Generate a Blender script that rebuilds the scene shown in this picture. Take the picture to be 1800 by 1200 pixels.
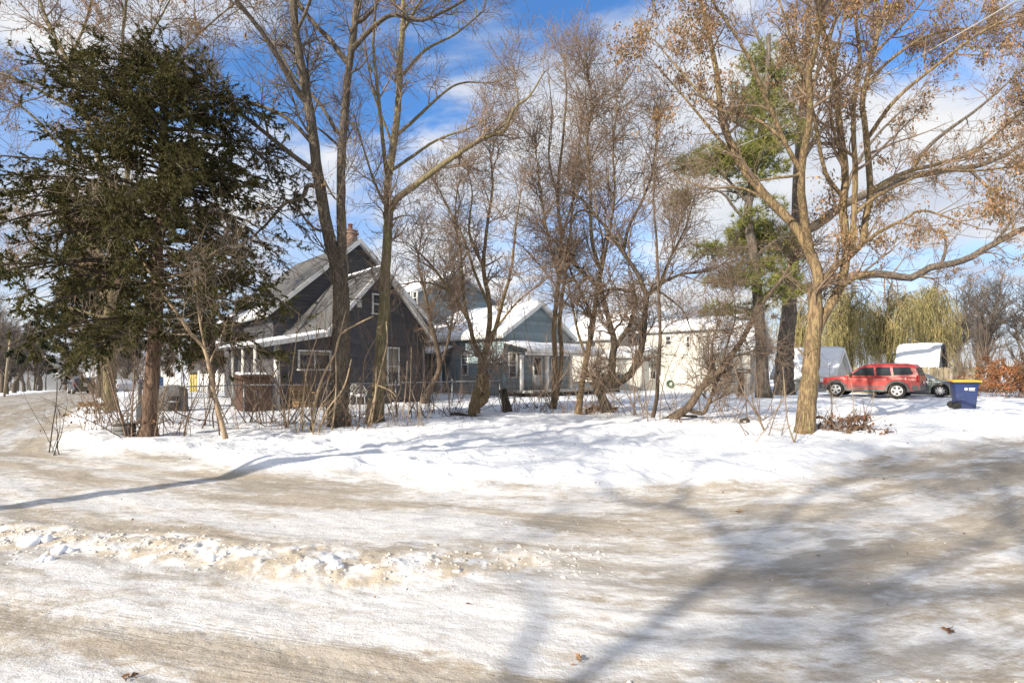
import bpy, math, random
import numpy as np
from math import radians as RAD, sin, cos, pi

for _o in list(bpy.data.objects):
    bpy.data.objects.remove(_o)
SC = bpy.context.scene
COL = SC.collection

# ---------------------------------------------------------------- camera, sky, sun, exposure
FPX, U0, V0, EYE = 900.0, 900.0, 650.0, 1.6      # 18 mm lens on a 36 mm sensor, photo 1800 x 1200
cam_d = bpy.data.cameras.new("camera")
cam_d.lens = 18.0
cam_d.sensor_width = 36.0
cam_d.shift_y = (V0 - 600.0) / 1800.0
cam_d.clip_start = 0.05
cam_d.clip_end = 3000.0
cam = bpy.data.objects.new("camera", cam_d)
cam.location = (0, 0, EYE)
cam.rotation_euler = (RAD(90), 0, 0)
COL.objects.link(cam)
SC.camera = cam

SUN_FROM = (-0.715, -0.699)                      # horizontal direction towards the sun
SUN_EL = 27.0
sun_d = bpy.data.lights.new("sun", 'SUN')
sun_d.energy = 4.6
sun_d.angle = RAD(0.5)
sun_d.color = (1.0, 0.91, 0.77)
sun = bpy.data.objects.new("sun", sun_d)
sun.rotation_euler = (RAD(90 - SUN_EL), 0, math.atan2(SUN_FROM[0], -SUN_FROM[1]) )
COL.objects.link(sun)

world = bpy.data.worlds.new("World")
SC.world = world
world.use_nodes = True
wt = world.node_tree
wt.nodes.clear()
def wn(t, **k):
    n = wt.nodes.new(t)
    for a, v in k.items():
        setattr(n, a, v)
    return n
w_out = wn('ShaderNodeOutputWorld')
w_bg = wn('ShaderNodeBackground')
w_bg.inputs['Strength'].default_value = 0.115
w_sky = wn('ShaderNodeTexSky', sky_type='NISHITA', sun_disc=False)
w_sky.sun_elevation = RAD(SUN_EL)
w_sky.sun_rotation = math.atan2(SUN_FROM[0], SUN_FROM[1])
w_sky.air_density = 1.0
w_sky.dust_density = 0.6
w_sky.ozone_density = 2.5
w_tc = wn('ShaderNodeTexCoord')
w_sep = wn('ShaderNodeSeparateXYZ')
wt.links.new(w_tc.outputs['Generated'], w_sep.inputs[0])
def wmath(op, a, b=None, clamp=False):
    n = wn('ShaderNodeMath', operation=op, use_clamp=clamp)
    for i, v in enumerate((a, b)):
        if v is None:
            continue
        if isinstance(v, (int, float)):
            n.inputs[i].default_value = v
        else:
            wt.links.new(v, n.inputs[i])
    return n.outputs[0]
zc = wmath('ADD', wmath('MAXIMUM', w_sep.outputs['Z'], 0.0), 0.32)
w_cmb = wn('ShaderNodeCombineXYZ')
wt.links.new(wmath('DIVIDE', w_sep.outputs['X'], zc), w_cmb.inputs[0])
wt.links.new(wmath('DIVIDE', w_sep.outputs['Y'], zc), w_cmb.inputs[1])
CLOUD_OFF = (-4.772, 5.045, -2.914)
w_map = wn('ShaderNodeMapping')
w_map.inputs['Location'].default_value = CLOUD_OFF
w_map.inputs['Rotation'].default_value = (0, 0, 0.5)
w_map.inputs['Scale'].default_value = (1.0, 1.35, 1.0)
wt.links.new(w_cmb.outputs[0], w_map.inputs['Vector'])
w_n1 = wn('ShaderNodeTexNoise')
w_n1.inputs['Scale'].default_value = 1.25
w_n1.inputs['Detail'].default_value = 9.0
w_n1.inputs['Roughness'].default_value = 0.56
w_n1.inputs['Distortion'].default_value = 0.35
wt.links.new(w_map.outputs[0], w_n1.inputs['Vector'])
w_mr = wn('ShaderNodeMapRange', interpolation_type='SMOOTHSTEP')
w_mr.inputs['From Min'].default_value = 0.385
w_mr.inputs['From Max'].default_value = 0.53
wt.links.new(w_n1.outputs[0], w_mr.inputs['Value'])
# clouds thicken towards the horizon
w_hz = wn('ShaderNodeMapRange')
w_hz.inputs['From Min'].default_value = 0.0
w_hz.inputs['From Max'].default_value = 0.42
w_hz.inputs['To Min'].default_value = 1.0
w_hz.inputs['To Max'].default_value = 0.0
wt.links.new(w_sep.outputs['Z'], w_hz.inputs['Value'])
w_fac = wmath('MAXIMUM', w_mr.outputs[0], w_hz.outputs[0], True)
w_n2 = wn('ShaderNodeTexNoise')
w_n2.inputs['Scale'].default_value = 2.6
w_n2.inputs['Detail'].default_value = 6.0
wt.links.new(w_map.outputs[0], w_n2.inputs['Vector'])
w_cr = wn('ShaderNodeValToRGB')
w_cr.color_ramp.elements[0].position = 0.33
w_cr.color_ramp.elements[0].color = (0.64, 0.71, 0.85, 1)
w_cr.color_ramp.elements[1].position = 0.62
w_cr.color_ramp.elements[1].color = (1.0, 1.0, 1.0, 1)
wt.links.new(w_n2.outputs[0], w_cr.inputs[0])
CLOUD_GAIN = 5.0
w_cg = wn('ShaderNodeVectorMath', operation='SCALE')
w_cg.inputs['Scale'].default_value = CLOUD_GAIN
wt.links.new(w_cr.outputs[0], w_cg.inputs[0])
w_mx = wn('ShaderNodeMix', data_type='RGBA')
wt.links.new(w_fac, w_mx.inputs[0])
w_tint = wn('ShaderNodeMix', data_type='RGBA', blend_type='MULTIPLY')
w_tint.inputs[0].default_value = 1.0
w_tint.inputs[7].default_value = (0.58, 0.93, 1.26, 1)
wt.links.new(w_sky.outputs[0], w_tint.inputs[6])
wt.links.new(w_tint.outputs[2], w_mx.inputs[6])
wt.links.new(w_cg.outputs[0], w_mx.inputs[7])
wt.links.new(w_mx.outputs[2], w_bg.inputs['Color'])
wt.links.new(w_bg.outputs[0], w_out.inputs[0])

SC.view_settings.view_transform = 'Standard'
SC.view_settings.look = 'None'
SC.view_settings.exposure = 0.75
SC.view_settings.gamma = 1.0
SC.view_settings.use_curve_mapping = False
SC.cycles.max_bounces = 6
SC.cycles.use_denoising = True

# ---------------------------------------------------------------- numbers
A = np.array((-0.682, 0.731))                    # along the street that leaves to the left
B = np.array((0.731, 0.682))                     # along the cross street to the right
def G(u, v):
    Y = 1440.0 / (v - V0)
    return np.array(((u - U0) / FPX * Y, Y))
def P3(u, v, Y):
    return np.array(((u - U0) / FPX * Y, Y, EYE + (V0 - v) / FPX * Y))
def sstep(x, a, b):
    t = np.clip((x - a) / (b - a), 0, 1)
    return t * t * (3 - 2 * t)
def _hash(ix, iy, s):
    n = (ix.astype(np.int64) * 374761393 + iy.astype(np.int64) * 668265263 + s * 974634777) & 0xffffffff
    n = ((n ^ (n >> 13)) * 1274126177) & 0xffffffff
    return ((n ^ (n >> 16)) & 0xffff) / 65535.0
def vnoise(x, y, s=0):
    x = np.asarray(x, float); y = np.asarray(y, float)
    ix = np.floor(x); iy = np.floor(y)
    fx = x - ix; fy = y - iy
    fx = fx * fx * (3 - 2 * fx); fy = fy * fy * (3 - 2 * fy)
    a = _hash(ix, iy, s); b = _hash(ix + 1, iy, s); c = _hash(ix, iy + 1, s); d = _hash(ix + 1, iy + 1, s)
    return (a * (1 - fx) + b * fx) * (1 - fy) + (c * (1 - fx) + d * fx) * fy - 0.5
def fbm(x, y, s=0, o=4):
    r = 0; amp = 1.0
    for i in range(o):
        r = r + amp * vnoise(x * 2 ** i, y * 2 ** i, s + i * 7)
        amp *= 0.5
    return r

# the yard's edge, in (along-left-street, along-cross-street) metres
EDGE = np.array(((-9, 140), (-3.0, 60), (-1.2, 30), (0.56, 16.2), (1.56, 12.4), (2.5, 7.8), (3.65, 5.3), (7.9, 2.7), (13.6, 0.2), (24, 0.8), (42, 3.0),
                 (80, 7.0), (120, 11), (420, 40)))
EX = np.outer(EDGE[:, 0], A) + np.outer(EDGE[:, 1], B)
ELEN = np.concatenate(((0,), np.cumsum(np.linalg.norm(np.diff(EX, axis=0), axis=1))))
def edge_dist(x, y):
    """signed distance to the yard edge (positive in the yard) and arc length along it"""
    x = np.asarray(x, float); y = np.asarray(y, float)
    best = np.full(x.shape, 1e9); sgn = np.ones(x.shape); arc = np.zeros(x.shape)
    for i in range(len(EX) - 1):
        p, q = EX[i], EX[i + 1]
        d = q - p
        L = math.hypot(*d)
        t = ((x - p[0]) * d[0] + (y - p[1]) * d[1]) / (L * L)
        tc = np.clip(t, 0, 1)
        dx = x - (p[0] + tc * d[0]); dy = y - (p[1] + tc * d[1])
        dd = np.hypot(dx, dy)
        cr = d[0] * (y - p[1]) - d[1] * (x - p[0])
        m = dd < best - 1e-9
        best = np.where(m, dd, best)
        sgn = np.where(m, np.where(cr < 0, 1.0, -1.0), sgn)
        arc = np.where(m, ELEN[i] + t.clip(0 if i else -9, 1 if i < len(EX) - 2 else 9) * L, arc)
    return best * sgn, arc
ROW = np.array([G(-200, 930), G(0, 945), G(200, 955), G(400, 975), G(520, 985), G(640, 1000), G(800, 992), G(1000, 985), G(1300, 968), G(1600, 925)])
def row_dist(x, y):
    best = np.full(np.shape(x), 1e9); arc = np.zeros(np.shape(x)); acc = 0
    for i in range(len(ROW) - 1):
        p, q = ROW[i], ROW[i + 1]
        d = q - p; L = math.hypot(*d)
        t = np.clip(((x - p[0]) * d[0] + (y - p[1]) * d[1]) / (L * L), 0, 1)
        dd = np.hypot(x - p[0] - t * d[0], y - p[1] - t * d[1])
        m = dd < best
        best = np.where(m, dd, best); arc = np.where(m, acc + t * L, arc)
        acc += L
    return best, arc, acc
def ground_fields(x, y):
    x = np.asarray(x, float); y = np.asarray(y, float)
    ta = x * A[0] + y * A[1]; tb = x * B[0] + y * B[1]
    sd, arc = edge_dist(x, y)
    sdn = sd + 0.55 * fbm(x * 0.5, y * 0.5, 3)
    yard = sstep(sdn, -0.35, 0.9)
    far = sstep(-sd, 7.2, 8.6) * sstep(ta, 16, 22)          # snow beyond the left street
    near = sstep(-(ta + 8.0), 0, 1.0) * (1 - sstep(np.abs(tb + 4.0), 3.5, 5.0) * 0 )  # snow behind the cross street
    near = near * sstep(np.abs(tb + 3.5), 4.5, 6.0)
    near = np.maximum(near, sstep(-sd, 7.2, 8.6) * sstep(-ta, 7.5, 9) * 0)
    snow = np.maximum(np.maximum(yard, far), near)
    drop = -0.024 * np.maximum(0, ta - 32) * (1 - sstep(tb, 8, 30)) 
    drop = drop * (1 - sstep(ta, 110, 200) * 0.0)
    r = np.hypot(x, y)
    z = drop + 0.13 * snow
    z = z + snow * (0.055 * fbm(x * 0.45, y * 0.45, 11) + 0.075 * fbm(x * 1.5, y * 1.5, 21, 4))
    bumps = np.maximum(0, fbm(x * 2.6, y * 2.6, 31, 2) - 0.12)
    z = z - snow * 0.20 * bumps                            # trodden hollows
    for q in globals().get('TRUNKS', ()):                    # melt hollows round the trunks
        z = z - snow * 0.085 * np.exp(-((x - q[0]) ** 2 + (y - q[1]) ** 2) / 0.16)
    # low ridge of ploughed snow along the yard edge
    z = z + 0.08 * np.exp(-((sdn - 0.6) / 0.6) ** 2) * (0.5 + fbm(x * 0.8, y * 0.8, 41)) * (r < 60)
    road = 1 - snow
    arc = 0.85 * x + 0.5 * y
    z = z + road * (0.016 * fbm(arc * 0.9, sd * 3.0, 51, 3) + 0.010 * fbm(arc * 4, sd * 8, 61, 3))
    rd, ra, rl = row_dist(x, y)
    fade = sstep(ra, 0, 1.0) * (1 - sstep(ra, rl - 5.6, rl - 2.8))
    wid = 0.34 + 0.16 * vnoise(ra * 1.3, ra * 0, 71) * 2 + 0.10 * fbm(x * 2.5, y * 2.5, 72, 3)
    row = np.exp(-(rd / wid) ** 2) * fade
    cl = fbm(x * 9, y * 9, 81, 3)
    z = z + row * (0.02 + 0.10 * np.maximum(0, 0.34 - np.abs(fbm(x * 5.5, y * 5.5, 81, 4))) * (0.5 + fbm(x * 1.3, y * 1.3, 83, 2)).clip(0, 1.5) + 0.03 * np.abs(cl) + 0.05 * fbm(x * 2.2, y * 2.2, 91, 3))
    # rough snow at the very front
    fr = sstep(-(y - 2.72 - 0.12 * fbm(x * 2, y * 2, 95)), 0, 0.35) * sstep(x, -0.9, 0.2) * (1 - sstep(np.abs(x), 8, 10)) * (y > -6)
    z = z + fr * (0.03 + 0.07 * np.abs(fbm(x * 7, y * 7, 96, 3)))
    # tyre ruts with tread
    rut = 0
    for c, wdt in ((-2.35, 0.13), (-3.95, 0.12), (-1.2, 0.12), (-5.6, 0.13)):
        o = sd - c + 0.25 * vnoise(arc * 0.14, arc * 0 + c, 99)
        rut = rut + np.exp(-(o / wdt) ** 2) * (0.85 + 0.15 * np.sign(np.sin(arc * 70 + np.abs(o) * 40)) )
    z = z - road * rut * 0.008 * (r < 25)
    rut2 = 0
    for c, wdt in ((-2.35, 0.30), (-3.95, 0.30), (-1.2, 0.3), (-5.6, 0.32), (-0.3, 0.25)):
        o = sd - c + 0.55 * vnoise(arc * 0.16, arc * 0 + c, 99) + 0.12 * vnoise(arc * 0.9, arc * 0 + c, 98)
        rut2 = rut2 + np.exp(-(o / wdt) ** 2) * (0.65 + 0.9 * vnoise(arc * 0.35, arc * 0 + c * 3, 97)).clip(0, 1)
    ground_fields.rut = np.clip(rut2 * road, 0, 1)
    return z, snow, sd, arc, np.clip(row + fr, 0, 1)
def H(x, y):
    return float(ground_fields(np.array([x]), np.array([y]))[0][0])

TRUNKS = [G(*q) for q in ((260, 775), (598, 757), (660, 746), (840, 736), (975, 722), (1018, 730), (1070, 736), (1172, 741), (1414, 767), (193, 727), (397, 772), (1340, 697), (1145, 741), (893, 729))]
# ---------------------------------------------------------------- materials
def material(name, c1, c2=None, scale=6.0, rough=0.8, bump=0.0, stretch=(1, 1, 1), spec=0.3, island=0.0, detail=5.0, metal=0.0, c3=None, coat=0.0, trans=0.0, lo=0.35, hi=0.65, per_object=0.0, grime=0.0):
    m = bpy.data.materials.new(name)
    m.use_nodes = True
    nt = m.node_tree
    bs = nt.nodes['Principled BSDF']
    bs.inputs['Roughness'].default_value = rough
    bs.inputs['Specular IOR Level'].default_value = spec
    bs.inputs['Metallic'].default_value = metal
    bs.inputs['Coat Weight'].default_value = coat
    c2 = c2 or tuple(v * 0.75 for v in c1)
    tc = nt.nodes.new('ShaderNodeTexCoord')
    mp = nt.nodes.new('ShaderNodeMapping')
    mp.inputs['Scale'].default_value = stretch
    nt.links.new(tc.outputs['Object'], mp.inputs['Vector'])
    nz = nt.nodes.new('ShaderNodeTexNoise')
    nz.inputs['Scale'].default_value = scale
    nz.inputs['Detail'].default_value = detail
    nz.inputs['Roughness'].default_value = 0.62
    nt.links.new(mp.outputs[0], nz.inputs['Vector'])
    cr = nt.nodes.new('ShaderNodeValToRGB')
    cr.color_ramp.elements[0].position = lo
    cr.color_ramp.elements[0].color = (*c1, 1)
    cr.color_ramp.elements[1].position = hi
    cr.color_ramp.elements[1].color = (*c2, 1)
    if c3:
        e = cr.color_ramp.elements.new(min(0.95, hi + 0.12)); e.color = (*c3, 1)
    nt.links.new(nz.outputs[0], cr.inputs[0])
    col = cr.outputs[0]
    if island:
        ge = nt.nodes.new('ShaderNodeNewGeometry')
        hs = nt.nodes.new('ShaderNodeHueSaturation')
        mr = nt.nodes.new('ShaderNodeMapRange')
        mr.inputs['To Min'].default_value = 1 - island
        mr.inputs['To Max'].default_value = 1 + island
        nt.links.new(ge.outputs['Random Per Island'], mr.inputs['Value'])
        nt.links.new(mr.outputs[0], hs.inputs['Value'])
        mr2 = nt.nodes.new('ShaderNodeMapRange')
        mr2.inputs['To Min'].default_value = 0.5 + island * 0.04
        mr2.inputs['To Max'].default_value = 0.5 - island * 0.04
        nt.links.new(ge.outputs['Random Per Island'], mr2.inputs['Value'])
        nt.links.new(mr2.outputs[0], hs.inputs['Hue'])
        nt.links.new(col, hs.inputs['Color'])
        col = hs.outputs[0]
    if per_object:
        oi = nt.nodes.new('ShaderNodeObjectInfo')
        hs = nt.nodes.new('ShaderNodeHueSaturation')
        mr = nt.nodes.new('ShaderNodeMapRange')
        mr.inputs['To Min'].default_value = 1 - per_object
        mr.inputs['To Max'].default_value = 1 + per_object
        nt.links.new(oi.outputs['Random'], mr.inputs['Value'])
        nt.links.new(mr.outputs[0], hs.inputs['Value'])
        nt.links.new(col, hs.inputs['Color'])
        col = hs.outputs[0]
    if grime:                                        # road salt and mud low on the bodywork
        sp = nt.nodes.new('ShaderNodeSeparateXYZ'); nt.links.new(tc.outputs['Object'], sp.inputs[0])
        mr = nt.nodes.new('ShaderNodeMapRange'); mr.interpolation_type = 'SMOOTHSTEP'
        mr.inputs['From Min'].default_value = 1.0; mr.inputs['From Max'].default_value = 0.35
        nt.links.new(sp.outputs[2], mr.inputs['Value'])
        gn = nt.nodes.new('ShaderNodeTexNoise'); gn.inputs['Scale'].default_value = 7.0; gn.inputs['Detail'].default_value = 6.0
        nt.links.new(tc.outputs['Object'], gn.inputs['Vector'])
        mu = nt.nodes.new('ShaderNodeMath'); mu.operation = 'MULTIPLY'; nt.links.new(mr.outputs[0], mu.inputs[0]); nt.links.new(gn.outputs[0], mu.inputs[1])
        m2 = nt.nodes.new('ShaderNodeMath'); m2.operation = 'MULTIPLY'; m2.use_clamp = True; nt.links.new(mu.outputs[0], m2.inputs[0]); m2.inputs[1].default_value = grime
        mx = nt.nodes.new('ShaderNodeMix'); mx.data_type = 'RGBA'; nt.links.new(m2.outputs[0], mx.inputs[0]); nt.links.new(col, mx.inputs[6]); mx.inputs[7].default_value = (0.33, 0.30, 0.27, 1)
        col = mx.outputs[2]
    nt.links.new(col, bs.inputs['Base Color'])
    if bump:
        bp = nt.nodes.new('ShaderNodeBump')
        bp.inputs['Strength'].default_value = bump
        bp.inputs['Distance'].default_value = 0.03
        nt.links.new(nz.outputs[0], bp.inputs['Height'])
        nt.links.new(bp.outputs[0], bs.inputs['Normal'])
    if trans:
        tr = nt.nodes.new('ShaderNodeBsdfTranslucent')
        nt.links.new(col, tr.inputs['Color'])
        mxs = nt.nodes.new('ShaderNodeMixShader')
        mxs.inputs[0].default_value = trans
        nt.links.new(bs.outputs[0], mxs.inputs[1])
        nt.links.new(tr.outputs[0], mxs.inputs[2])
        nt.links.new(mxs.outputs[0], nt.nodes['Material Output'].inputs['Surface'])
    return m

M = {}
M['bark_brown'] = material('bark_brown', (0.155, 0.115, 0.08), (0.065, 0.047, 0.034), 17, 0.95, 1.0, (1, 1, 0.16), c3=(0.23, 0.18, 0.13), lo=0.42, hi=0.56)
M['bark_grey'] = material('bark_grey', (0.14, 0.112, 0.082), (0.055, 0.043, 0.032), 18, 0.95, 1.0, (1, 1, 0.15), c3=(0.23, 0.195, 0.14), lo=0.42, hi=0.56)
M['bark_tan'] = material('bark_tan', (0.26, 0.185, 0.10), (0.09, 0.06, 0.036), 17, 0.95, 1.0, (1, 1, 0.14), c3=(0.30, 0.25, 0.11), lo=0.42, hi=0.55)
M['bark_moss'] = material('bark_moss', (0.22, 0.18, 0.10), (0.105, 0.085, 0.05), 16, 0.95, 1.0, (1, 1, 0.16), c3=(0.27, 0.24, 0.10), lo=0.42, hi=0.56)
M['bark_red'] = material('bark_red', (0.20, 0.13, 0.09), (0.075, 0.045, 0.032), 14, 0.95, 1.0, (1, 1, 0.10), c3=(0.27, 0.20, 0.15), lo=0.42, hi=0.56)
M['bark_dark'] = material('bark_dark', (0.095, 0.075, 0.055), (0.04, 0.032, 0.025), 14, 0.95, 1.0, (1, 1, 0.2), c3=(0.16, 0.13, 0.08), lo=0.42, hi=0.56)
M['bark_pine'] = material('bark_pine', (0.17, 0.14, 0.11), (0.06, 0.048, 0.038), 9, 0.95, 1.0, (1, 1, 0.25), c3=(0.22, 0.19, 0.155), lo=0.42, hi=0.56)
M['twig_brown'] = material('twig_brown', (0.23, 0.168, 0.12), (0.155, 0.11, 0.08), 3, 0.9)
M['twig_grey'] = material('twig_grey', (0.155, 0.125, 0.095), (0.10, 0.08, 0.062), 3, 0.9)
M['twig_red'] = material('twig_red', (0.285, 0.21, 0.155), (0.19, 0.14, 0.105), 3, 0.9)
M['twig_tan'] = material('twig_tan', (0.30, 0.235, 0.16), (0.2, 0.15, 0.105), 3, 0.9)
M['twig_far'] = material('twig_far', (0.145, 0.12, 0.10), (0.10, 0.082, 0.07), 1, 0.9)
M['stem_pale'] = material('stem_pale', (0.40, 0.30, 0.19), (0.24, 0.17, 0.11), 7, 0.85, 0.4, (1, 1, 0.3))
M['stem_brown'] = material('stem_brown', (0.23, 0.165, 0.115), (0.13, 0.09, 0.065), 7, 0.85, 0.4, (1, 1, 0.3))
M['leaf_tan'] = material('leaf_tan', (0.36, 0.24, 0.12), (0.22, 0.135, 0.07), 2.5, 0.8, island=0.55, trans=0.3)
M['leaf_rust'] = material('leaf_rust', (0.42, 0.19, 0.075), (0.27, 0.12, 0.05), 3, 0.8, island=0.4, trans=0.3)
M['leaf_litter'] = material('leaf_litter', (0.17, 0.09, 0.045), (0.08, 0.045, 0.028), 4, 0.9, island=0.45)
M['cedar'] = material('cedar', (0.062, 0.060, 0.018), (0.085, 0.077, 0.025), 1.3, 0.8, island=0.55, trans=0.28, c3=(0.14, 0.095, 0.037))
M['spruce'] = material('spruce', (0.02, 0.03, 0.013), (0.03, 0.038, 0.016), 1.0, 0.8, island=0.35, trans=0.12)
M['pine'] = material('pine', (0.29, 0.285, 0.085), (0.17, 0.19, 0.05), 0.9, 0.6, island=0.45, trans=0.35)
M['willow'] = material('willow', (0.50, 0.42, 0.19), (0.36, 0.32, 0.14), 0.8, 0.85, island=0.4, trans=0.3)
M['snow'] = material('snow', (0.82, 0.83, 0.86), (0.76, 0.78, 0.82), 3, 0.75, 0.5, spec=0.2)
M['clod'] = material('clod', (0.72, 0.70, 0.67), (0.55, 0.48, 0.39), 2.2, 0.8, 0.6, spec=0.2, island=0.15)
M['grey_siding'] = material('grey_siding', (0.084, 0.084, 0.092), (0.070, 0.070, 0.078), 2.5, 0.6, 0.05, (1, 1, 5), per_object=0.16)
M['blue_shingle'] = material('blue_shingle', (0.25, 0.315, 0.335), (0.21, 0.27, 0.295), 9, 0.85, 0.25, (1, 1, 0.4), per_object=0.2)
M['cream_siding'] = material('cream_siding', (0.58, 0.57, 0.52), (0.50, 0.49, 0.44), 2.0, 0.7, 0.05, per_object=0.05)
M['white_paint'] = material('white_paint', (0.74, 0.74, 0.72), (0.64, 0.63, 0.60), 5, 0.6, 0.08)
M['old_white'] = material('old_white', (0.62, 0.61, 0.57), (0.46, 0.45, 0.41), 7, 0.7, 0.2)
M['roof_grey'] = material('roof_grey', (0.115, 0.112, 0.11), (0.075, 0.073, 0.072), 14, 0.95, 0.5)
M['roof_dark'] = material('roof_dark', (0.075, 0.072, 0.07), (0.05, 0.05, 0.05), 14, 0.95, 0.5)
M['glass'] = material('glass', (0.025, 0.03, 0.035), (0.04, 0.045, 0.05), 1.5, 0.06, spec=0.6)
M['curtain'] = material('curtain', (0.35, 0.31, 0.25), (0.25, 0.22, 0.18), 9, 0.9, stretch=(6, 6, 0.4))
M['dark'] = material('dark', (0.02, 0.02, 0.02), (0.03, 0.03, 0.03), 5, 0.9)
M['rubber'] = material('rubber', (0.022, 0.022, 0.023), (0.032, 0.031, 0.03), 20, 0.85, 0.2)
M['red_paint'] = material('red_paint', (0.44, 0.026, 0.02), (0.36, 0.03, 0.024), 2.5, 0.35, spec=0.5, coat=0.4, grime=0.5)
M['green_paint'] = material('green_paint', (0.10, 0.125, 0.125), (0.085, 0.105, 0.105), 1.5, 0.35, spec=0.5, coat=0.5, grime=0.45)
M['black_paint'] = material('black_paint', (0.022, 0.024, 0.03), (0.028, 0.03, 0.034), 1.5, 0.3, spec=0.5, coat=0.5)
M['silver_paint'] = material('silver_paint', (0.42, 0.43, 0.45), (0.38, 0.39, 0.41), 1.5, 0.35, spec=0.5, coat=0.5)
M['cladding'] = material('cladding', (0.085, 0.083, 0.085), (0.065, 0.064, 0.065), 12, 0.75, 0.2, grime=0.7)
M['alloy'] = material('alloy', (0.62, 0.62, 0.62), (0.52, 0.52, 0.52), 9, 0.4, spec=0.5)
M['red_lens'] = material('red_lens', (0.28, 0.008, 0.01), (0.22, 0.006, 0.008), 9, 0.15, spec=0.6)
M['clear_lens'] = material('clear_lens', (0.55, 0.55, 0.55), (0.45, 0.45, 0.45), 9, 0.12, spec=0.6)
M['amber_lens'] = material('amber_lens', (0.55, 0.22, 0.03), (0.45, 0.18, 0.03), 9, 0.2, spec=0.6)
M['bin_blue'] = material('bin_blue', (0.017, 0.036, 0.125), (0.013, 0.028, 0.10), 3, 0.45, 0.08, grime=0.12)
M['bin_yellow'] = material('bin_yellow', (0.60, 0.34, 0.02), (0.5, 0.28, 0.02), 3, 0.5, 0.08)
M['wood_weathered'] = material('wood_weathered', (0.36, 0.30, 0.20), (0.23, 0.19, 0.13), 8, 0.9, 0.4, (1, 1, 0.15))
M['wood_gold'] = material('wood_gold', (0.36, 0.225, 0.10), (0.24, 0.15, 0.07), 7, 0.8, 0.3, (0.3, 0.3, 1))
M['brown_box'] = material('brown_box', (0.10, 0.052, 0.035), (0.075, 0.04, 0.028), 5, 0.7, 0.1)
M['metal_grey'] = material('metal_grey', (0.33, 0.34, 0.35), (0.24, 0.25, 0.26), 9, 0.5, 0.1, metal=0.5)
M['wire'] = material('wire', (0.20, 0.20, 0.20), (0.13, 0.13, 0.13), 9, 0.5, metal=0.4)
M['cover_grey'] = material('cover_grey', (0.17, 0.165, 0.16), (0.10, 0.10, 0.10), 5, 0.75, 0.5)
M['blue_plastic'] = material('blue_plastic', (0.05, 0.12, 0.26), (0.04, 0.09, 0.2), 4, 0.5)
M['yellow_siding'] = material('yellow_siding', (0.55, 0.44, 0.16), (0.48, 0.38, 0.15), 3, 0.8)
M['green_hose'] = material('green_hose', (0.035, 0.12, 0.05), (0.03, 0.09, 0.04), 4, 0.5)
M['cable'] = material('cable', (0.45, 0.43, 0.40), (0.35, 0.33, 0.3), 4, 0.6)
M['shed_blue'] = material('shed_blue', (0.36, 0.45, 0.50), (0.30, 0.38, 0.43), 4, 0.8, 0.1)

# brick, with its courses
def brick_mat():
    m = bpy.data.materials.new('chimney_brick'); m.use_nodes = True
    nt = m.node_tree; bs = nt.nodes['Principled BSDF']
    tc = nt.nodes.new('ShaderNodeTexCoord')
    sp = nt.nodes.new('ShaderNodeSeparateXYZ'); nt.links.new(tc.outputs['Object'], sp.inputs[0])
    ad = nt.nodes.new('ShaderNodeMath'); ad.operation = 'ADD'
    nt.links.new(sp.outputs[0], ad.inputs[0]); nt.links.new(sp.outputs[1], ad.inputs[1])
    cb = nt.nodes.new('ShaderNodeCombineXYZ'); nt.links.new(ad.outputs[0], cb.inputs[0]); nt.links.new(sp.outputs[2], cb.inputs[1])
    br = nt.nodes.new('ShaderNodeTexBrick')
    br.inputs['Scale'].default_value = 1.0
    br.inputs['Brick Width'].default_value = 0.22; br.inputs['Row Height'].default_value = 0.075
    br.inputs['Mortar Size'].default_value = 0.008
    br.inputs['Color1'].default_value = (0.20, 0.095, 0.065, 1); br.inputs['Color2'].default_value = (0.26, 0.145, 0.10, 1)
    br.inputs['Mortar'].default_value = (0.4, 0.37, 0.33, 1)
    nt.links.new(cb.outputs[0], br.inputs['Vector']); nt.links.new(br.outputs[0], bs.inputs['Base Color'])
    bs.inputs['Roughness'].default_value = 0.9
    return m
M['brick'] = brick_mat()

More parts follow.
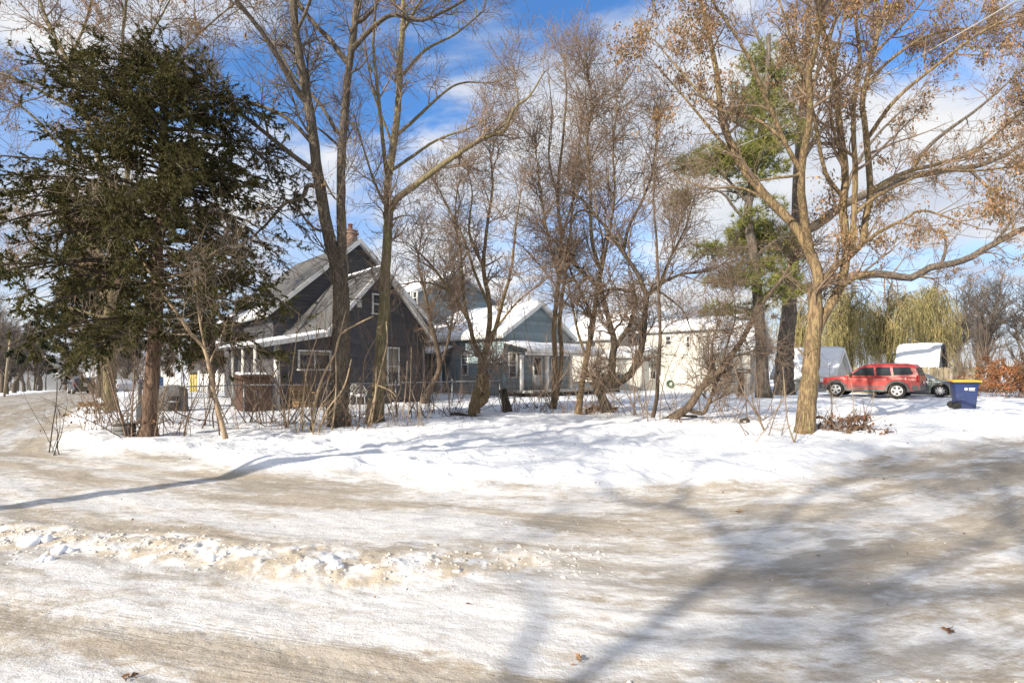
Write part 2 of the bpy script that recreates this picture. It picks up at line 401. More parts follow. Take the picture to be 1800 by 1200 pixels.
def ground_mat():
    m = bpy.data.materials.new('snowy_ground'); m.use_nodes = True
    nt = m.node_tree; bs = nt.nodes['Principled BSDF']
    N = nt.nodes.new; Lk = nt.links.new
    def att(n):
        a = N('ShaderNodeAttribute'); a.attribute_name = n; return a
    def noise(vec, scale, detail=5, rough=0.6, dist=0.0):
        n = N('ShaderNodeTexNoise'); n.inputs['Scale'].default_value = scale; n.inputs['Detail'].default_value = detail
        n.inputs['Roughness'].default_value = rough; n.inputs['Distortion'].default_value = dist
        Lk(vec, n.inputs['Vector']); return n.outputs[0]
    def mapv(vec, s):
        n = N('ShaderNodeMapping'); n.inputs['Scale'].default_value = s; Lk(vec, n.inputs['Vector']); return n.outputs[0]
    def ramp(f, a, b):
        n = N('ShaderNodeMapRange'); n.interpolation_type = 'SMOOTHSTEP'; n.inputs['From Min'].default_value = a; n.inputs['From Max'].default_value = b
        Lk(f, n.inputs['Value']); return n.outputs[0]
    def mix(f, c1, c2):
        n = N('ShaderNodeMix'); n.data_type = 'RGBA'
        if isinstance(f, float): n.inputs[0].default_value = f
        else: Lk(f, n.inputs[0])
        for i, c in ((6, c1), (7, c2)):
            if isinstance(c, tuple): n.inputs[i].default_value = (*c, 1)
            else: Lk(c, n.inputs[i])
        return n.outputs[2]
    def mth(op, a, b):
        n = N('ShaderNodeMath'); n.operation = op; n.use_clamp = False
        for i, v in enumerate((a, b)):
            if isinstance(v, float): n.inputs[i].default_value = v
            else: Lk(v, n.inputs[i])
        return n.outputs[0]
    tc = N('ShaderNodeTexCoord'); obj = tc.outputs['Object']
    trk = att('trk').outputs['Vector']; snow = att('snowy').outputs['Fac']; chunk = att('chunk').outputs['Fac']
    worn = att('worn').outputs['Fac']
    s1 = noise(mapv(trk, (0.42, 1.7, 0.42)), 1.0, 6, 0.62, 0.4)
    s2 = noise(mapv(trk, (1.5, 4.4, 1.5)), 1.0, 6, 0.65, 0.3)
    s3 = noise(mapv(trk, (6.0, 15.0, 6.0)), 1.0, 5, 0.7)
    big = noise(mapv(trk, (0.22, 0.5, 0.22)), 1.0, 3, 0.5)
    fine = noise(obj, 30.0, 5, 0.7)
    grit = noise(obj, 90.0, 3, 0.7)
    beige = mix(ramp(s2, 0.35, 0.7), (0.33, 0.275, 0.21), (0.50, 0.445, 0.37))
    pack = mix(ramp(s3, 0.3, 0.7), (0.76, 0.76, 0.765), (0.60, 0.58, 0.555))
    w1 = noise(mapv(obj, (0.62, 1.5, 1)), 1.0, 7, 0.66, 0.6)
    f1 = mth('ADD', mth('MULTIPLY', mth('ADD', mth('MULTIPLY', s1, 0.62), mth('MULTIPLY', w1, 0.38)), 0.72), mth('MULTIPLY', noise(mapv(obj, (1, 1.8, 1)), 5.5, 6, 0.72), 0.28))
    rutf = att('rut').outputs['Fac']
    f1 = mth('ADD', f1, mth('MULTIPLY', mth('SUBTRACT', rutf, 0.0), 0.11))
    f1 = mth('MULTIPLY', ramp(f1, 0.472, 0.585), 0.95)
    road = mix(f1, pack, beige)
    ln = noise(mapv(trk, (0.5, 42.0, 0.5)), 1.0, 2, 0.5)
    ln2 = noise(mapv(trk, (14.0, 26.0, 14.0)), 1.0, 3, 0.6)
    tread = mth('MULTIPLY', ramp(mth('ADD', mth('MULTIPLY', ln, 0.65), mth('MULTIPLY', ln2, 0.35)), 0.50, 0.60), mth('ADD', mth('MULTIPLY', rutf, 0.55), 0.08))
    road = mix(tread, road, (0.27, 0.225, 0.17))
    slush = noise(mapv(obj, (1, 1.5, 1)), 14.0, 6, 0.75)
    road = mix(mth('MULTIPLY', ramp(slush, 0.55, 0.68), 0.5), road, (0.78, 0.77, 0.76))
    dk = mth('MULTIPLY', ramp(mth('ADD', mth('MULTIPLY', s2, 0.5), mth('MULTIPLY', big, 0.5)), 0.49, 0.60), 0.7)
    road = mix(dk, road, (0.25, 0.215, 0.17))
    road = mix(mth('MULTIPLY', worn, ramp(s2, 0.30, 0.55)), road, (0.26, 0.22, 0.17))
    road = mix(mth('MULTIPLY', ramp(grit, 0.60, 0.72), 0.35), road, (0.19, 0.15, 0.11))
    ch = mix(ramp(noise(obj, 3.0, 6), 0.40, 0.58), (0.78, 0.77, 0.76), (0.52, 0.445, 0.345))
    road = mix(ramp(mth('ADD', chunk, mth('MULTIPLY', fine, 0.2)), 0.35, 0.6), road, ch)
    sn = mix(ramp(noise(obj, 1.2, 4), 0.35, 0.65), (0.80, 0.81, 0.84), (0.74, 0.76, 0.80))
    sn = mix(mth('MULTIPLY', ramp(grit, 0.66, 0.74), 0.25), sn, (0.45, 0.40, 0.34))
    edge = ramp(mth('ADD', snow, mth('MULTIPLY', mth('SUBTRACT', s2, 0.5), 0.9)), 0.25, 0.75)
    Lk(mix(edge, road, sn), bs.inputs['Base Color'])
    rg = N('ShaderNodeMapRange'); rg.inputs['To Min'].default_value = 0.42; rg.inputs['To Max'].default_value = 0.8
    Lk(mth('ADD', edge, f1), rg.inputs['Value']); Lk(rg.outputs[0], bs.inputs['Roughness'])
    bs.inputs['Specular IOR Level'].default_value = 0.25
    b1 = N('ShaderNodeBump'); b1.inputs['Strength'].default_value = 0.75; b1.inputs['Distance'].default_value = 0.035
    hsum = mth('ADD', mth('ADD', mth('MULTIPLY', fine, 0.35), mth('MULTIPLY', snow, mth('ADD', mth('MULTIPLY', noise(obj, 3.6, 4, 0.55), 0.9), mth('MULTIPLY', ramp(noise(obj, 7.0, 3, 0.5), 0.50, 0.62), 0.35)))), mth('ADD', mth('MULTIPLY', noise(mapv(obj, (1, 1.4, 1)), 9.0, 6, 0.7), 0.45), mth('ADD', mth('MULTIPLY', grit, 0.15), mth('MULTIPLY', mth('SUBTRACT', 1.0, tread), 0.12))))
    Lk(hsum, b1.inputs['Height']); Lk(b1.outputs[0], bs.inputs['Normal'])
    return m
M['ground'] = ground_mat()

# ---------------------------------------------------------------- mesh helpers
def mesh_np(name, V, F, mat=None, smooth=False):
    """V (n,3); F a list of int arrays (m,3) or (m,4)"""
    me = bpy.data.meshes.new(name)
    V = np.asarray(V, np.float32)
    F = [np.asarray(f, np.int32) for f in F if len(f)]
    me.vertices.add(len(V)); me.vertices.foreach_set('co', V.ravel())
    nl = sum(f.size for f in F); npoly = sum(len(f) for f in F)
    me.loops.add(nl); me.loops.foreach_set('vertex_index', np.concatenate([f.ravel() for f in F]))
    me.polygons.add(npoly)
    tot = np.concatenate([np.full(len(f), f.shape[1], np.int32) for f in F])
    st = np.concatenate(((0,), np.cumsum(tot)[:-1])).astype(np.int32)
    me.polygons.foreach_set('loop_start', st)
    if smooth:
        me.polygons.foreach_set('use_smooth', np.ones(npoly, bool))
    me.update(calc_edges=True)
    if mat: me.materials.append(mat)
    return me
def link(name, me, parent=None, kind=None, label=None, loc=None):
    o = bpy.data.objects.new(name, me); COL.objects.link(o)
    if parent is not None: o.parent = parent
    if kind: o['kind'] = kind
    if label: o['label'] = label
    if loc is not None: o.location = loc
    return o
def tag(o, label, cat, group=None, kind=None):
    o['label'] = label; o['category'] = cat
    if group: o['group'] = group
    if kind: o['kind'] = kind
    return o
def thing(name, label, cat, loc, group=None, rz=0.0):
    o = bpy.data.objects.new(name, None); COL.objects.link(o)
    o.empty_display_size = 0.2
    o.location = tuple(loc); o.rotation_euler = (0, 0, rz)
    return tag(o, label, cat, group)
def wparent(o, root=None):
    return o
def root_loc(root):
    x = root; L = np.zeros(3)
    while x is not None:
        L = L + np.array(x.location); x = x.parent
    return L
class MB:
    """collects shapes in world (or local) coordinates for ONE mesh"""
    def __init__(s): s.V = []; s.Q = []; s.T = []; s.N = []; s.n = 0
    def add(s, V, Q=(), T=(), N=()):
        V = np.asarray(V, float)
        s.V.append(V)
        if len(Q): s.Q.append(np.asarray(Q) + s.n)
        if len(T): s.T.append(np.asarray(T) + s.n)
        for f in N: s.N.append(np.asarray(f) + s.n)
        s.n += len(V); return s
    def hexa(s, b4, t4):
        return s.add(np.vstack((b4, t4)), [(3, 2, 1, 0), (4, 5, 6, 7), (0, 1, 5, 4), (1, 2, 6, 5), (2, 3, 7, 6), (3, 0, 4, 7)])
    def box(s, x0, x1, y0, y1, z0, z1):
        b = np.array([(x0, y0, z0), (x1, y0, z0), (x1, y1, z0), (x0, y1, z0)], float)
        t = b.copy(); t[:, 2] = z1
        return s.hexa(b, t)
    def prism(s, P, Q):
        """two matching polygons joined; P, Q (n,3)"""
        n = len(P)
        q = [(i, (i + 1) % n, n + (i + 1) % n, n + i) for i in range(n)]
        return s.add(np.vstack((P, Q)), q, (), [tuple(range(n))[::-1], tuple(range(n, 2 * n))])
    def tube(s, pts, rad, k=8, cap=True):
        V, F = tubes(np.asarray(pts, float)[None], np.broadcast_to(np.asarray(rad, float), (len(pts),))[None], k)
        n = len(pts)
        N = [tuple(range(k))[::-1], tuple(range((n - 1) * k, n * k))] if cap else ()
        return s.add(V, F, (), N)
    def lathe(s, prof, c=(0, 0, 0), k=20, axis='z', cap=True):
        a = np.linspace(0, 2 * pi, k, endpoint=False)
        V = []
        for r, z in prof:
            for t in a:
                p = (r * cos(t), r * sin(t), z)
                if axis == 'y': p = (r * cos(t), z, r * sin(t))
                V.append((p[0] + c[0], p[1] + c[1], p[2] + c[2]))
        q = []
        for i in range(len(prof) - 1):
            for j in range(k):
                q.append((i * k + j, i * k + (j + 1) % k, (i + 1) * k + (j + 1) % k, (i + 1) * k + j))
        return s.add(V, q, (), [tuple(range(k))[::-1], tuple(range((len(prof) - 1) * k, len(prof) * k))] if cap else ())
    def mesh(s, name, mat, off=None, smooth=False):
        V = np.vstack(s.V)
        if off is not None: V = V - off
        if s.N:
            me = bpy.data.meshes.new(name)
            faces = [tuple(int(i) for i in f) for q in (s.Q + s.T) for f in q] + [tuple(int(i) for i in f) for f in s.N]
            me.from_pydata(V.tolist(), [], faces)
            if smooth: me.polygons.foreach_set('use_smooth', [True] * len(me.polygons))
            me.update()
            if mat: me.materials.append(mat)
            return me
        F = []
        if s.Q: F.append(np.vstack(s.Q))
        if s.T: F.append(np.vstack(s.T))
        return mesh_np(name, V, F, mat, smooth)
    def build(s, name, mat, root=None, smooth=False, label=None, kind=None, local=False, bevel=0.0):
        off = None if (root is None or local) else root_loc(root)
        o = link(name, s.mesh(name, mat, off, smooth), root, kind, label)
        if bevel:
            md = o.modifiers.new('edge', 'BEVEL'); md.width = bevel; md.segments = 2; md.limit_method = 'ANGLE'
        return o
def tubes(P, R, k):
    """P (B,n,3), R (B,n) -> verts, quads"""
    Bn, n, _ = P.shape
    T = np.empty_like(P)
    T[:, 1:-1] = P[:, 2:] - P[:, :-2]; T[:, 0] = P[:, 1] - P[:, 0]; T[:, -1] = P[:, -1] - P[:, -2]
    T /= np.linalg.norm(T, axis=2, keepdims=True) + 1e-9
    m = T.mean(axis=1); m /= np.linalg.norm(m, axis=1, keepdims=True) + 1e-9
    ref = np.where(np.abs(m[:, 2:3]) > 0.8, np.array((1.0, 0, 0)), np.array((0, 0, 1.0)))[:, None, :]
    X = np.cross(T, np.broadcast_to(ref, T.shape)); X /= np.linalg.norm(X, axis=2, keepdims=True) + 1e-9
    Y = np.cross(T, X)
    a = np.linspace(0, 2 * pi, k, endpoint=False)
    V = P[:, :, None, :] + R[:, :, None, None] * (np.cos(a)[None, None, :, None] * X[:, :, None, :] + np.sin(a)[None, None, :, None] * Y[:, :, None, :])
    idx = np.arange(Bn * n * k).reshape(Bn, n, k)
    f = np.stack((idx[:, :-1, :], np.roll(idx, -1, 2)[:, :-1, :], np.roll(idx, -1, 2)[:, 1:, :], idx[:, 1:, :]), axis=-1)
    return V.reshape(-1, 3), f.reshape(-1, 4)

# ---------------------------------------------------------------- plants
def unit(v): return v / (np.linalg.norm(v, axis=-1, keepdims=True) + 1e-9)
def resample(pts, n):
    pts = np.asarray(pts, float)
    if len(pts) > 2:                                # Catmull-Rom
        p = np.vstack((2 * pts[0] - pts[1], pts, 2 * pts[-1] - pts[-2]))
        out = []
        for i in range(1, len(p) - 2):
            t = np.linspace(0, 1, 9)[:-1, None]
            out.append(0.5 * (2 * p[i] + (p[i + 1] - p[i - 1]) * t + (2 * p[i - 1] - 5 * p[i] + 4 * p[i + 1] - p[i + 2]) * t ** 2
                              + (3 * p[i] - p[i - 1] - 3 * p[i + 1] + p[i + 2]) * t ** 3))
        pts = np.vstack(out + [p[-2:-1]])
    d = np.concatenate(((0,), np.cumsum(np.linalg.norm(np.diff(pts, axis=0), axis=1))))
    s = np.linspace(0, d[-1], n)
    return np.stack([np.interp(s, d, pts[:, c]) for c in range(pts.shape[1])], 1)
def grow(P, R, n, t0, t1, l0, l1, ang, up, wander, m, rs, rmax, tip, rng, dn=0.4):
    """n branches off the parents P (B,k,3); returns (n,m,3), (n,m)"""
    Bn, k, _ = P.shape
    seg = np.linalg.norm(np.diff(P, axis=1), axis=2)
    w = seg.sum(1); w = w / w.sum()
    pi_ = rng.choice(Bn, n, p=w)
    t = rng.uniform(t0, t1, n)
    f = t * (k - 1); i = np.minimum(f.astype(int), k - 2); fr = (f - i)[:, None]
    pos = P[pi_, i] * (1 - fr) + P[pi_, i + 1] * fr
    tan = unit(P[pi_, i + 1] - P[pi_, i])
    rr = R[pi_, i] * (1 - fr[:, 0]) + R[pi_, i + 1] * fr[:, 0]
    perp = rng.normal(size=(n, 3)); perp -= (perp * tan).sum(1, keepdims=True) * tan; perp = unit(perp)
    an = np.radians(rng.uniform(ang[0], ang[1], n))[:, None]
    d = unit(np.cos(an) * tan + np.sin(an) * perp + np.array((0, 0, up)))
    L = rng.uniform(l0, l1, n) * (1 - dn * t)
    r0 = np.minimum(rr * rs, rmax)
    out = np.empty((n, m, 3)); out[:, 0] = pos
    st = (L / (m - 1))[:, None]
    for j in range(1, m):
        d = unit(d + wander * rng.normal(size=(n, 3)) + np.array((0, 0, up * 0.35)))
        out[:, j] = out[:, j - 1] + d * st
    q = np.linspace(0, 1, m)[None, :]
    rad = r0[:, None] * (1 - q) + np.minimum(tip, r0[:, None]) * q
    return out, rad
def drop_below(P, R, z):
    ok = P[:, :, 2].min(1) > z
    return P[ok], R[ok]
def join(levels, ks, c0=None):
    V = []; F = []; n = 0
    for (P, R), k in zip(levels, ks):
        v, f = tubes(P, R, k); V.append(v); F.append(f + n); n += len(v)
    return np.vstack(V), np.vstack(F)
def leaf_cards(pos, size, rng, droop=0.6, width=0.45):
    """folded pointed leaves (4 corners, 2 triangles each)"""
    n = len(pos)
    d = unit(rng.normal(size=(n, 3)) + np.array((0, 0, -2.2 * droop)))
    sd = unit(np.cross(d, rng.normal(size=(n, 3))))
    nm = np.cross(d, sd)
    s = (size * rng.uniform(0.6, 1.3, n))[:, None]
    V = np.stack((pos, pos + d * s * 0.5 + sd * s * width * 0.5 + nm * s * 0.12, pos + d * s + nm * s * 0.06, pos + d * s * 0.5 - sd * s * width * 0.5 + nm * s * 0.12), 1)
    i = np.arange(n * 4).reshape(n, 4)
    T = np.concatenate((i[:, (0, 1, 2)], i[:, (0, 2, 3)]), 0)
    return V.reshape(-1, 3), T
def blades(pos, d, ln, wd, rng):
    """thin three-cornered blades"""
    sd = unit(np.cross(d, rng.normal(size=d.shape)))
    ln = np.broadcast_to(np.asarray(ln), (len(pos),))[:, None]
    V = np.stack((pos - sd * wd * 0.5, pos + sd * wd * 0.5, pos + d * ln), 1)
    return V.reshape(-1, 3), np.arange(len(pos) * 3).reshape(-1, 3)
def pick(P, n, rng, t0=0.2):
    i = rng.integers(0, len(P), n); f = rng.uniform(t0, 1, n) * (P.shape[1] - 1)
    j = np.minimum(f.astype(int), P.shape[1] - 2); fr = (f - j)[:, None]
    return P[i, j] * (1 - fr) + P[i, j + 1] * fr, unit(P[i, j + 1] - P[i, j])

def limbs_from_px(limbs, Y0, rng, lean=0.45):
    """hand-traced limbs: [(points (u,v[,dY])), px diameter at start, at end] -> list of (pts, rad). Each limb gets its own depth."""
    res = []; px = []; owner = []
    for li, (pts, d0, d1) in enumerate(limbs):
        uv = np.array([p[:2] for p in pts], float)
        uv = resample(uv, 28)
        s = np.concatenate(((0,), np.cumsum(np.linalg.norm(np.diff(uv, axis=0), axis=1)))) * Y0 / FPX
        if li == 0:
            ys = Y0; k = rng.uniform(-0.06, 0.06)
        else:
            allp = np.vstack(px); j = np.argmin(np.hypot(*(allp[:, :2] - uv[0]).T))
            ys = allp[j, 2]
            if np.hypot(*(allp[j, :2] - uv[0])) > 45: ys = Y0
            k = rng.uniform(-lean, lean)
            if np.hypot(*(allp[j, :2] - uv[0])) <= 45:
                w_ = np.clip(1 - np.linspace(0, 4, 28), 0, 1)[:, None] ** 2
                uv = uv + (allp[j, :2] - uv[0]) * w_
        if len(pts[0]) > 2: ys = Y0 + pts[0][2]
        if len(pts[-1]) > 2: k = (Y0 + pts[-1][2] - ys) / s[-1]
        yy = ys + k * s
        p3 = np.stack(((uv[:, 0] - U0) / FPX * yy, yy, EYE + (V0 - uv[:, 1]) / FPX * yy), 1)
        r = np.linspace(d0, d1, 28) / 2 / FPX * yy
        px.append(np.column_stack((uv, yy)))
        res.append((p3, r))
    return res
def limb_mesh(name, p3, r, mat, root, rng, flare=0.0, k=11, rootz=None):
    p = p3.copy()
    n = len(p)
    zz = p[:, 2] - p[0, 2]
    rr = r * (1 + flare * np.exp(-np.abs(zz) / 0.22))
    if flare:                                        # start below the snow
        p = np.vstack((p[0] - np.array((0, 0, 0.25)), p)); rr = np.concatenate(((rr[0] * 1.15,), rr)); n += 1
    p[2:-1] += rng.normal(size=(n - 3, 3)) * (r.mean() * 0.06)
    V, F = tubes(p[None], rr[None], k)
    V = V.reshape(n, k, 3)
    c = p[:, None, :]
    ridge = 1 + 0.07 * rng.normal(size=(1, k, 1)) + 0.035 * rng.normal(size=(n, k, 1))
    if flare:
        lobes = 1 + 0.28 * flare * np.exp(-np.abs(np.concatenate(((0,), zz)))[:, None, None] / 0.25) * rng.normal(size=(1, k, 1))
        ridge = ridge * lobes
    V = (c + (V - c) * ridge).reshape(-1, 3)
    capi = np.arange((n - 1) * k, n * k)
    me = mesh_np(name, V - root_loc(root), [F, np.array([(capi[0], capi[i], capi[i + 1]) for i in range(1, k - 1)])], mat, True)
    return link(name, me, root)

def bare_tree(label, limbs, Y0, seed, bark, twig, cat='tree', name='bare_tree', group=None, n1=36, n2=420, n3=2600, n4=0, l1=(0.9, 2.6), l2=(0.4, 1.3), l3=(0.15, 0.6),
              t0=0.35, up=0.22, flare=0.5, tip=0.0035, leaves=0, leafmat=None, leafsize=0.08, leafcl=0, ang1=(30, 65), wander=0.16, zmin=0.5, leafz=0.0, base=None, lean=0.45, skip=()):
    rng = np.random.default_rng(seed)
    L = limbs_from_px(limbs, Y0, rng, lean)
    b = L[0][0][0]
    root = thing(name, label, cat, (b[0], b[1], b[2]), group)
    for i, (p, r) in enumerate(L):
        limb_mesh('trunk' if i == 0 else 'limb', p, r, M[bark], root, rng, flare if i == 0 or i in skip else 0.0, 13 if i == 0 else 9)
    crown(root, L, rng, twig, n1, n2, n3, n4, l1, l2, l3, t0, up, tip, leaves, leafmat, leafsize, leafcl, ang1, wander, zmin, leafz)
    return root
def crown(root, L, rng, twig, n1, n2, n3, n4, l1, l2, l3, t0, up, tip, leaves=0, leafmat=None, leafsize=0.08, leafcl=0, ang1=(30, 65), wander=0.16, zmin=0.5, leafz=0.0):
    P0 = np.stack([resample(np.column_stack((p, r)), 28) for p, r in L])
    P0, R0 = P0[:, :, :3], P0[:, :, 3]
    # the trunk itself only branches in its upper part
    g1 = grow(P0[:1], R0[:1], max(2, n1 // (4 if len(L) < 4 else 14)), min(0.97, t0 + 0.2), 1, l1[0], l1[1], ang1, up, wander, 8, 0.55, 0.05, tip * 1.6, rng)
    if len(L) > 1:
        g1b = grow(P0[1:], R0[1:], n1, 0.28, 1, l1[0], l1[1], ang1, up, wander, 8, 0.6, 0.045, tip * 1.6, rng)
        g1 = (np.concatenate((g1[0], g1b[0])), np.concatenate((g1[1], g1b[1])))
    gt = grow(P0, R0, 3 * len(L), 0.88, 1.0, l1[0] * 0.8, l1[1] * 0.7, (4, 38), up * 0.5, wander, 8, 0.8, 0.04, tip * 1.6, rng, 0.0)
    g1 = (np.concatenate((g1[0], gt[0])), np.concatenate((g1[1], gt[1])))
    g1 = drop_below(*g1, zmin)
    g2 = drop_below(*grow(*g1, n2, 0.15, 1, l2[0] * 1.1, l2[1] * 1.25, (30, 75), up * 0.45, wander * 1.1, 6, 0.66, 0.022, tip * 1.8, rng, 0.3), zmin)
    g3 = drop_below(*grow(*g2, n3, 0.1, 1, l3[0] * 1.1, l3[1] * 1.25, (30, 75), up * 0.25, wander * 1.2, 4, 0.75, 0.0115, tip * 1.5, rng, 0.3), zmin)
    lv = [g1, g2, g3]; ks = [4, 3, 3]
    n4 = n4 or int(n3 * 0.7)
    if n4:
        g4 = drop_below(*grow(*g3, n4, 0.1, 1, l3[0] * 0.6, l3[1] * 0.65, (20, 55), 0.1, wander, 2, 0.8, 0.007, tip * 1.2, rng, 0.2), zmin)
        lv.append(g4); ks.append(3)
    V, F = join(lv, ks)
    link('crown', mesh_np('crown', V - root_loc(root), [F], M[twig]), root)
    if leaves:
        if leafcl:                                   # hanging in bunches
            c, _ = pick(g3[0], leafcl, rng)
            c = c[c[:, 2] > (leafz if not leafz else np.interp(c[:, 0], [6.6, 7.8], [leafz + 4.3, leafz])) + rng.uniform(0, 1.3, len(c))]
            dens = fbm(c[:, 0] * 0.55 + c[:, 1] * 0.3, c[:, 2] * 0.55, int(seed_of(root)))
            c = c[dens > -0.12]
            pos = c[rng.integers(0, len(c), leaves)] + rng.normal(size=(leaves, 3)) * np.array((0.09, 0.09, 0.10))
        else:
            pos, _ = pick(g3[0], leaves, rng)
        V, T = leaf_cards(pos, leafsize, rng, 0.8)
        o = link('leaves', mesh_np('leaves', V - root_loc(root), [T], M[leafmat]), root, 'stuff')
    return g2
def seed_of(o): return sum(ord(c) for c in o['label']) % 97

def cedar(label, trunk, Y0, seed, top_z, z0, prof, nb, foliage_mat='cedar', bark='bark_red', name='cedar_tree', dens=1.0, size=0.085, droop=0.22, wd=0.030, offs=(0, 0)):
    """evergreen with many side branches; prof(h 0..1) = crown radius in metres"""
    rng = np.random.default_rng(seed)
    (p, r), = limbs_from_px([trunk], Y0, rng)
    root = thing(name, label, 'tree', p[0])
    limb_mesh('trunk', p, r, M[bark], root, rng, 0.45, 13)
    h = rng.uniform(0, 1, nb) ** 0.8
    z = z0 + h * (top_z - z0)
    cx = np.interp(z, p[:, 2], p[:, 0]); cy = np.interp(z, p[:, 2], p[:, 1])
    az = rng.uniform(0, 2 * pi, nb)
    Rr = np.array([prof(q, a) for q, a in zip(h, az)]) * rng.uniform(0.5, 1.12, nb)
    m = 9
    q = np.linspace(0, 1, m)
    out = np.empty((nb, m, 3))
    lift = rng.uniform(0.02, 0.42, nb) + 0.25 * h
    dx, dy = np.cos(az), np.sin(az)
    for j in range(m):
        out[:, j, 0] = cx + dx * Rr * q[j] + rng.normal(size=nb) * 0.03
        out[:, j, 1] = cy + dy * Rr * q[j] + rng.normal(size=nb) * 0.03
        out[:, j, 2] = z + Rr * (lift * q[j] - (0.25 + droop) * q[j] ** 2) + rng.normal(size=nb) * 0.02
    rad = np.maximum(0.005, (0.010 + 0.010 * Rr)[:, None] * (1 - 0.85 * q[None]))
    n2 = int(nb * 9 * dens)
    g2 = grow(out, rad, n2, 0.2, 1, 0.25, 0.75, (25, 70), -0.03, 0.13, 6, 0.6, 0.010, 0.004, rng)
    n3 = int(nb * 33 * dens)
    g3 = grow(*g2, n3, 0.1, 1, 0.18, 0.5, (20, 55), -0.06, 0.14, 4, 0.7, 0.005, 0.003, rng)
    V, F = join([(out, rad), g2], [4, 3])
    link('branches', mesh_np('branches', V - root_loc(root), [F], M['bark_dark']), root)
    nf = int(nb * 860 * dens)
    pos, d = pick(g3[0], nf, rng, 0.0)
    d = unit(d + 0.8 * rng.normal(size=d.shape) + np.array((0, 0, -0.15 - droop)))
    V, T = blades(pos, d, size * rng.uniform(0.5, 1.2, nf), wd, rng)
    link('crown', mesh_np('crown', V - root_loc(root), [T], M[foliage_mat]), root, 'stuff')
    return root

def stem_set(paths, Y0, mat, root, rng, part='stem'):
    for pts, d0, d1 in paths:
        uv = resample(np.array(pts, float), 16)
        yy = Y0 + np.linspace(0, rng.uniform(-0.4, 0.4), 16)
        p3 = np.stack(((uv[:, 0] - U0) / FPX * yy, yy, EYE + (V0 - uv[:, 1]) / FPX * yy), 1)
        mb = MB(); mb.tube(p3, np.linspace(d0, d1, 16) / 2 / FPX * Y0, 6)
        mb.build(part, M[mat], root, True)

# ================================================================ THE GROUND
def build_ground():
    rr = np.concatenate((np.geomspace(1.3, 40, 430), np.geomspace(41, 900, 44)))
    fine = np.linspace(-49, 49, 480); coarse = np.linspace(49, 311, 56)[1:-1]
    th = np.radians(np.concatenate((fine, coarse)))
    n, k = len(rr), len(th)
    X = rr[:, None] * np.sin(th)[None]; Y = rr[:, None] * np.cos(th)[None]
    x = np.concatenate((X.ravel(), [0.0])); y = np.concatenate((Y.ravel(), [0.0]))
    z, snow, sd, arc, chunk = ground_fields(x, y)
    rut = ground_fields.rut
    i = np.arange(n * k).reshape(n, k)
    r2 = np.roll(i, -1, 1)
    F = np.stack((i[:-1], i[1:], r2[1:], r2[:-1]), -1).reshape(-1, 4)
    T = np.stack((np.full(k, n * k), i[0], r2[0]), -1)
    fs = snow[F].mean(1)
    m_road = fs < 0.5
    def put(name, Fq, Ft, label):
        used = np.unique(np.concatenate((Fq.ravel(), Ft.ravel()))) if len(Ft) else np.unique(Fq)
        mp = np.full(len(x), -1); mp[used] = np.arange(len(used))
        me = mesh_np(name, np.column_stack((x, y, z))[used], [mp[Fq]] + ([mp[Ft]] if len(Ft) else []), M['ground'], True)
        a = me.attributes.new('snowy', 'FLOAT', 'POINT'); a.data.foreach_set('value', snow[used].astype(np.float32))
        a = me.attributes.new('chunk', 'FLOAT', 'POINT'); a.data.foreach_set('value', chunk[used].astype(np.float32))
        ta = x * A[0] + y * A[1]; tb = x * B[0] + y * B[1]
        worn = np.maximum(sstep(ta, 15, 24) * 0.85, sstep(tb, 8.5, 13) * (0.12 + 0.9 * fbm(arc * 0.3, sd * 0.8, 123))) * (1 - snow)
        a = me.attributes.new('rut', 'FLOAT', 'POINT'); a.data.foreach_set('value', rut[used].astype(np.float32))
        a = me.attributes.new('worn', 'FLOAT', 'POINT'); a.data.foreach_set('value', np.clip(worn, 0, 1)[used].astype(np.float32))
        a = me.attributes.new('trk', 'FLOAT_VECTOR', 'POINT')
        a.data.foreach_set('vector', np.column_stack((x, sd, y))[used].astype(np.float32).ravel())
        o = link(name, me); o['kind'] = 'structure'; o['label'] = label
    put('road', F[m_road], T, 'icy unpaved road with beige ruts and packed snow')
    put('ground', F[~m_road], T[:0], 'snow covered yard with trodden hollows')
build_ground()

# broken snow along the ploughed ridge
def clod_mesh(rng, n, pos, size):
    base = np.array([(0, 0, 1), (0.9, 0, 0.4), (0.28, 0.85, 0.4), (-0.72, 0.53, 0.4), (-0.72, -0.53, 0.4), (0.28, -0.85, 0.4), (0.72, 0.53, -0.4), (-0.28, 0.85, -0.4),
                     (-0.9, 0, -0.4), (-0.28, -0.85, -0.4), (0.72, -0.53, -0.4), (0, 0, -1)])
    tri = np.array([(0, 1, 2), (0, 2, 3), (0, 3, 4), (0, 4, 5), (0, 5, 1), (1, 6, 2), (2, 7, 3), (3, 8, 4), (4, 9, 5), (5, 10, 1), (6, 7, 2), (7, 8, 3), (8, 9, 4), (9, 10, 5),
                    (10, 6, 1), (11, 7, 6), (11, 8, 7), (11, 9, 8), (11, 10, 9), (11, 6, 10)])
    V = base[None] * (1 + 0.28 * rng.normal(size=(n, 12, 1))) * size[:, None, None] * rng.uniform(0.6, 1.3, (n, 1, 3)) * np.array((1, 1, 0.7))
    a = rng.uniform(0, 2 * pi, n)
    c, s = np.cos(a), np.sin(a)
    Vx = V[:, :, 0] * c[:, None] - V[:, :, 1] * s[:, None]; Vy = V[:, :, 0] * s[:, None] + V[:, :, 1] * c[:, None]
    V = np.stack((Vx, Vy, V[:, :, 2]), -1) + pos[:, None, :]
    T = (tri[None] + (np.arange(n) * 12)[:, None, None]).reshape(-1, 3)
    return V.reshape(-1, 3), T
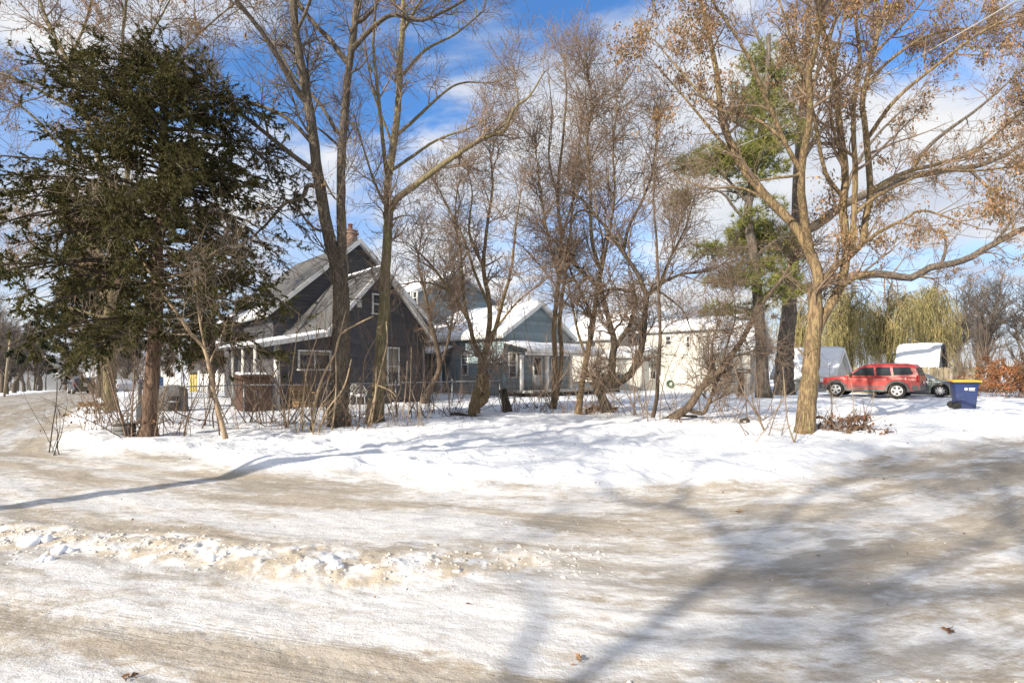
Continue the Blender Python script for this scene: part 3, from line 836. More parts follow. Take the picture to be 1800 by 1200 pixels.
def build_clods():
    rng = np.random.default_rng(5)
    cum = np.concatenate(((0,), np.cumsum(np.linalg.norm(np.diff(ROW, axis=0), axis=1))))
    n = 1500
    s = rng.uniform(0.2, cum[-1] - 3.4, n)
    dens = vnoise(s * 0.9, s * 0, 5) + 0.5
    keep = rng.uniform(0, 1, n) < 0.25 + 0.9 * dens
    s = s[keep]; n = len(s)
    x = np.interp(s, cum, ROW[:, 0]); y = np.interp(s, cum, ROW[:, 1]) + rng.normal(size=n) * 0.21
    n2 = 500                                          # loose snow at the very front
    x2 = rng.uniform(-0.5, 2.9, n2); y2 = 2.62 - np.abs(rng.normal(size=n2)) * 0.16
    n3 = 160
    x3 = rng.uniform(-5, 7, n3); y3 = rng.uniform(2.8, 7, n3)
    x = np.concatenate((x, x2, x3)); y = np.concatenate((y, y2, y3)); n = len(x)
    z = ground_fields(x, y)[0]
    size = np.minimum(0.034, 0.005 + rng.exponential(0.0065, n)); size[-n3:] *= 0.55
    V, T = clod_mesh(rng, n, np.column_stack((x, y, z - size * 0.15)), size)
    link('snow_clods', mesh_np('snow_clods', V, [T], M['clod'], False), None, 'stuff', 'broken crumbs of snow along the ploughed ridge on the road')
    # the few large lumps
    for i, (u, v, sz, lb) in enumerate(((62, 955, 0.115, 'largest lump of white snow on the road at the left end of the ploughed ridge'),
                                   (108, 972, 0.075, 'flattish lump of snow just beside the largest lump on the ploughed ridge'),
                                   (77, 985, 0.06, 'small lump of snow in front of the largest lump on the ploughed ridge'),
                                   (374, 985, 0.06, 'lump of snow at the bend of the ploughed ridge where it turns white'),
                                   (588, 1005, 0.06, 'lump of clean snow in the whitest middle stretch of the ploughed ridge'))):
        x, y = G(u, v)
        r2 = np.random.default_rng(40 + i)
        V, T = clod_mesh(r2, 4, np.array([(0, 0, 0.3), (0.8, 0.15, 0.1), (-0.7, -0.2, 0.05), (0.2, -0.5, 0.1)]) * sz, np.array((1, 0.75, 0.6, 0.55)) * sz)
        o = link('snow_lump', mesh_np('snow_lump', V, [T], M['snow'], True), None, None, None, (x, y, H(x, y)))
        md = o.modifiers.new('soft', 'SUBSURF'); md.levels = 1; md.render_levels = 1
        tag(o, lb, 'snow lump', 'lumps of snow on the ploughed ridge')
build_clods()

def build_litter():
    rng = np.random.default_rng(8)
    n = 900
    g = np.column_stack((rng.uniform(-16, 16, n), 2.6 + 15 * rng.uniform(0, 1, n) ** 0.75))
    near = np.vstack([q + np.random.default_rng(i).normal(size=(55, 2)) * np.array((0.75, 0.55)) for i, q in enumerate(TRUNKS)])
    line = np.column_stack([np.interp(rng.uniform(0, 1, 500), [0, 1], [-10, 8]), rng.normal(size=500) * 1.4 + 15.5])
    g = np.vstack((g, near, line)); n = len(g)
    z = ground_fields(g[:, 0], g[:, 1])[0] + 0.008
    V, T = leaf_cards(np.column_stack((g, z)), 0.036, rng, 0.0, 0.5)
    V = V.reshape(n, 4, 3)
    V[:, :, 2] = z[:, None] + (V[:, :, 2] - z[:, None]).clip(-0.004, 0.02)
    link('leaf_litter', mesh_np('leaf_litter', V.reshape(-1, 3), [T], M['leaf_litter']), None, 'stuff', 'brown leaves and bits of twig scattered over the snow')
    for i, (u, v, sz, mt, lb) in enumerate(((447, 0, 0, 0, 0), (229, 1190, 0.045, 'leaf_litter', 'curled brown leaf lying on the road at its near edge'),
                               (1296, 899, 0.07, 'leaf_tan', 'pale tan leaf lying alone on the icy road'), (1014, 1163, 0.045, 'leaf_tan', 'yellowish leaf standing up in the loose front snow'),
                               (1668, 1112, 0.05, 'leaf_litter', 'rust brown leaf lying on the road at the near right'), (1552, 772, 0.12, 'leaf_rust', 'bunch of dead oak leaves on the snow beside the brush pile'))):
        if not sz: continue
        x, y = G(u, v)
        r2 = np.random.default_rng(60 + i)
        V, T = leaf_cards(r2.normal(size=(9, 3)) * sz * 0.28, sz * 0.8, r2, 0.0, 0.6)
        V[:, 2] = np.abs(V[:, 2]) * 0.9
        o = link('fallen_leaf', mesh_np('fallen_leaf', V, [T], M[mt]), None, None, None, (x, y, H(x, y) + 0.006))
        tag(o, lb, 'leaf', 'single leaves lying on the snow')
build_litter()

# ================================================================ BUILDINGS
class Frame:
    def __init__(s, o): s.o = np.array(o, float)
    def w(s, P):
        P = np.asarray(P, float)
        xy = s.o[None] + np.outer(P[:, 0], B) + np.outer(P[:, 1], A)
        return np.column_stack((xy, P[:, 2]))
class HB(MB):
    """boxes and prisms in a house's own (s along B, t along A, z) frame"""
    def __init__(s, fr): MB.__init__(s); s.fr = fr
    def add(s, V, *a, **k): return MB.add(s, s.fr.w(V), *a, **k)
def s_at(fr, t, u):
    """s on the plane t where the photo column u falls"""
    k = (u - U0) / FPX
    p = fr.o + A * t
    return (k * p[1] - p[0]) / (B[0] - k * B[1])
def t_at(fr, s, u):
    k = (u - U0) / FPX
    p = fr.o + B * s
    return (k * p[1] - p[0]) / (A[0] - k * A[1])
def z_at(fr, s, t, v):
    p = fr.o + A * t + B * s
    return EYE + (V0 - v) / FPX * p[1]

def gable_block(root, fr, s0, s1, t0, t1, z0, ze, zr, wall, board=0.18, snow=0.0, roofmat='roof_grey', oh=0.35, trim='white_paint', board_name='clapboard', sr=None, snow_cover=1.0, front=True, left=True, rear_boards=False, seed=0):
    """ridge runs along t (A); gable faces -t (front) and the long side faces -s (left)"""
    sr = (s0 + s1) / 2 if sr is None else sr
    m = M[wall]
    hb = HB(fr)
    hb.prism([(s0, t0, z0), (s1, t0, z0), (s1, t0, ze), (sr, t0, zr), (s0, t0, ze)], [(s0, t1, z0), (s1, t1, z0), (s1, t1, ze), (sr, t1, zr), (s0, t1, ze)])
    hb.build('wall', m, root)
    zb = z0 + 0.35
    rng = np.random.default_rng(seed)
    k = 0
    z = zb
    while z < zr - 0.05:
        zt = min(z + board, zr - 0.02)
        if front:
            def lim(zz):
                if zz <= ze: return s0, s1
                f = (zz - ze) / (zr - ze)
                return s0 + (sr - s0) * f, s1 + (sr - s1) * f
            a0, a1 = lim(z); b0, b1 = lim(zt)
            h = HB(fr)
            d = (0.045 if board_name == 'shingle_course' else 0.032) + rng.uniform(-0.006, 0.006)
            h.prism([(a0, t0 - d, z), (a1, t0 - d, z), (a1, t0, z), (a0, t0, z)], [(b0, t0 - 0.006, zt), (b1, t0 - 0.006, zt), (b1, t0 - 0.001, zt), (b0, t0 - 0.001, zt)])
            h.build(board_name, m, root)
        if left and z < ze - 0.05:
            zt2 = min(zt, ze)
            h = HB(fr)
            d = (0.045 if board_name == 'shingle_course' else 0.032) + rng.uniform(-0.006, 0.006)
            h.prism([(s0 - d, t0, z), (s0 - d, t1, z), (s0, t1, z), (s0, t0, z)], [(s0 - 0.006, t0, zt2), (s0 - 0.006, t1, zt2), (s0 - 0.001, t1, zt2), (s0 - 0.001, t0, zt2)])
            h.build(board_name, m, root)
        z += board
    # corner boards
    for (s, sg) in ((s0, -1), (s1, 1)):
        h = HB(fr)
        h.box(s - 0.05 if sg < 0 else s - 0.07, s + 0.07 if sg < 0 else s + 0.05, t0 - 0.045, t0 + 0.06, z0 + 0.1, ze - 0.02)
        h.build('corner_board', m, root)
    # roof
    th = 0.10
    h = HB(fr)
    for sg, se in ((-1, s0), (1, s1)):
        k = (zr - ze) / abs(sr - se)
        e = se + sg * oh
        zo = ze - oh * k
        q = [(sr, zr + th), (e, zo + th), (e, zo), (sr, zr)]
        h.prism([(a, t0 - oh, b) for a, b in q], [(a, t1 + oh, b) for a, b in q])
    roof = h.build('roof', M[roofmat], root)
    # white rake boards and eave boards, soffit
    for sg, se in ((-1, s0), (1, s1)):
        k = (zr - ze) / abs(sr - se)
        e = se + sg * (oh + 0.02); zo = ze - (oh + 0.02) * k
        h = HB(fr)
        q = [(sr, zr + th + 0.02), (e, zo + th + 0.02), (e, zo - 0.13), (sr, zr - 0.15)]
        h.prism([(a, t0 - oh - 0.05, b) for a, b in q], [(a, t0 - oh - 0.004, b) for a, b in q])
        h.build('rake_board', M[trim], root)
        h = HB(fr)
        q = [(sr, zr - 0.012), (e, zo - 0.012), (e, zo - 0.04), (sr, zr - 0.04)]
        h.prism([(a, t0 - oh - 0.002, b) for a, b in q], [(a, t0 - 0.03, b) for a, b in q])
        h.build('soffit', M[trim], root)
        h = HB(fr)
        x0, x1 = sorted((e, e - sg * 0.03))
        h.box(x0, x1, t0 - oh, t1 + oh, zo - 0.12, zo + th + 0.01)
        h.build('eave_board', M[trim], root)
    if snow:
        for sg, se in ((-1, s0), (1, s1)):
            snow_sheet(root, fr, sr, zr + th, se + sg * (oh + 0.01), ze - oh * (zr - ze) / abs(sr - se) + th, t0 - oh, t1 + oh, snow, seed + sg, snow_cover, roof)
    return roof
def snow_sheet(root, fr, sa, za, sb, zb, t0, t1, th, seed, cover=1.0, parent=None):
    """lying snow from the line (sa,za) down to (sb,zb)"""
    nx, ny = 14, max(8, int((t1 - t0) / 0.35))
    a = np.linspace(1 - cover, 1.0, nx); b = np.linspace(0, 1, ny)
    Aa, Bb = np.meshgrid(a, b, indexing='ij')
    rg = 0.12 * vnoise(Bb * 9, Aa * 0, seed + 5)
    S = sa + (sb - sa) * np.clip(Aa + (rg * (Aa < 0.5) if cover < 1 else 0), 0, 1.0)
    Z = za + (zb - za) * (S - sa) / (sb - sa)
    T = t0 + (t1 - t0) * Bb
    edge = np.minimum(np.minimum((a - a[0]) / 0.08, (1 - a) / 0.05).clip(0, 1)[:, None], np.minimum(b / 0.04, (1 - b) / 0.04).clip(0, 1)[None])
    if cover >= 1: edge = np.minimum(((1 - a) / 0.05).clip(0, 1)[:, None], np.minimum(b / 0.04, (1 - b) / 0.04).clip(0, 1)[None])
    top = Z + 0.006 + th * (0.35 + 0.65 * np.sqrt(edge)) * (1 + 0.5 * fbm(S * 1.2, T * 1.2, seed))
    Vt = np.stack((S, T, top), -1).reshape(-1, 3); Vb = np.stack((S, T, Z + 0.004), -1).reshape(-1, 3)
    i = np.arange(nx * ny).reshape(nx, ny)
    q = np.stack((i[:-1, :-1], i[1:, :-1], i[1:, 1:], i[:-1, 1:]), -1).reshape(-1, 4)
    rim = np.concatenate((i[0, :], i[1:, -1], i[-1, ::-1][1:], i[::-1, 0][1:-1]))
    r2 = np.roll(rim, -1)
    side = np.stack((rim, r2, r2 + nx * ny, rim + nx * ny), -1)
    V = fr.w(np.vstack((Vt, Vb)))
    link('snow', mesh_np('snow', V - root_loc(root), [q, side], M['snow'], True), root)

def window(root, fr, side, pl, c, w, z0, z1, trim='white_paint', sash=1, mull=0, depth=0.05, curtain=False, bw=0.07, name='window'):
    """side 'front': plane t = pl, c = s of the middle; side 'left': plane s = pl, c = t of the middle"""
    def bx(h0, h1, d0, d1, a, b):
        hb = HB(fr)
        if side == 'front': hb.box(h0, h1, pl - d1, pl - d0, a, b)
        else: hb.box(pl - d1, pl - d0, h0, h1, a, b)
        return hb
    x0, x1 = c - w / 2, c + w / 2
    f = HB(fr)
    for args in ((x0, x1, z1 - bw, z1), (x0 - 0.03, x1 + 0.03, z0, z0 + bw), (x0, x0 + bw, z0 + bw, z1 - bw), (x1 - bw, x1, z0 + bw, z1 - bw)):
        b = bx(args[0], args[1], 0.0, depth + 0.035, args[2], args[3])
        MB.add(f, b.V[0], b.Q[0])
    fo = f.build(name, M[trim], root)
    def sub(nm, b, mat):
        b.build(nm, mat, fo)
    sub('pane', bx(x0 + bw, x1 - bw, 0.035, 0.040, z0 + bw, z1 - bw), M['glass'])
    for i in range(sash):
        zz = z0 + (z1 - z0) * (i + 1) / (sash + 1)
        sub('sash', bx(x0 + bw, x1 - bw, 0.03, 0.062, zz - 0.025, zz + 0.025), M[trim])
    for i in range(mull):
        xx = x0 + (x1 - x0) * (i + 1) / (mull + 1)
        sub('mullion', bx(xx - 0.03, xx + 0.03, 0.03, 0.064, z0 + bw, z1 - bw), M[trim])
    if curtain:
        sub('blind', bx(x0 + bw + 0.02, x1 - bw - 0.02, 0.0405, 0.044, z0 + (z1 - z0) * curtain, z1 - bw - 0.01), M['curtain'])
    return fo

# ---- grey house: a gabled wing with a lean-to, a taller gabled body behind
def grey_house():
    fr = Frame((-8.95, 19.5))
    root = thing('grey_house', 'dark grey clapboard house with steep gables, white trim and brick chimney', 'house', (*(fr.o + B * 4.4 + A * 3), 0.0))
    L = 6.6
    ze, zr = 3.45, 6.05
    s0 = 2.14
    gable_block(root, fr, s0, L, 0, 7.0, -0.1, ze, zr, 'grey_siding', 0.19, snow=0.0, oh=0.32, seed=3, left=False)
    snow_sheet(root, fr, 4.37, zr + 0.1, L + 0.33, ze - 0.32 * (zr - ze) / 2.23 + 0.1, -0.3, 5, 0.07, 6, 1.0)
    # lean-to
    zl0, zl1 = 2.62, 3.05
    hb = HB(fr)
    hb.prism([(0, 0.05, -0.1), (s0, 0.05, -0.1), (s0, 0.05, zl1), (0, 0.05, zl0)], [(0, 5, -0.1), (s0, 5, -0.1), (s0, 5, zl1), (0, 5, zl0)])
    hb.build('lean_to', M['grey_siding'], root)
    z = 0.25
    while z < zl1 - 0.1:
        zt = min(z + 0.19, zl1 - 0.03)
        h = HB(fr)
        f0 = 0 if zt < zl0 else (zt - zl0) / (zl1 - zl0) * s0
        h.prism([(0, 0.02, z), (s0 - 0.06, 0.02, z), (s0 - 0.06, 0.05, z), (0, 0.05, z)], [(f0, 0.044, zt), (s0 - 0.06, 0.044, zt), (s0 - 0.06, 0.049, zt), (f0, 0.049, zt)])
        h.build('clapboard', M['grey_siding'], root)
        h = HB(fr)
        if zt < zl0:
            h.prism([(-0.03, 0.05, z), (-0.03, 5, z), (0, 5, z), (0, 0.05, z)], [(-0.006, 0.05, zt), (-0.006, 5, zt), (-0.001, 5, zt), (-0.001, 0.05, zt)])
            h.build('clapboard', M['grey_siding'], root)
        z += 0.19
    h = HB(fr); h.box(-0.07, 0.10, -0.02, 0.15, 0, zl0 - 0.03); h.build('corner_board', M['white_paint'], root)
    h = HB(fr)
    k = (zl1 - zl0) / s0
    q = [(-0.85, zl0 - 0.85 * k), (s0 + 0.1, zl1 + 0.1 * k), (s0 + 0.1, zl1 + 0.1 * k + 0.1), (-0.85, zl0 - 0.85 * k + 0.1)]
    h.prism([(a, -0.3, b) for a, b in q], [(a, 5.2, b) for a, b in q])
    rf = h.build('roof', M['roof_grey'], root)
    h = HB(fr)
    q = [(-0.87, zl0 - 0.87 * k - 0.06), (s0, zl1 - 0.06), (s0, zl1 + 0.14), (-0.87, zl0 - 0.87 * k + 0.12)]
    h.prism([(a, -0.35, b) for a, b in q], [(a, -0.302, b) for a, b in q])
    h.build('rake_board', M['white_paint'], root)
    snow_sheet(root, fr, s0 + 0.05, zl1 + 0.1 + 0.05 * k, -0.86, zl0 - 0.86 * k + 0.1, -0.28, 5.1, 0.12, 8)
    # porch posts under the wide eave
    for tt in (0.2, 1.7, 3.2):
        h = HB(fr); h.box(-0.75, -0.63, tt, tt + 0.12, 0, zl0 - 0.78 * k); h.build('porch_post', M['old_white'], root)
    # tall body
    gable_block(root, fr, 1.5, 9.9, 5.0, 13.5, -0.1, 4.55, 8.35, 'grey_siding', 0.19, snow=0.0, oh=0.4, seed=4, left=True, roofmat='roof_grey')
    snow_sheet(root, fr, 5.7, 8.45, 1.07, 4.55 - 0.4 * 3.8 / 4.2 + 0.1, 6.5, 13.8, 0.05, 9, 0.12)
    # chimney
    c = fr.o + B * 5.7 + A * 5.75
    h = HB(fr); h.box(5.42, 5.98, 5.5, 6.05, 7.9, 9.05); ch = h.build('chimney', M['brick'], root)
    h = HB(fr); h.box(5.36, 6.04, 5.44, 6.11, 8.86, 8.98); h.box(5.39, 6.01, 5.47, 6.08, 9.0515, 9.12); h.build('chimney_cap', M['brick'], ch)
    mb = MB(); cc = fr.w([(5.7, 5.77, 0)])[0]; mb.lathe([(0.12, 9.12), (0.13, 9.14), (0.11, 9.38), (0.14, 9.40), (0.14, 9.45), (0.09, 9.45)], (cc[0], cc[1], 0), 14)
    mb.build('chimney_pot', material('terracotta', (0.24, 0.11, 0.075), (0.19, 0.085, 0.055), 5, 0.9), ch)
    # windows
    def fw(u0, u1, v0, v1, **k):
        a, b = s_at(fr, 0, u0), s_at(fr, 0, u1)
        window(root, fr, 'front', 0.0, (a + b) / 2, b - a, z_at(fr, (a + b) / 2, 0, v1), z_at(fr, (a + b) / 2, 0, v0), **k)
    fw(679, 701, 610, 677, sash=1, curtain=0.35)
    fw(653, 672, 516, 553, sash=1)
    fw(523, 581, 615, 651, sash=0, mull=1, curtain=0.75)
    h = HB(fr); a = s_at(fr, 0, 631); h.box(a - 0.12, a + 0.10, -0.07, 0.0, z_at(fr, a, 0, 540), z_at(fr, a, 0, 526)); h.build('vent', M['old_white'], root)
    # downpipe between lean-to and gable
    mb = MB(); p = fr.w([(L - 0.15, -0.08, 0.1), (L - 0.15, -0.08, 3.2)]); mb.tube(p, (0.04, 0.04), 8); mb.build('downpipe', M['grey_siding'], root)
grey_house()

# ---- blue house
def blue_house():
    fr = Frame((-0.5, 29.0))
    root = thing('blue_house', 'pale blue shingled house with snowy roofs and a white-posted porch', 'house', (*(fr.o + B * 2.8 + A * 4), 0.0))
    L = 5.7
    ze, zr = 3.75, 5.6
    gable_block(root, fr, 0, L, 0, 9.0, -0.1, ze, zr, 'blue_shingle', 0.17, snow=0.13, oh=0.35, seed=13, board_name='shingle_course')
    # two-storey rear part
    gable_block(root, fr, -1.3, L + 1.5, 8.4, 16.0, -0.1, 6.6, 8.6, 'blue_shingle', 0.17, snow=0.13, oh=0.45, seed=15, board_name='shingle_course')
    h = HB(fr); h.box(-1.36, -1.30, 8.3, 16.0, 6.15, 6.5); h.build('eave_board', M['white_paint'], root)
    # porch in front of the gable
    p0, p1 = 0.15, L + 1.0
    h = HB(fr); h.box(p0, p1, -1.75, 0.0, 0.32, 0.45); h.build('porch_floor', M['old_white'], root)
    h = HB(fr); h.box(p0 + 0.05, p1 - 0.05, -1.7, -1.66, -0.1, 0.318); h.build('porch_skirt', M['dark'], root)
    h = HB(fr)
    q = [(-1.95, 2.62), (-0.031, 3.05), (-0.031, 3.15), (-1.95, 2.72)]
    h.prism([(p0 - 0.15, a, b) for a, b in q], [(p1 + 0.15, a, b) for a, b in q]); h.build('porch_roof', M['roof_grey'], root)
    h = HB(fr); h.box(p0, p1, -1.75, -1.62, 2.42, 2.60); h.build('porch_beam', M['white_paint'], root)
    h = HB(fr); h.box(p0 - 0.18, p1 + 0.18, -2.0, -1.953, 2.58, 2.76); h.build('eave_board', M['white_paint'], root)
    # snow on the porch roof
    nx, ny = 8, 26
    a = np.linspace(0, 1, nx); b = np.linspace(0, 1, ny); Aa, Bb = np.meshgrid(a, b, indexing='ij')
    T = -0.04 - 1.93 * Aa; S = p0 - 0.15 + (p1 - p0 + 0.3) * Bb; Z = 3.153 - 0.43 / 1.919 * (-T - 0.031)
    e = np.minimum(((1 - Aa) / 0.15).clip(0, 1), np.minimum(Bb / 0.04, (1 - Bb) / 0.04).clip(0, 1))
    top = Z + 0.01 + 0.13 * np.sqrt(e) * (1 + 0.5 * fbm(S * 1.4, T * 1.4, 77)) + 0.03
    V = np.vstack((np.stack((S, T, top), -1).reshape(-1, 3), np.stack((S, T, Z + 0.003), -1).reshape(-1, 3)))
    i = np.arange(nx * ny).reshape(nx, ny)
    qd = np.stack((i[:-1, :-1], i[1:, :-1], i[1:, 1:], i[:-1, 1:]), -1).reshape(-1, 4)
    rim = np.concatenate((i[0, :], i[1:, -1], i[-1, ::-1][1:], i[::-1, 0][1:-1])); r2 = np.roll(rim, -1)
    link('snow', mesh_np('snow', fr.w(V) - root_loc(root), [qd, np.stack((rim, r2, r2 + nx * ny, rim + nx * ny), -1)], M['snow'], True), root)
    for u in (917, 962, 1003):
        s = s_at(fr, -1.68, u)
        h = HB(fr); h.box(s - 0.075, s + 0.075, -1.755, -1.605, 0.4505, 2.418); h.box(s - 0.11, s + 0.11, -1.785, -1.575, 2.30, 2.36); h.build('porch_post', M['white_paint'], root)
    def fw(u0, u1, v0, v1, **k):
        a, b = s_at(fr, 0, u0), s_at(fr, 0, u1)
        window(root, fr, 'front', 0.0, (a + b) / 2, b - a, z_at(fr, (a + b) / 2, 0, v1), z_at(fr, (a + b) / 2, 0, v0), **k)
    fw(893, 907, 619, 664, curtain=0.55); fw(907.5, 916, 619, 664, curtain=0.4)
    # door
    a, b = s_at(fr, 0, 935), s_at(fr, 0, 952)
    h = HB(fr); h.box(a, b, -0.07, 0.0, 0.46, 2.5); d = h.build('door', M['white_paint'], root)
    h = HB(fr); h.box(a + 0.13, b - 0.13, -0.075, -0.07, 1.3, 2.3); h.build('pane', M['glass'], d)
    h = HB(fr); h.box(b - 0.12, b - 0.06, -0.12, -0.07, 1.35, 1.42); h.build('handle', M['metal_grey'], d)
    fw(967, 976, 628, 645, sash=0)
    # side windows and bay roof
    def lw(sp, t0, u0, u1, v0, v1, **k):
        a, b = t_at(fr, sp, u0), t_at(fr, sp, u1)
        a, b = min(a, b), max(a, b)
        c = (a + b) / 2
        window(root, fr, 'left', sp, c, b - a, z_at(fr, sp, c, v1), z_at(fr, sp, c, v0), **k)
    lw(0, 0, 743, 752, 623, 662); lw(0, 0, 753, 766, 623, 662); lw(0, 0, 812, 824, 622, 660)
    lw(-1.3, 9, 716, 724, 512, 535); lw(-1.3, 9, 727, 735, 512, 535)
    h = HB(fr)
    t0, t1 = 4.6, 8.3
    q = [(-1.1, 2.55), (-0.032, 3.0), (-0.032, 3.1), (-1.1, 2.65)]
    h.prism([(a, t0, b) for a, b in q], [(a, t1, b) for a, b in q]); h.build('porch_roof', M['roof_grey'], root)
    snow_sheet(root, fr, -0.04, 3.1, -1.09, 2.655, t0 + 0.02, t1 - 0.02, 0.12, 44)
    for tt in (t0 + 0.1, t1 - 0.22):
        h = HB(fr); h.box(-1.0, -0.88, tt, tt + 0.12, 0.05, 2.62); h.build('porch_post', M['white_paint'], root)
    # vent pipe
    mb = MB(); c = fr.w([(2.2, 11, 0)])[0]; mb.tube([(c[0], c[1], 8.3), (c[0], c[1], 9.1)], (0.07, 0.07), 8); mb.build('vent_pipe', M['metal_grey'], root)
blue_house()

# ---- deck with dark railing beside the blue house
def deck():
    fr = Frame((-0.5, 29.0))
    s0, s1, t0 = 6.8, 9.6, -1.2
    root = thing('deck', 'low wooden deck with a dark baluster railing between the blue and cream houses', 'deck', (*(fr.o + B * 8.2 + A * t0), 0.05))
    h = HB(fr); h.box(s0, s1, t0, t0 + 2.2, 0.25, 0.36); h.build('floor', M['wood_weathered'], root)
    h = HB(fr); h.box(s0 + 0.02, s1 - 0.02, t0 + 0.03, t0 + 0.06, -0.05, 0.248); h.build('skirt', M['dark'], root)
    h = HB(fr); h.box(s0, s1, t0 + 0.02, t0 + 0.1, 1.2, 1.27); h.build('top_rail', M['dark'], root)
    n = 22
    h0 = HB(fr); h0.box(s0, s0 + 0.04, t0 + 0.04, t0 + 0.08, 0.361, 1.199)
    for i in range(n):
        h = HB(fr); x = s0 + 0.05 + (s1 - s0 - 0.14) * i / (n - 1); h.box(x, x + 0.045, t0 + 0.04, t0 + 0.08, 0.361, 1.199); h.build('baluster', M['dark'], root)
deck()

# ---- cream house
def cream_house():
    fr = Frame((14.0, 34.0))
    root = thing('cream_house', 'long cream-sided house with several gables and snow on its low roofs', 'house', (*(fr.o + B * 2.5 + A * 3), 0.05))
    # long block: ridge along A, end wall shaded
    gable_block(root, fr, 0, 6.4, 0, 6.2, -0.1, 4.5, 5.3, 'cream_siding', 0.2, snow=0.14, oh=0.3, seed=23)
    # projecting gabled wing
    gable_block(root, fr, -0.65, 2.35, -2.0, 0.4, -0.1, 3.1, 4.75, 'cream_siding', 0.2, snow=0.13, oh=0.28, seed=24)
    # tall left block
    g = Frame((8.0, 39.0))
    gable_block(root, g, 0, 4.6, 0, 5.0, -0.1, 4.3, 6.1, 'cream_siding', 0.2, snow=0.13, oh=0.35, seed=25)
    # low shed-roofed front room
    f2 = Frame((9.08, 36.0))
    gable_block(root, f2, 0, 2.9, 0, 3.4, -0.1, 2.65, 3.15, 'cream_siding', 0.2, snow=0.13, oh=0.25, seed=26)
    def fw(fr, pl, u0, u1, v0, v1, **k):
        a, b = s_at(fr, pl, u0), s_at(fr, pl, u1)
        window(root, fr, 'front', pl, (a + b) / 2, b - a, z_at(fr, (a + b) / 2, pl, v1), z_at(fr, (a + b) / 2, pl, v0), **k)
    def lw(fr, sp, u0, u1, v0, v1, **k):
        a, b = sorted((t_at(fr, sp, u0), t_at(fr, sp, u1)))
        window(root, fr, 'left', sp, (a + b) / 2, b - a, z_at(fr, sp, (a + b) / 2, v1), z_at(fr, sp, (a + b) / 2, v0), **k)
    fw(f2, 0, 1141, 1152, 636, 667, curtain=0.5)
    fw(g, 0, 1102, 1111, 586, 605)
    lw(fr, 0, 1170, 1181, 590, 607)
    lw(fr, 0, 1206, 1214, 590, 612)
    lw(g, 0, 1040, 1049, 600, 620)
    # basement vent, hose reel
    s = t_at(fr, 0, 1190)
    h = HB(fr); h.box(-0.09, -0.03, s - 0.35, s + 0.35, 0.5, 1.05); h.build('meter_box', M['old_white'], root)
cream_house()
def hose():
    fr = Frame((14.0, 34.0))
    t = t_at(fr, -0.2, 1178)
    c = fr.w([(-0.2, t, 0.62)])[0]
    mb = MB()
    for i in range(4):
        a = np.linspace(0, 2 * pi, 25)
        r = 0.17 + 0.03 * i
        mb.tube(np.column_stack((c[0] + A[0] * r * np.cos(a) - B[0] * 0.03 * (i - 2), c[1] + A[1] * r * np.cos(a) - B[1] * 0.03 * (i - 2), c[2] + r * np.sin(a) * 0.95)), np.full(25, 0.018), 6, False)
    o = mb.build('garden_hose', M['green_hose'], None)
    o.location = (0, 0, 0)
    V = root_loc
    tag(o, 'coiled green garden hose hung on the sunlit cream wall', 'hose')
hose()

# ---- small snow-roofed garage beyond the big pine
def snowy_garage():
    o = np.array(((1478 - U0) / FPX * 36.0, 36.0))
    fr = Frame(o)
    root = thing('garage', 'low pale garage under a steep snow-covered roof beyond the pine trunk', 'garage', (*(fr.o + A * 1.5), 0.05))
    gable_block(root, fr, -2.2, 1.8, 0, 3.6, -0.1, 1.25, 3.0, 'old_white', 0.2, snow=0.15, oh=0.25, seed=31)
snowy_garage()

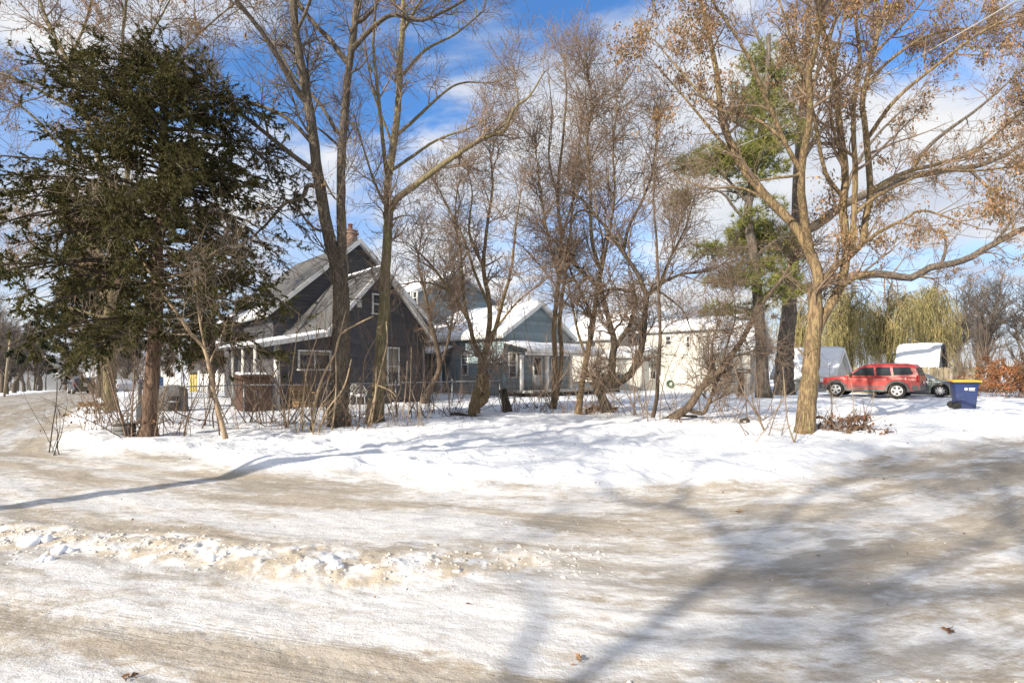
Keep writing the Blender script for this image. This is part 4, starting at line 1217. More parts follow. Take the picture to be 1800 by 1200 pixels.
# ---- blue-grey barn shed at the right
def barn_shed():
    fr = Frame((28.6, 34.6))
    root = thing('garden_shed', 'small blue-grey shed with a broad snowy roof behind the picket fence', 'shed', (*(fr.o + A * 1.4), 0.1))
    L = 2.0
    z0 = 0.0
    # gambrel section: steep lower slope seen from the road, shallow top
    sec = [(0.0, 2.05), (0.75, 3.10), (1.5, 3.32), (2.25, 3.10), (3.0, 2.05)]
    hb = HB(fr)
    pol = [(0, z0)] + sec + [(3.0, z0)]
    hb.prism([(a, 0, b) for a, b in pol][::-1], [(a, L, b) for a, b in pol][::-1]); hb.build('wall', M['shed_blue'], root)
    ov = [(-0.22, 1.76), (0.72, 3.15), (1.5, 3.39), (2.28, 3.15), (3.2, 1.76)]
    inn = [(-0.16, 1.70), (0.76, 3.09), (1.5, 3.325), (2.24, 3.09), (3.14, 1.70)]
    h = HB(fr); q = ov + inn[::-1]
    h.prism([(a, -0.25, b) for a, b in q], [(a, L + 0.25, b) for a, b in q]); h.build('roof', M['roof_dark'], root)
    h = HB(fr); q = [(a - (0.05 if a < 1.5 else -0.05 if a > 1.5 else 0), b + 0.03) for a, b in ov] + [(a, b - 0.12) for a, b in inn[::-1]]
    h.prism([(a, -0.30, b) for a, b in q], [(a, -0.252, b) for a, b in q]); h.build('rake_board', M['roof_dark'], root)
    h = HB(fr); h.box(-0.27, -0.2, -0.3, L + 0.3, 1.60, 1.745); h.build('eave_board', M['white_paint'], root)
    snow_sheet(root, fr, 0.70, 3.16, -0.20, 1.80, -0.22, L + 0.22, 0.07, 51)
    snow_sheet(root, fr, 1.5, 3.40, 0.68, 3.16, -0.22, L + 0.22, 0.09, 52)
    z = 0.2
    while z < 2.9:
        h = HB(fr)
        def lim(zz): return 0.0 if zz < 2.05 else (zz - 2.05) / 1.05 * 0.75
        a, b = lim(z), lim(z + 0.2)
        h.prism([(a, -0.025, z), (3 - a, -0.025, z), (3 - a, 0, z), (a, 0, z)], [(b, -0.005, z + 0.2), (3 - b, -0.005, z + 0.2), (3 - b, -0.001, z + 0.2), (b, -0.001, z + 0.2)]); h.build('board', M['shed_blue'], root)
        z += 0.2
    # low lean-to on its right
    h = HB(fr); q = [(3.05, 1.55), (5.2, 1.35), (5.2, 1.45), (3.05, 1.65)]
    h.prism([(a, -0.4, b) for a, b in q], [(a, 2.2, b) for a, b in q]); h.build('lean_to_roof', M['roof_dark'], root)
    snow_sheet(root, fr, 3.05, 1.65, 5.2, 1.45, -0.4, 2.2, 0.12, 53)
    h = HB(fr); h.box(3.2, 5.0, -0.1, 2.0, 0, 1.36); h.build('lean_to', M['shed_blue'], root)
barn_shed()

# ================================================================ FENCES AND YARD THINGS
def chain_link():
    o = np.array((-10.2, 14.0))
    root = thing('chain_link_fence', 'low galvanised chain-link fence running behind the brush in front of the houses', 'fence', (o[0], o[1], H(*o)))
    Lf, ht = 13.2, 1.0
    n = 6
    post = []
    for i in range(n):
        s = Lf * i / (n - 1)
        p = o + B * s
        post.append((s, p, H(*p)))
    for i, (s, p, z) in enumerate(post):
        mb = MB(); big = i == 0
        mb.tube([(p[0], p[1], z - 0.2), (p[0], p[1], z + ht + (0.12 if big else 0.04))], (0.07, 0.07) if big else (0.026, 0.026), 10)
        mb.lathe([(0.075 if big else 0.032, z + ht + 0.04), (0.05 if big else 0.02, z + ht + 0.10), (0.004, z + ht + 0.12)] if not big else [(0.076, z + ht + 0.12), (0.05, z + ht + 0.17), (0.004, z + ht + 0.19)], (p[0], p[1], 0), 10)
        mb.build('post', M['metal_grey'], root, True)
    for i in range(n - 1):
        (sa, pa, za), (sb, pb, zb) = post[i], post[i + 1]
        mb = MB(); mb.tube([(pa[0], pa[1], za + ht), (*(pa + pb) / 2, (za + zb) / 2 + ht - 0.015), (pb[0], pb[1], zb + ht)], (0.019,) * 3, 8)
        mb.build('top_rail', M['metal_grey'], root, True)
    # woven wire
    st = 0.085
    ss = np.arange(0, Lf + ht, st)
    P = []
    for sg in (1, -1):
        for s in ss:
            a0, a1 = (s, s - ht) if sg > 0 else (s - ht, s)
            z0, z1 = 0.0, ht
            if a0 < 0: z0 = -a0 if sg < 0 else z0; a0 = 0 if sg < 0 else a0
            if sg > 0 and a1 < 0: z1 = s; a1 = 0
            if sg > 0 and a0 > Lf: z0 = a0 - Lf; a0 = Lf
            if sg < 0 and a1 > Lf: z1 = ht - (a1 - Lf); a1 = Lf
            if z1 - z0 < 0.05: continue
            row = []
            for q in (0, 0.5, 1):
                aa = a0 + (a1 - a0) * q; zz = z0 + (z1 - z0) * q
                p = o + B * aa
                row.append((p[0] + A[0] * 0.004 * sg, p[1] + A[1] * 0.004 * sg, np.interp(aa, [t[0] for t in post], [t[2] for t in post]) + zz))
            P.append(row)
    P = np.array(P)
    V, F = tubes(P, np.full(P.shape[:2], 0.0026), 3)
    link('wire_mesh', mesh_np('wire_mesh', V - root_loc(root), [F], M['wire']), root, 'stuff')
chain_link()

def picket_fence():
    o = np.array((26.4, 29.0))
    root = thing('stockade_fence', 'weathered wooden stockade fence of pointed pickets beside the shed', 'fence', (o[0], o[1], H(*o)))
    rng = np.random.default_rng(4)
    L, n = 6.0, 52
    w = L / n
    for i in range(n):
        p = o + A * (i * w)
        z = H(*p) - 0.05
        h = 1.72 + rng.normal() * 0.02
        c0 = p + A * 0.006; c1 = p + A * (w - 0.006); cm = p + A * w / 2
        off = -B * (0.02 + rng.uniform(-0.004, 0.004))
        lean = A * rng.normal() * 0.01
        def pl(d):
            return [(*(c0 + d), z), (*(c1 + d), z), (*(c1 + d + lean), z + h - 0.09), (*(cm + d + lean), z + h), (*(c0 + d + lean), z + h - 0.09)]
        mb = MB(); mb.prism(pl(off), pl(off + B * 0.018)); mb.build('picket', M['wood_weathered'], root)
    for zz in (0.35, 1.35):
        mb = MB(); q = o + B * 0.002; e = o + A * L + B * 0.002
        z = H(*o)
        mb.hexa([(*q, z + zz), (*e, z + zz), (*(e + B * 0.04), z + zz), (*(q + B * 0.04), z + zz)], [(*q, z + zz + 0.09), (*e, z + zz + 0.09), (*(e + B * 0.04), z + zz + 0.09), (*(q + B * 0.04), z + zz + 0.09)])
        mb.build('rail', M['wood_weathered'], root)
    for k in (0.04, 2.0, 4.0, 5.9):
        p = o + A * k + B * 0.10; z = H(*p)
        mb = MB(); mb.box(p[0] - 0.05, p[0] + 0.05, p[1] - 0.05, p[1] + 0.05, z - 0.1, z + 1.66); mb.build('post', M['wood_weathered'], root)
picket_fence()

# ---- vehicles (local frame: x forward, y left)
def loft(st, ring, close=True):
    n = len(ring[0]); V = np.vstack(ring); q = []
    for i in range(len(ring) - 1):
        for j in range(n):
            q.append((i * n + j, i * n + (j + 1) % n, (i + 1) * n + (j + 1) % n, (i + 1) * n + j))
    return V, q, [tuple(range(n))[::-1], tuple(range((len(ring) - 1) * n, len(ring) * n))]
def vehicle(name, label, cat, pos, heading, c, group=None):
    """c: dict of sizes, profiles and paints"""
    L, W, wb = c['L'], c['W'], c['wb']
    xf = c['xf']; xr = xf - wb                     # axle positions measured from the middle
    tr = c['tyre']
    paint = M[c['paint']]; clad = M[c.get('clad', c['paint'])]
    z0 = H(pos[0], pos[1])
    root = thing(name, label, cat, (pos[0], pos[1], z0), group, math.atan2(heading[1], heading[0]))
    hw = W / 2
    bx, bz = np.array(c['belt']).T                 # beltline / bonnet top
    nx, nw = np.array(c['plan']).T                 # plan half width factor
    clear = c['clear']
    ar = tr + 0.06
    xs = np.unique(np.concatenate((np.linspace(-L / 2, L / 2, 47), [xf + ar * cos(t) for t in np.linspace(0, pi, 15)], [xr + ar * cos(t) for t in np.linspace(0, pi, 15)])))
    def arch(x):
        for ax in (xf, xr):
            if abs(x - ax) < ar: return max(clear, tr + math.sqrt(ar * ar - (x - ax) ** 2))
        return clear
    split = c['split']                             # lower cladding height
    def ring(x, lo, hi):
        h = hw * float(np.interp(x, nx, nw))
        zt = float(np.interp(x, bx, bz))
        zb = max(arch(x), clear + max(0, abs(x) - L / 2 + 0.35) * 0.35)
        out = []
        prof = ((0.0, 0.965), (0.25, 0.995), (0.5, 1.0), (0.75, 0.985), (0.92, 0.96), (1.0, 0.90))
        for f, k in prof:
            out.append((x, h * k, zb + (zt - zb) * f))
        ring_ = out + [(x, 0.0, zt + 0.03)] + [(a, -b, z) for a, b, z in out[::-1]]
        return np.array(ring_)
    mb = MB(); V, q, N = loft(xs, [ring(x, 0, 1) for x in xs]); mb.add(V, q, (), N)
    mb.build('body', paint, root, True, local=True, bevel=0)
    root.children[-1].data.polygons.foreach_set('use_smooth', [True] * len(root.children[-1].data.polygons))
    md = root.children[-1].modifiers.new('es', 'EDGE_SPLIT'); md.split_angle = RAD(38)
    # cabin
    rx, rz = np.array(c['roof']).T
    cx = np.linspace(rx[0], rx[-1], 41)
    wbelt, wroof = c['cab']
    def half(z, x):
        zt = float(np.interp(x, bx, bz)); f = np.clip((z - zt) / max(0.05, c['H'] - zt), 0, 1)
        return hw * (wbelt + (wroof - wbelt) * f) * float(np.interp(x, nx, nw)) ** 0.3
    def cring(x):
        zr_ = float(np.interp(x, rx, rz)); zt = float(np.interp(x, bx, bz)) - 0.02
        zr_ = max(zr_, zt + 0.012)
        out = [(x, half(zt + (zr_ - zt) * f, x) * (1 if f < 0.97 else 0.94), zt + (zr_ - zt) * f) for f in (0, 0.3, 0.6, 0.86, 0.97)]
        out += [(x, half(zr_, x) * 0.80, zr_ + 0.022), (x, 0, zr_ + 0.04)]
        return np.array(out + [(a, -b, z) for a, b, z in out[-2::-1]])
    mb = MB(); V, q, N = loft(cx, [cring(x) for x in cx]); mb.add(V, q, (), N)
    o = mb.build('cabin', paint, root, True, local=True); md = o.modifiers.new('es', 'EDGE_SPLIT'); md.split_angle = RAD(38)
    # side windows
    for sg in (1, -1):
        for poly in c['windows']:
            def off(d): return [(x, sg * (half(z, x) + d), z) for x, z in poly]
            P, Q = off(0.008), off(-0.02)
            if sg < 0: P, Q = P[::-1], Q[::-1]
            mb = MB(); mb.prism(P, Q); mb.build('side_window', M['glass'], root, local=True)
    # windscreen and rear screen
    for nm, xa, xb, za, zb in c['screens']:
        def row(x, z, d): 
            h = half(z, x) * 0.90
            return [(x + d, h, z), (x + d, -h, z)]
        sgn = 1 if nm == 'windscreen' else -1
        a = row(xa, za, 0.03 * sgn); b = row(xb, zb, 0.03 * sgn)
        P = [a[0], a[1], b[1], b[0]]
        mb = MB(); mb.prism(P, [(x - 0.05 * sgn, y, z - 0.02) for x, y, z in P]); mb.build(nm, M['glass'], root, local=True)
    # bumpers
    for sg in (1, -1):
        h = hw * 0.97
        x = sg * L / 2
        mb = MB(); prof = []
        za, zb = c['bump']
        pts = [(x - sg * 0.30, h * 1.012), (x - sg * 0.10, h * 0.985), (x + sg * 0.02, h * 0.86), (x + sg * 0.045, h * 0.4)]
        P = pts + [(a, -b) for a, b in pts[::-1]]
        inn = [(x - sg * 0.34, -h * 0.8), (x - sg * 0.34, h * 0.8)]
        P = P + inn
        if sg > 0: P = P[::-1]
        mb.prism([(a, b, za) for a, b in P], [(a, b, zb) for a, b in P]); mb.build('bumper', clad, root, local=True, bevel=0.015)
    # sills, arch flares
    for sg in (1, -1):
        if c.get('flare'):
            for ax in (xf, xr):
                mb = MB()
                th = np.linspace(-0.12, pi + 0.12, 17)
                r0, r1 = ar - 0.015, ar + c['flare']
                inner = [(ax + r0 * cos(t), tr + r0 * sin(t)) for t in th]; outer = [(ax + r1 * cos(t), tr + r1 * sin(t)) for t in th]
                n = len(th)
                y0, y1 = sg * hw * 0.94, sg * (hw * 1.02)
                V = [(a, y1, b) for a, b in inner] + [(a, y1 - sg * 0.012, b) for a, b in outer] + [(a, y0, b) for a, b in inner] + [(a, y0, b) for a, b in outer]
                q = []
                for i in range(n - 1):
                    q += [(i, i + 1, n + i + 1, n + i), (2 * n + i, 3 * n + i, 3 * n + i + 1, 2 * n + i + 1), (i, 2 * n + i, 2 * n + i + 1, i + 1), (n + i, n + i + 1, 3 * n + i + 1, 3 * n + i)]
                q += [(0, n, 3 * n, 2 * n), (n - 1, 3 * n - 1, 4 * n - 1, 2 * n - 1)]
                mb.add(V, q); mb.build('arch_flare', clad, root, local=True)
        mb = MB(); xa, xb = xr + ar + 0.03, xf - ar - 0.03
        ya, yb = sorted((sg * hw * 0.90, sg * hw * 1.0))
        mb.box(xa, xb, ya, yb, clear - 0.02, clear + 0.12); mb.build('sill', clad, root, local=True, bevel=0.01)
        if c.get('split'):
            mb = MB(); ya, yb = sorted((sg * hw * 0.985, sg * hw * 1.008)); mb.box(xa, xb, ya, yb, split - 0.05, split); mb.build('side_moulding', clad, root, local=True, bevel=0.006)
    # doors: seams as narrow dark strips round each door, handle on it
    for sg in (1, -1):
        for x in c['seams']:
            zt = float(np.interp(x, bx, bz))
            mb = MB(); ya, yb = sorted((sg * hw * 0.95, sg * (hw * float(np.interp(x, nx, nw)) + 0.0015)))
            mb.box(x - 0.006, x + 0.006, ya, yb, clear + 0.12, zt - 0.06); mb.build('door_seam', M['dark'], root, local=True)
        for x in c['handles']:
            z = float(np.interp(x, bx, bz)) - 0.12
            mb = MB(); yy = sg * hw * 0.985
            ya, yb = sorted((yy - sg * 0.01, yy + sg * 0.035)); mb.box(x - 0.09, x + 0.09, ya, yb, z - 0.02, z + 0.018); mb.build('door_handle', clad if c.get('clad') else paint, root, local=True, bevel=0.008)
        mx, mz = c['mirror']
        mb = MB(); ya, yb = sorted((sg * (hw * 0.93), sg * (hw + 0.17))); mb.box(mx - 0.06, mx + 0.07, ya, yb, mz - 0.07, mz + 0.09); mb.build('mirror', clad, root, local=True, bevel=0.03)
    # lights
    for sg in (1, -1):
        x, z, lh, lw = c['tail']
        mb = MB(); ya, yb = sorted((sg * hw * 0.70, sg * (hw * 0.972))); mb.box(x - 0.09, x + 0.03, ya, yb, z - lh / 2, z + lh / 2); mb.build('tail_light', M['red_lens'], root, local=True, bevel=0.012)
        x, z, lh, lw = c['head']
        ya, yb = sorted((sg * hw * 0.58, sg * hw * 0.955)); mb = MB(); mb.box(x - 0.16, x + 0.02, ya, yb, z - lh / 2, z + lh / 2); mb.build('headlight', M['clear_lens'], root, local=True, bevel=0.02)
        if c.get('amber'):
            ya, yb = sorted((sg * hw * 0.90, sg * hw * 0.985)); mb = MB(); mb.box(x - 0.34, x - 0.18, ya, yb, z - 0.03, z + 0.04); mb.build('side_light', M['amber_lens'], root, local=True)
    mb = MB(); mb.box(L / 2 - 0.02, L / 2 + 0.025, -hw * 0.5, hw * 0.5, c['bump'][1] + 0.02, c['bump'][1] + 0.22); mb.build('grille', M['dark'], root, local=True)
    mb = MB(); mb.box(-L / 2 - 0.055, -L / 2 - 0.03, -0.16, 0.16, c['plate'], c['plate'] + 0.15); mb.build('number_plate', M['old_white'], root, local=True)
    mb = MB(); mb.box(xr - 0.1, xf + 0.1, -hw * 0.8, hw * 0.8, clear - 0.06, clear + 0.15); mb.build('underside', M['dark'], root, local=True)
    # wheels
    for ax in (xf, xr):
        for sg in (1, -1):
            y = sg * (hw - 0.13)
            w2 = 0.115
            mb = MB(); mb.lathe([(tr * 0.66, -w2 * 0.9), (tr * 0.90, -w2), (tr, -w2 * 0.72), (tr, w2 * 0.72), (tr * 0.90, w2), (tr * 0.66, w2 * 0.9)], (ax, y, tr), 30, 'y')
            wheel = mb.build('wheel', M['rubber'], root, False, local=True)
            md = wheel.modifiers.new('es', 'EDGE_SPLIT'); md.split_angle = RAD(40)
            mb = MB(); yo = y + sg * w2 * 0.80
            # five broad spokes between hub and rim
            rr = tr * 0.665
            mb.lathe([(rr, -0.02), (rr, 0.035 ), (rr - 0.03, 0.035), (rr - 0.04, -0.02)], (ax, yo, tr), 30, 'y', False)
            mb.lathe([(0.075, -0.02), (0.07, 0.03), (0.03, 0.04), (0.005, 0.04)] if sg > 0 else [(0.005, -0.04), (0.03, -0.04), (0.07, -0.03), (0.075, 0.02)], (ax, yo, tr), 16, 'y')
            ns = c.get('spokes', 5)
            for k in range(ns):
                t = 2 * pi * k / ns + 0.3
                e = np.array((cos(t), sin(t))); p = np.array((-sin(t), cos(t)))
                wa, wbb = c.get('spokew', (0.045, 0.075))
                q = [e * 0.05 - p * wa, e * (rr - 0.01) - p * wbb, e * (rr - 0.01) + p * wbb, e * 0.05 + p * wa]
                mb.prism([(ax + a, yo + sg * 0.030, tr + b) for a, b in q], [(ax + a, yo - sg * 0.01, tr + b) for a, b in q])
            mb.build('rim', M['alloy'], wheel, local=True)
            mb = MB(); mb.lathe([(rr - 0.03, yo - sg * 0.06 - y), (rr - 0.03, yo - sg * 0.045 - y)], (ax, y, tr), 24, 'y'); mb.build('brake_disc', M['dark'], wheel, local=True)
    return root

suv = dict(L=4.52, W=1.86, H=1.76, wb=2.76, xf=1.42, tyre=0.375, clear=0.33, split=0.62, paint='red_paint', clad='cladding', flare=0.10,
           belt=[(-2.26, 1.08), (-2.15, 1.10), (0.72, 1.10), (0.9, 1.12), (1.5, 1.08), (2.05, 1.02), (2.26, 0.88)],
           plan=[(-2.26, 0.90), (-2.0, 0.97), (-1, 1.0), (1.5, 1.0), (2.0, 0.95), (2.26, 0.84)],
           roof=[(-2.24, 1.10), (-2.14, 1.45), (-2.02, 1.70), (-1.6, 1.75), (-0.3, 1.755), (0.10, 1.70), (0.30, 1.60), (0.98, 1.12)], cab=(0.965, 0.80),
           windows=[[(0.74, 1.15), (0.28, 1.56), (-0.30, 1.59), (-0.36, 1.15)], [(-0.46, 1.15), (-0.40, 1.59), (-1.02, 1.60), (-1.10, 1.15)], [(-1.20, 1.17), (-1.12, 1.60), (-1.86, 1.58), (-2.0, 1.22)]],
           screens=[('windscreen', 0.90, 0.32, 1.17, 1.59), ('rear_window', -2.22, -2.08, 1.17, 1.58)], bump=(0.40, 0.68), seams=(0.86, -0.41, -1.24), handles=(-0.20, -1.02), mirror=(0.72, 1.22),
           tail=(-2.16, 1.02, 0.34, 0.1), head=(2.20, 0.86, 0.2, 0.3), plate=0.72, spokes=5, spokew=(0.035, 0.052))
red = vehicle('parked_suv', 'red boxy SUV with grey plastic wheel-arch cladding parked on the snowy drive', 'car', (19.6, 28.0), A, suv)
# roof rails
for sg in (1, -1):
    mb = MB(); mb.tube([(-1.85, sg * 0.62, 1.79), (-1.75, sg * 0.62, 1.83), (-0.4, sg * 0.62, 1.835), (-0.3, sg * 0.62, 1.79)], (0.016,) * 4, 6); mb.build('roof_rail', M['cladding'], red, True, local=True)
hatch = dict(L=4.45, W=1.80, H=1.46, wb=2.68, xf=1.36, tyre=0.32, clear=0.19, split=0.0, paint='green_paint', flare=0.0,
             belt=[(-2.22, 0.92), (-1.6, 0.96), (0.6, 0.92), (1.0, 0.90), (1.9, 0.76), (2.22, 0.62)],
             plan=[(-2.22, 0.86), (-1.8, 0.97), (-1, 1.0), (1.3, 1.0), (1.9, 0.93), (2.22, 0.74)],
             roof=[(-2.1, 0.95), (-1.5, 1.30), (-0.8, 1.44), (-0.1, 1.45), (0.3, 1.38), (1.15, 0.92)], cab=(0.93, 0.70),
             windows=[[(0.80, 0.98), (0.20, 1.33), (-0.35, 1.36), (-0.35, 0.98)], [(-0.45, 0.98), (-0.45, 1.36), (-1.15, 1.30), (-1.6, 1.0)]],
             screens=[('windscreen', 1.02, 0.38, 0.98, 1.34), ('rear_window', -2.0, -1.5, 1.0, 1.28)], bump=(0.22, 0.52), seams=(0.9, -0.40, -1.3), handles=(-0.2, -1.1), mirror=(0.75, 1.0),
             tail=(-2.1, 0.78, 0.2, 0.1), head=(2.10, 0.64, 0.13, 0.3), plate=0.5, spokes=10, spokew=(0.018, 0.03), amber=True)
# nose towards the road; near front wheel at about (23, 27.5)
cpos = np.array((23.0, 27.5)) + B * 0.8 + A * 1.36
vehicle('parked_car', 'dark grey-green car parked beyond the red SUV with its nose towards the bin', 'car', cpos, -A, hatch)
bsuv = dict(suv); bsuv.update(paint='black_paint', clad='black_paint', flare=0.06)
k = vehicle('street_suv', 'black SUV with a spare wheel on its tail on the left street', 'car', (-46.3, 55.0), unit(np.array((-0.74, 0.67))), bsuv)
mb = MB(); mb.lathe([(0.22, -0.11), (0.36, -0.11), (0.39, -0.06), (0.39, 0.06), (0.36, 0.11), (0.22, 0.10)], (0, 0, 0), 24, 'y')
sp = mb.build('spare_wheel', M['rubber'], k, local=True); sp.rotation_euler = (0, 0, RAD(90)); sp.location = (-2.42, 0.0, 1.02)
mb = MB(); mb.lathe([(0.005, 0.112), (0.2, 0.112), (0.2, 0.125), (0.1, 0.13), (0.005, 0.13)], (0, 0, 0), 20, 'y'); mb.build('spare_cover', M['alloy'], sp, local=True)
hs = dict(hatch); hs.update(paint='silver_paint', amber=False)
vehicle('street_car', 'silver car parked at the street edge just right of the black SUV', 'car', (-44.6, 58.6), unit(np.array((-0.74, 0.67))), hs)
hs = dict(hatch); hs.update(paint='black_paint', amber=False)
vehicle('street_car', 'dark car farther up the left street behind the silver car', 'car', (-52.5, 72.0), unit(np.array((-0.74, 0.67))), hs)

# ---- wheeled bin
def wheeled_bin():
    x, y = 17.0, 19.25
    z0 = H(x, y)
    ang = math.atan2(-A[1], -A[0]) + 0.35           # local +x = front
    root = thing('wheeled_bin', 'blue wheeled recycling bin with a yellow lid standing on the snow', 'bin', (x, y, z0), None, ang)
    secs = [(0.0, 0.27, 0.24), (0.03, 0.285, 0.25), (0.5, 0.32, 0.275), (0.93, 0.365, 0.30), (0.95, 0.395, 0.325), (1.0, 0.40, 0.33)]
    ring = []
    for z, a, b in secs:
        r = 0.05
        pts = []
        for cxx, cyy, t0 in ((a - r, b - r, 0), (-a + r, b - r, 90), (-a + r, -b + r, 180), (a - r, -b + r, 270)):
            for t in (0, 30, 60, 90):
                pts.append((cxx + r * cos(RAD(t0 + t)), cyy + r * sin(RAD(t0 + t)), z))
        ring.append(np.array(pts))
    mb = MB(); V, q, N = loft(None, ring); mb.add(V, q, (), N); b = mb.build('body', M['bin_blue'], root, True, local=True); md = b.modifiers.new('es', 'EDGE_SPLIT'); md.split_angle = RAD(30)
    mb = MB(); ring = []
    for z, a, bb in ((1.003, 0.42, 0.35), (1.03, 0.425, 0.355), (1.075, 0.40, 0.33), (1.09, 0.30, 0.24)):
        ring.append(np.array([(a, bb, z), (a * 0.5, bb * 1.0, z + 0.004), (-a, bb, z), (-a * 1.06, 0, z), (-a, -bb, z), (a * 0.5, -bb, z + 0.004), (a, -bb, z), (a * 1.04, 0, z)]))
    V, q, N = loft(None, ring); mb.add(V, q, (), N); mb.build('lid', M['bin_yellow'], root, False, local=True, bevel=0.01)
    mb = MB(); mb.tube([(-0.47, -0.28, 1.0), (-0.47, 0.28, 1.0)], (0.018, 0.018), 8); mb.build('handle', M['bin_blue'], root, True, local=True)
    for sg in (1, -1):
        mb = MB(); mb.lathe([(0.03, -0.03), (0.125, -0.03), (0.14, -0.02), (0.14, 0.02), (0.125, 0.03), (0.03, 0.03)], (-0.30, sg * 0.295, 0.14), 22, 'y'); mb.build('wheel', M['rubber'], root, False, local=True)
        # white disc and printed panel on the side
        mb = MB(); c = [(-0.02 + 0.052 * cos(t), 0.052 * sin(t) + 0.75) for t in np.linspace(0, 2 * pi, 18, endpoint=False)]
        yb = lambda z: sg * (0.275 + (0.30 - 0.275) * (z - 0.5) / 0.43)
        P = [(a, yb(z) + sg * 0.004, z) for a, z in c]; Q = [(a, yb(z) - sg * 0.004, z) for a, z in c]
        if sg > 0: P, Q = P[::-1], Q[::-1]
        mb.prism(P, Q); mb.build('emblem', M['old_white'], root, local=True)
        mb = MB()
        for i, (za, zb, xa, xb) in enumerate(((0.765, 0.80, 0.06, 0.24), (0.72, 0.75, 0.06, 0.22), (0.69, 0.705, 0.06, 0.24))):
            P = [(xa, yb(za) + sg * 0.004, za), (xb, yb(za) + sg * 0.004, za), (xb, yb(zb) + sg * 0.004, zb), (xa, yb(zb) + sg * 0.004, zb)]
            mb.prism(P, [(a, b - sg * 0.008, z) for a, b, z in P])
        mb.build('printed_panel', M['old_white'], root, local=True)
wheeled_bin()

# ---- yard things by the grey house
def covered_grill():
    x, y = G(303, 729)
    root = thing('covered_grill', 'barbecue grill under a saggy dark grey cover standing in the snow', 'grill', (x, y, H(x, y)), None, 0.3)
    rng = np.random.default_rng(3)
    ring = []
    for z, a, b in ((0.02, 0.50, 0.32), (0.15, 0.48, 0.31), (0.4, 0.46, 0.30), (0.6, 0.47, 0.31), (0.72, 0.44, 0.29), (0.84, 0.30, 0.22), (0.9, 0.12, 0.10)):
        t = np.linspace(0, 2 * pi, 28, endpoint=False)
        f = 1 + 0.05 * np.sin(t * 7 + z * 3) + 0.03 * rng.normal(size=28)
        se = lambda v: np.sign(v) * np.abs(v) ** 0.6
        ring.append(np.column_stack((a * se(np.cos(t)) * f, b * se(np.sin(t)) * f, z + 0.02 * rng.normal(size=28))))
    mb = MB(); V, q, N = loft(None, ring); mb.add(V, q, (), N); mb.build('cover', M['cover_grey'], root, True, local=True)
    mb = MB(); mb.box(-0.02, 0.30, -0.36, -0.30, 0.05, 0.52); mb.build('open_flap', M['dark'], root, local=True)
    mb = MB(); mb.box(-0.02, 0.30, -0.40, -0.35, 0.30, 0.36); mb.build('shelf', M['metal_grey'], root, local=True)
    for a in (-0.4, 0.4):
        mb = MB(); mb.lathe([(0.02, -0.02), (0.07, -0.02), (0.07, 0.02), (0.02, 0.02)], (a, -0.25, 0.06), 14, 'y'); mb.build('wheel', M['rubber'], root, local=True)
covered_grill()
def storage_box():
    fr = Frame(G(426, 729))
    z = H(*fr.o)
    root = thing('storage_box', 'tall brown storage box with snow on its sloping lid beside the grey house', 'storage box', (*(fr.o + B * 0.5 + A * 0.4), z))
    w, d = 1.02, 0.95
    h = HB(fr); h.box(0, w, 0, d, z, z + 1.22); h.build('body', M['brown_box'], root, bevel=0.02)
    for i in range(2):
        h = HB(fr); h.box(0.04 + i * 0.48, 0.50 + i * 0.48, -0.03, -0.001, z + 0.08, z + 1.14); dr = h.build('door', M['brown_box'], root, bevel=0.01)
        h = HB(fr); xx = 0.44 if i == 0 else 0.56; h.box(xx, xx + 0.025, -0.06, -0.03, z + 0.55, z + 0.75); h.build('handle', M['metal_grey'], dr)
    h = HB(fr); h.prism([(-0.04, -0.06, z + 1.223), (w + 0.04, -0.06, z + 1.223), (w + 0.04, d, z + 1.223), (-0.04, d, z + 1.223)], [(-0.04, -0.06, z + 1.27), (w + 0.04, -0.06, z + 1.27), (w + 0.04, d, z + 1.36), (-0.04, d, z + 1.36)]); h.build('lid', M['brown_box'], root, bevel=0.01)
    snow_sheet(root, fr, 0.0, z + 1.31, w, z + 1.31, 0.1, d - 0.05, 0.07, 61)
storage_box()
def pallet_bench():
    fr = Frame(G(512, 724) )
    z = H(*fr.o)
    root = thing('slatted_bench', 'golden wooden slatted bench with a high back against the lean-to wall', 'bench', (*(fr.o + B * 0.45), z))
    for i in range(6):
        h = HB(fr); h.box(0, 0.95, 0.30, 0.325, z + 0.36 + i * 0.10, z + 0.44 + i * 0.10); h.build('back_slat', M['wood_gold'], root, bevel=0.005)
    for i in range(4):
        h = HB(fr); h.box(0, 0.95, -0.12 + i * 0.10, -0.04 + i * 0.10, z + 0.36, z + 0.385); h.build('seat_slat', M['wood_gold'], root, bevel=0.005)
    for a in (0.02, 0.85):
        h = HB(fr); h.box(a, a + 0.07, 0.327, 0.39, z - 0.05, z + 0.97); h.build('post', M['wood_gold'], root)
        h = HB(fr); h.box(a, a + 0.07, -0.10, -0.03, z - 0.05, z + 0.358); h.build('leg', M['wood_gold'], root)
        h = HB(fr); h.box(a - 0.01, a + 0.08, -0.12, 0.326, z + 0.60, z + 0.63); h.build('armrest', M['wood_gold'], root)
    for i in range(2):
        h = HB(fr); h.box(0, 0.95, -0.14, -0.121, z + 0.08 + 0.13 * i, z + 0.19 + 0.13 * i); h.build('front_board', M['wood_gold'], root)
pallet_bench()
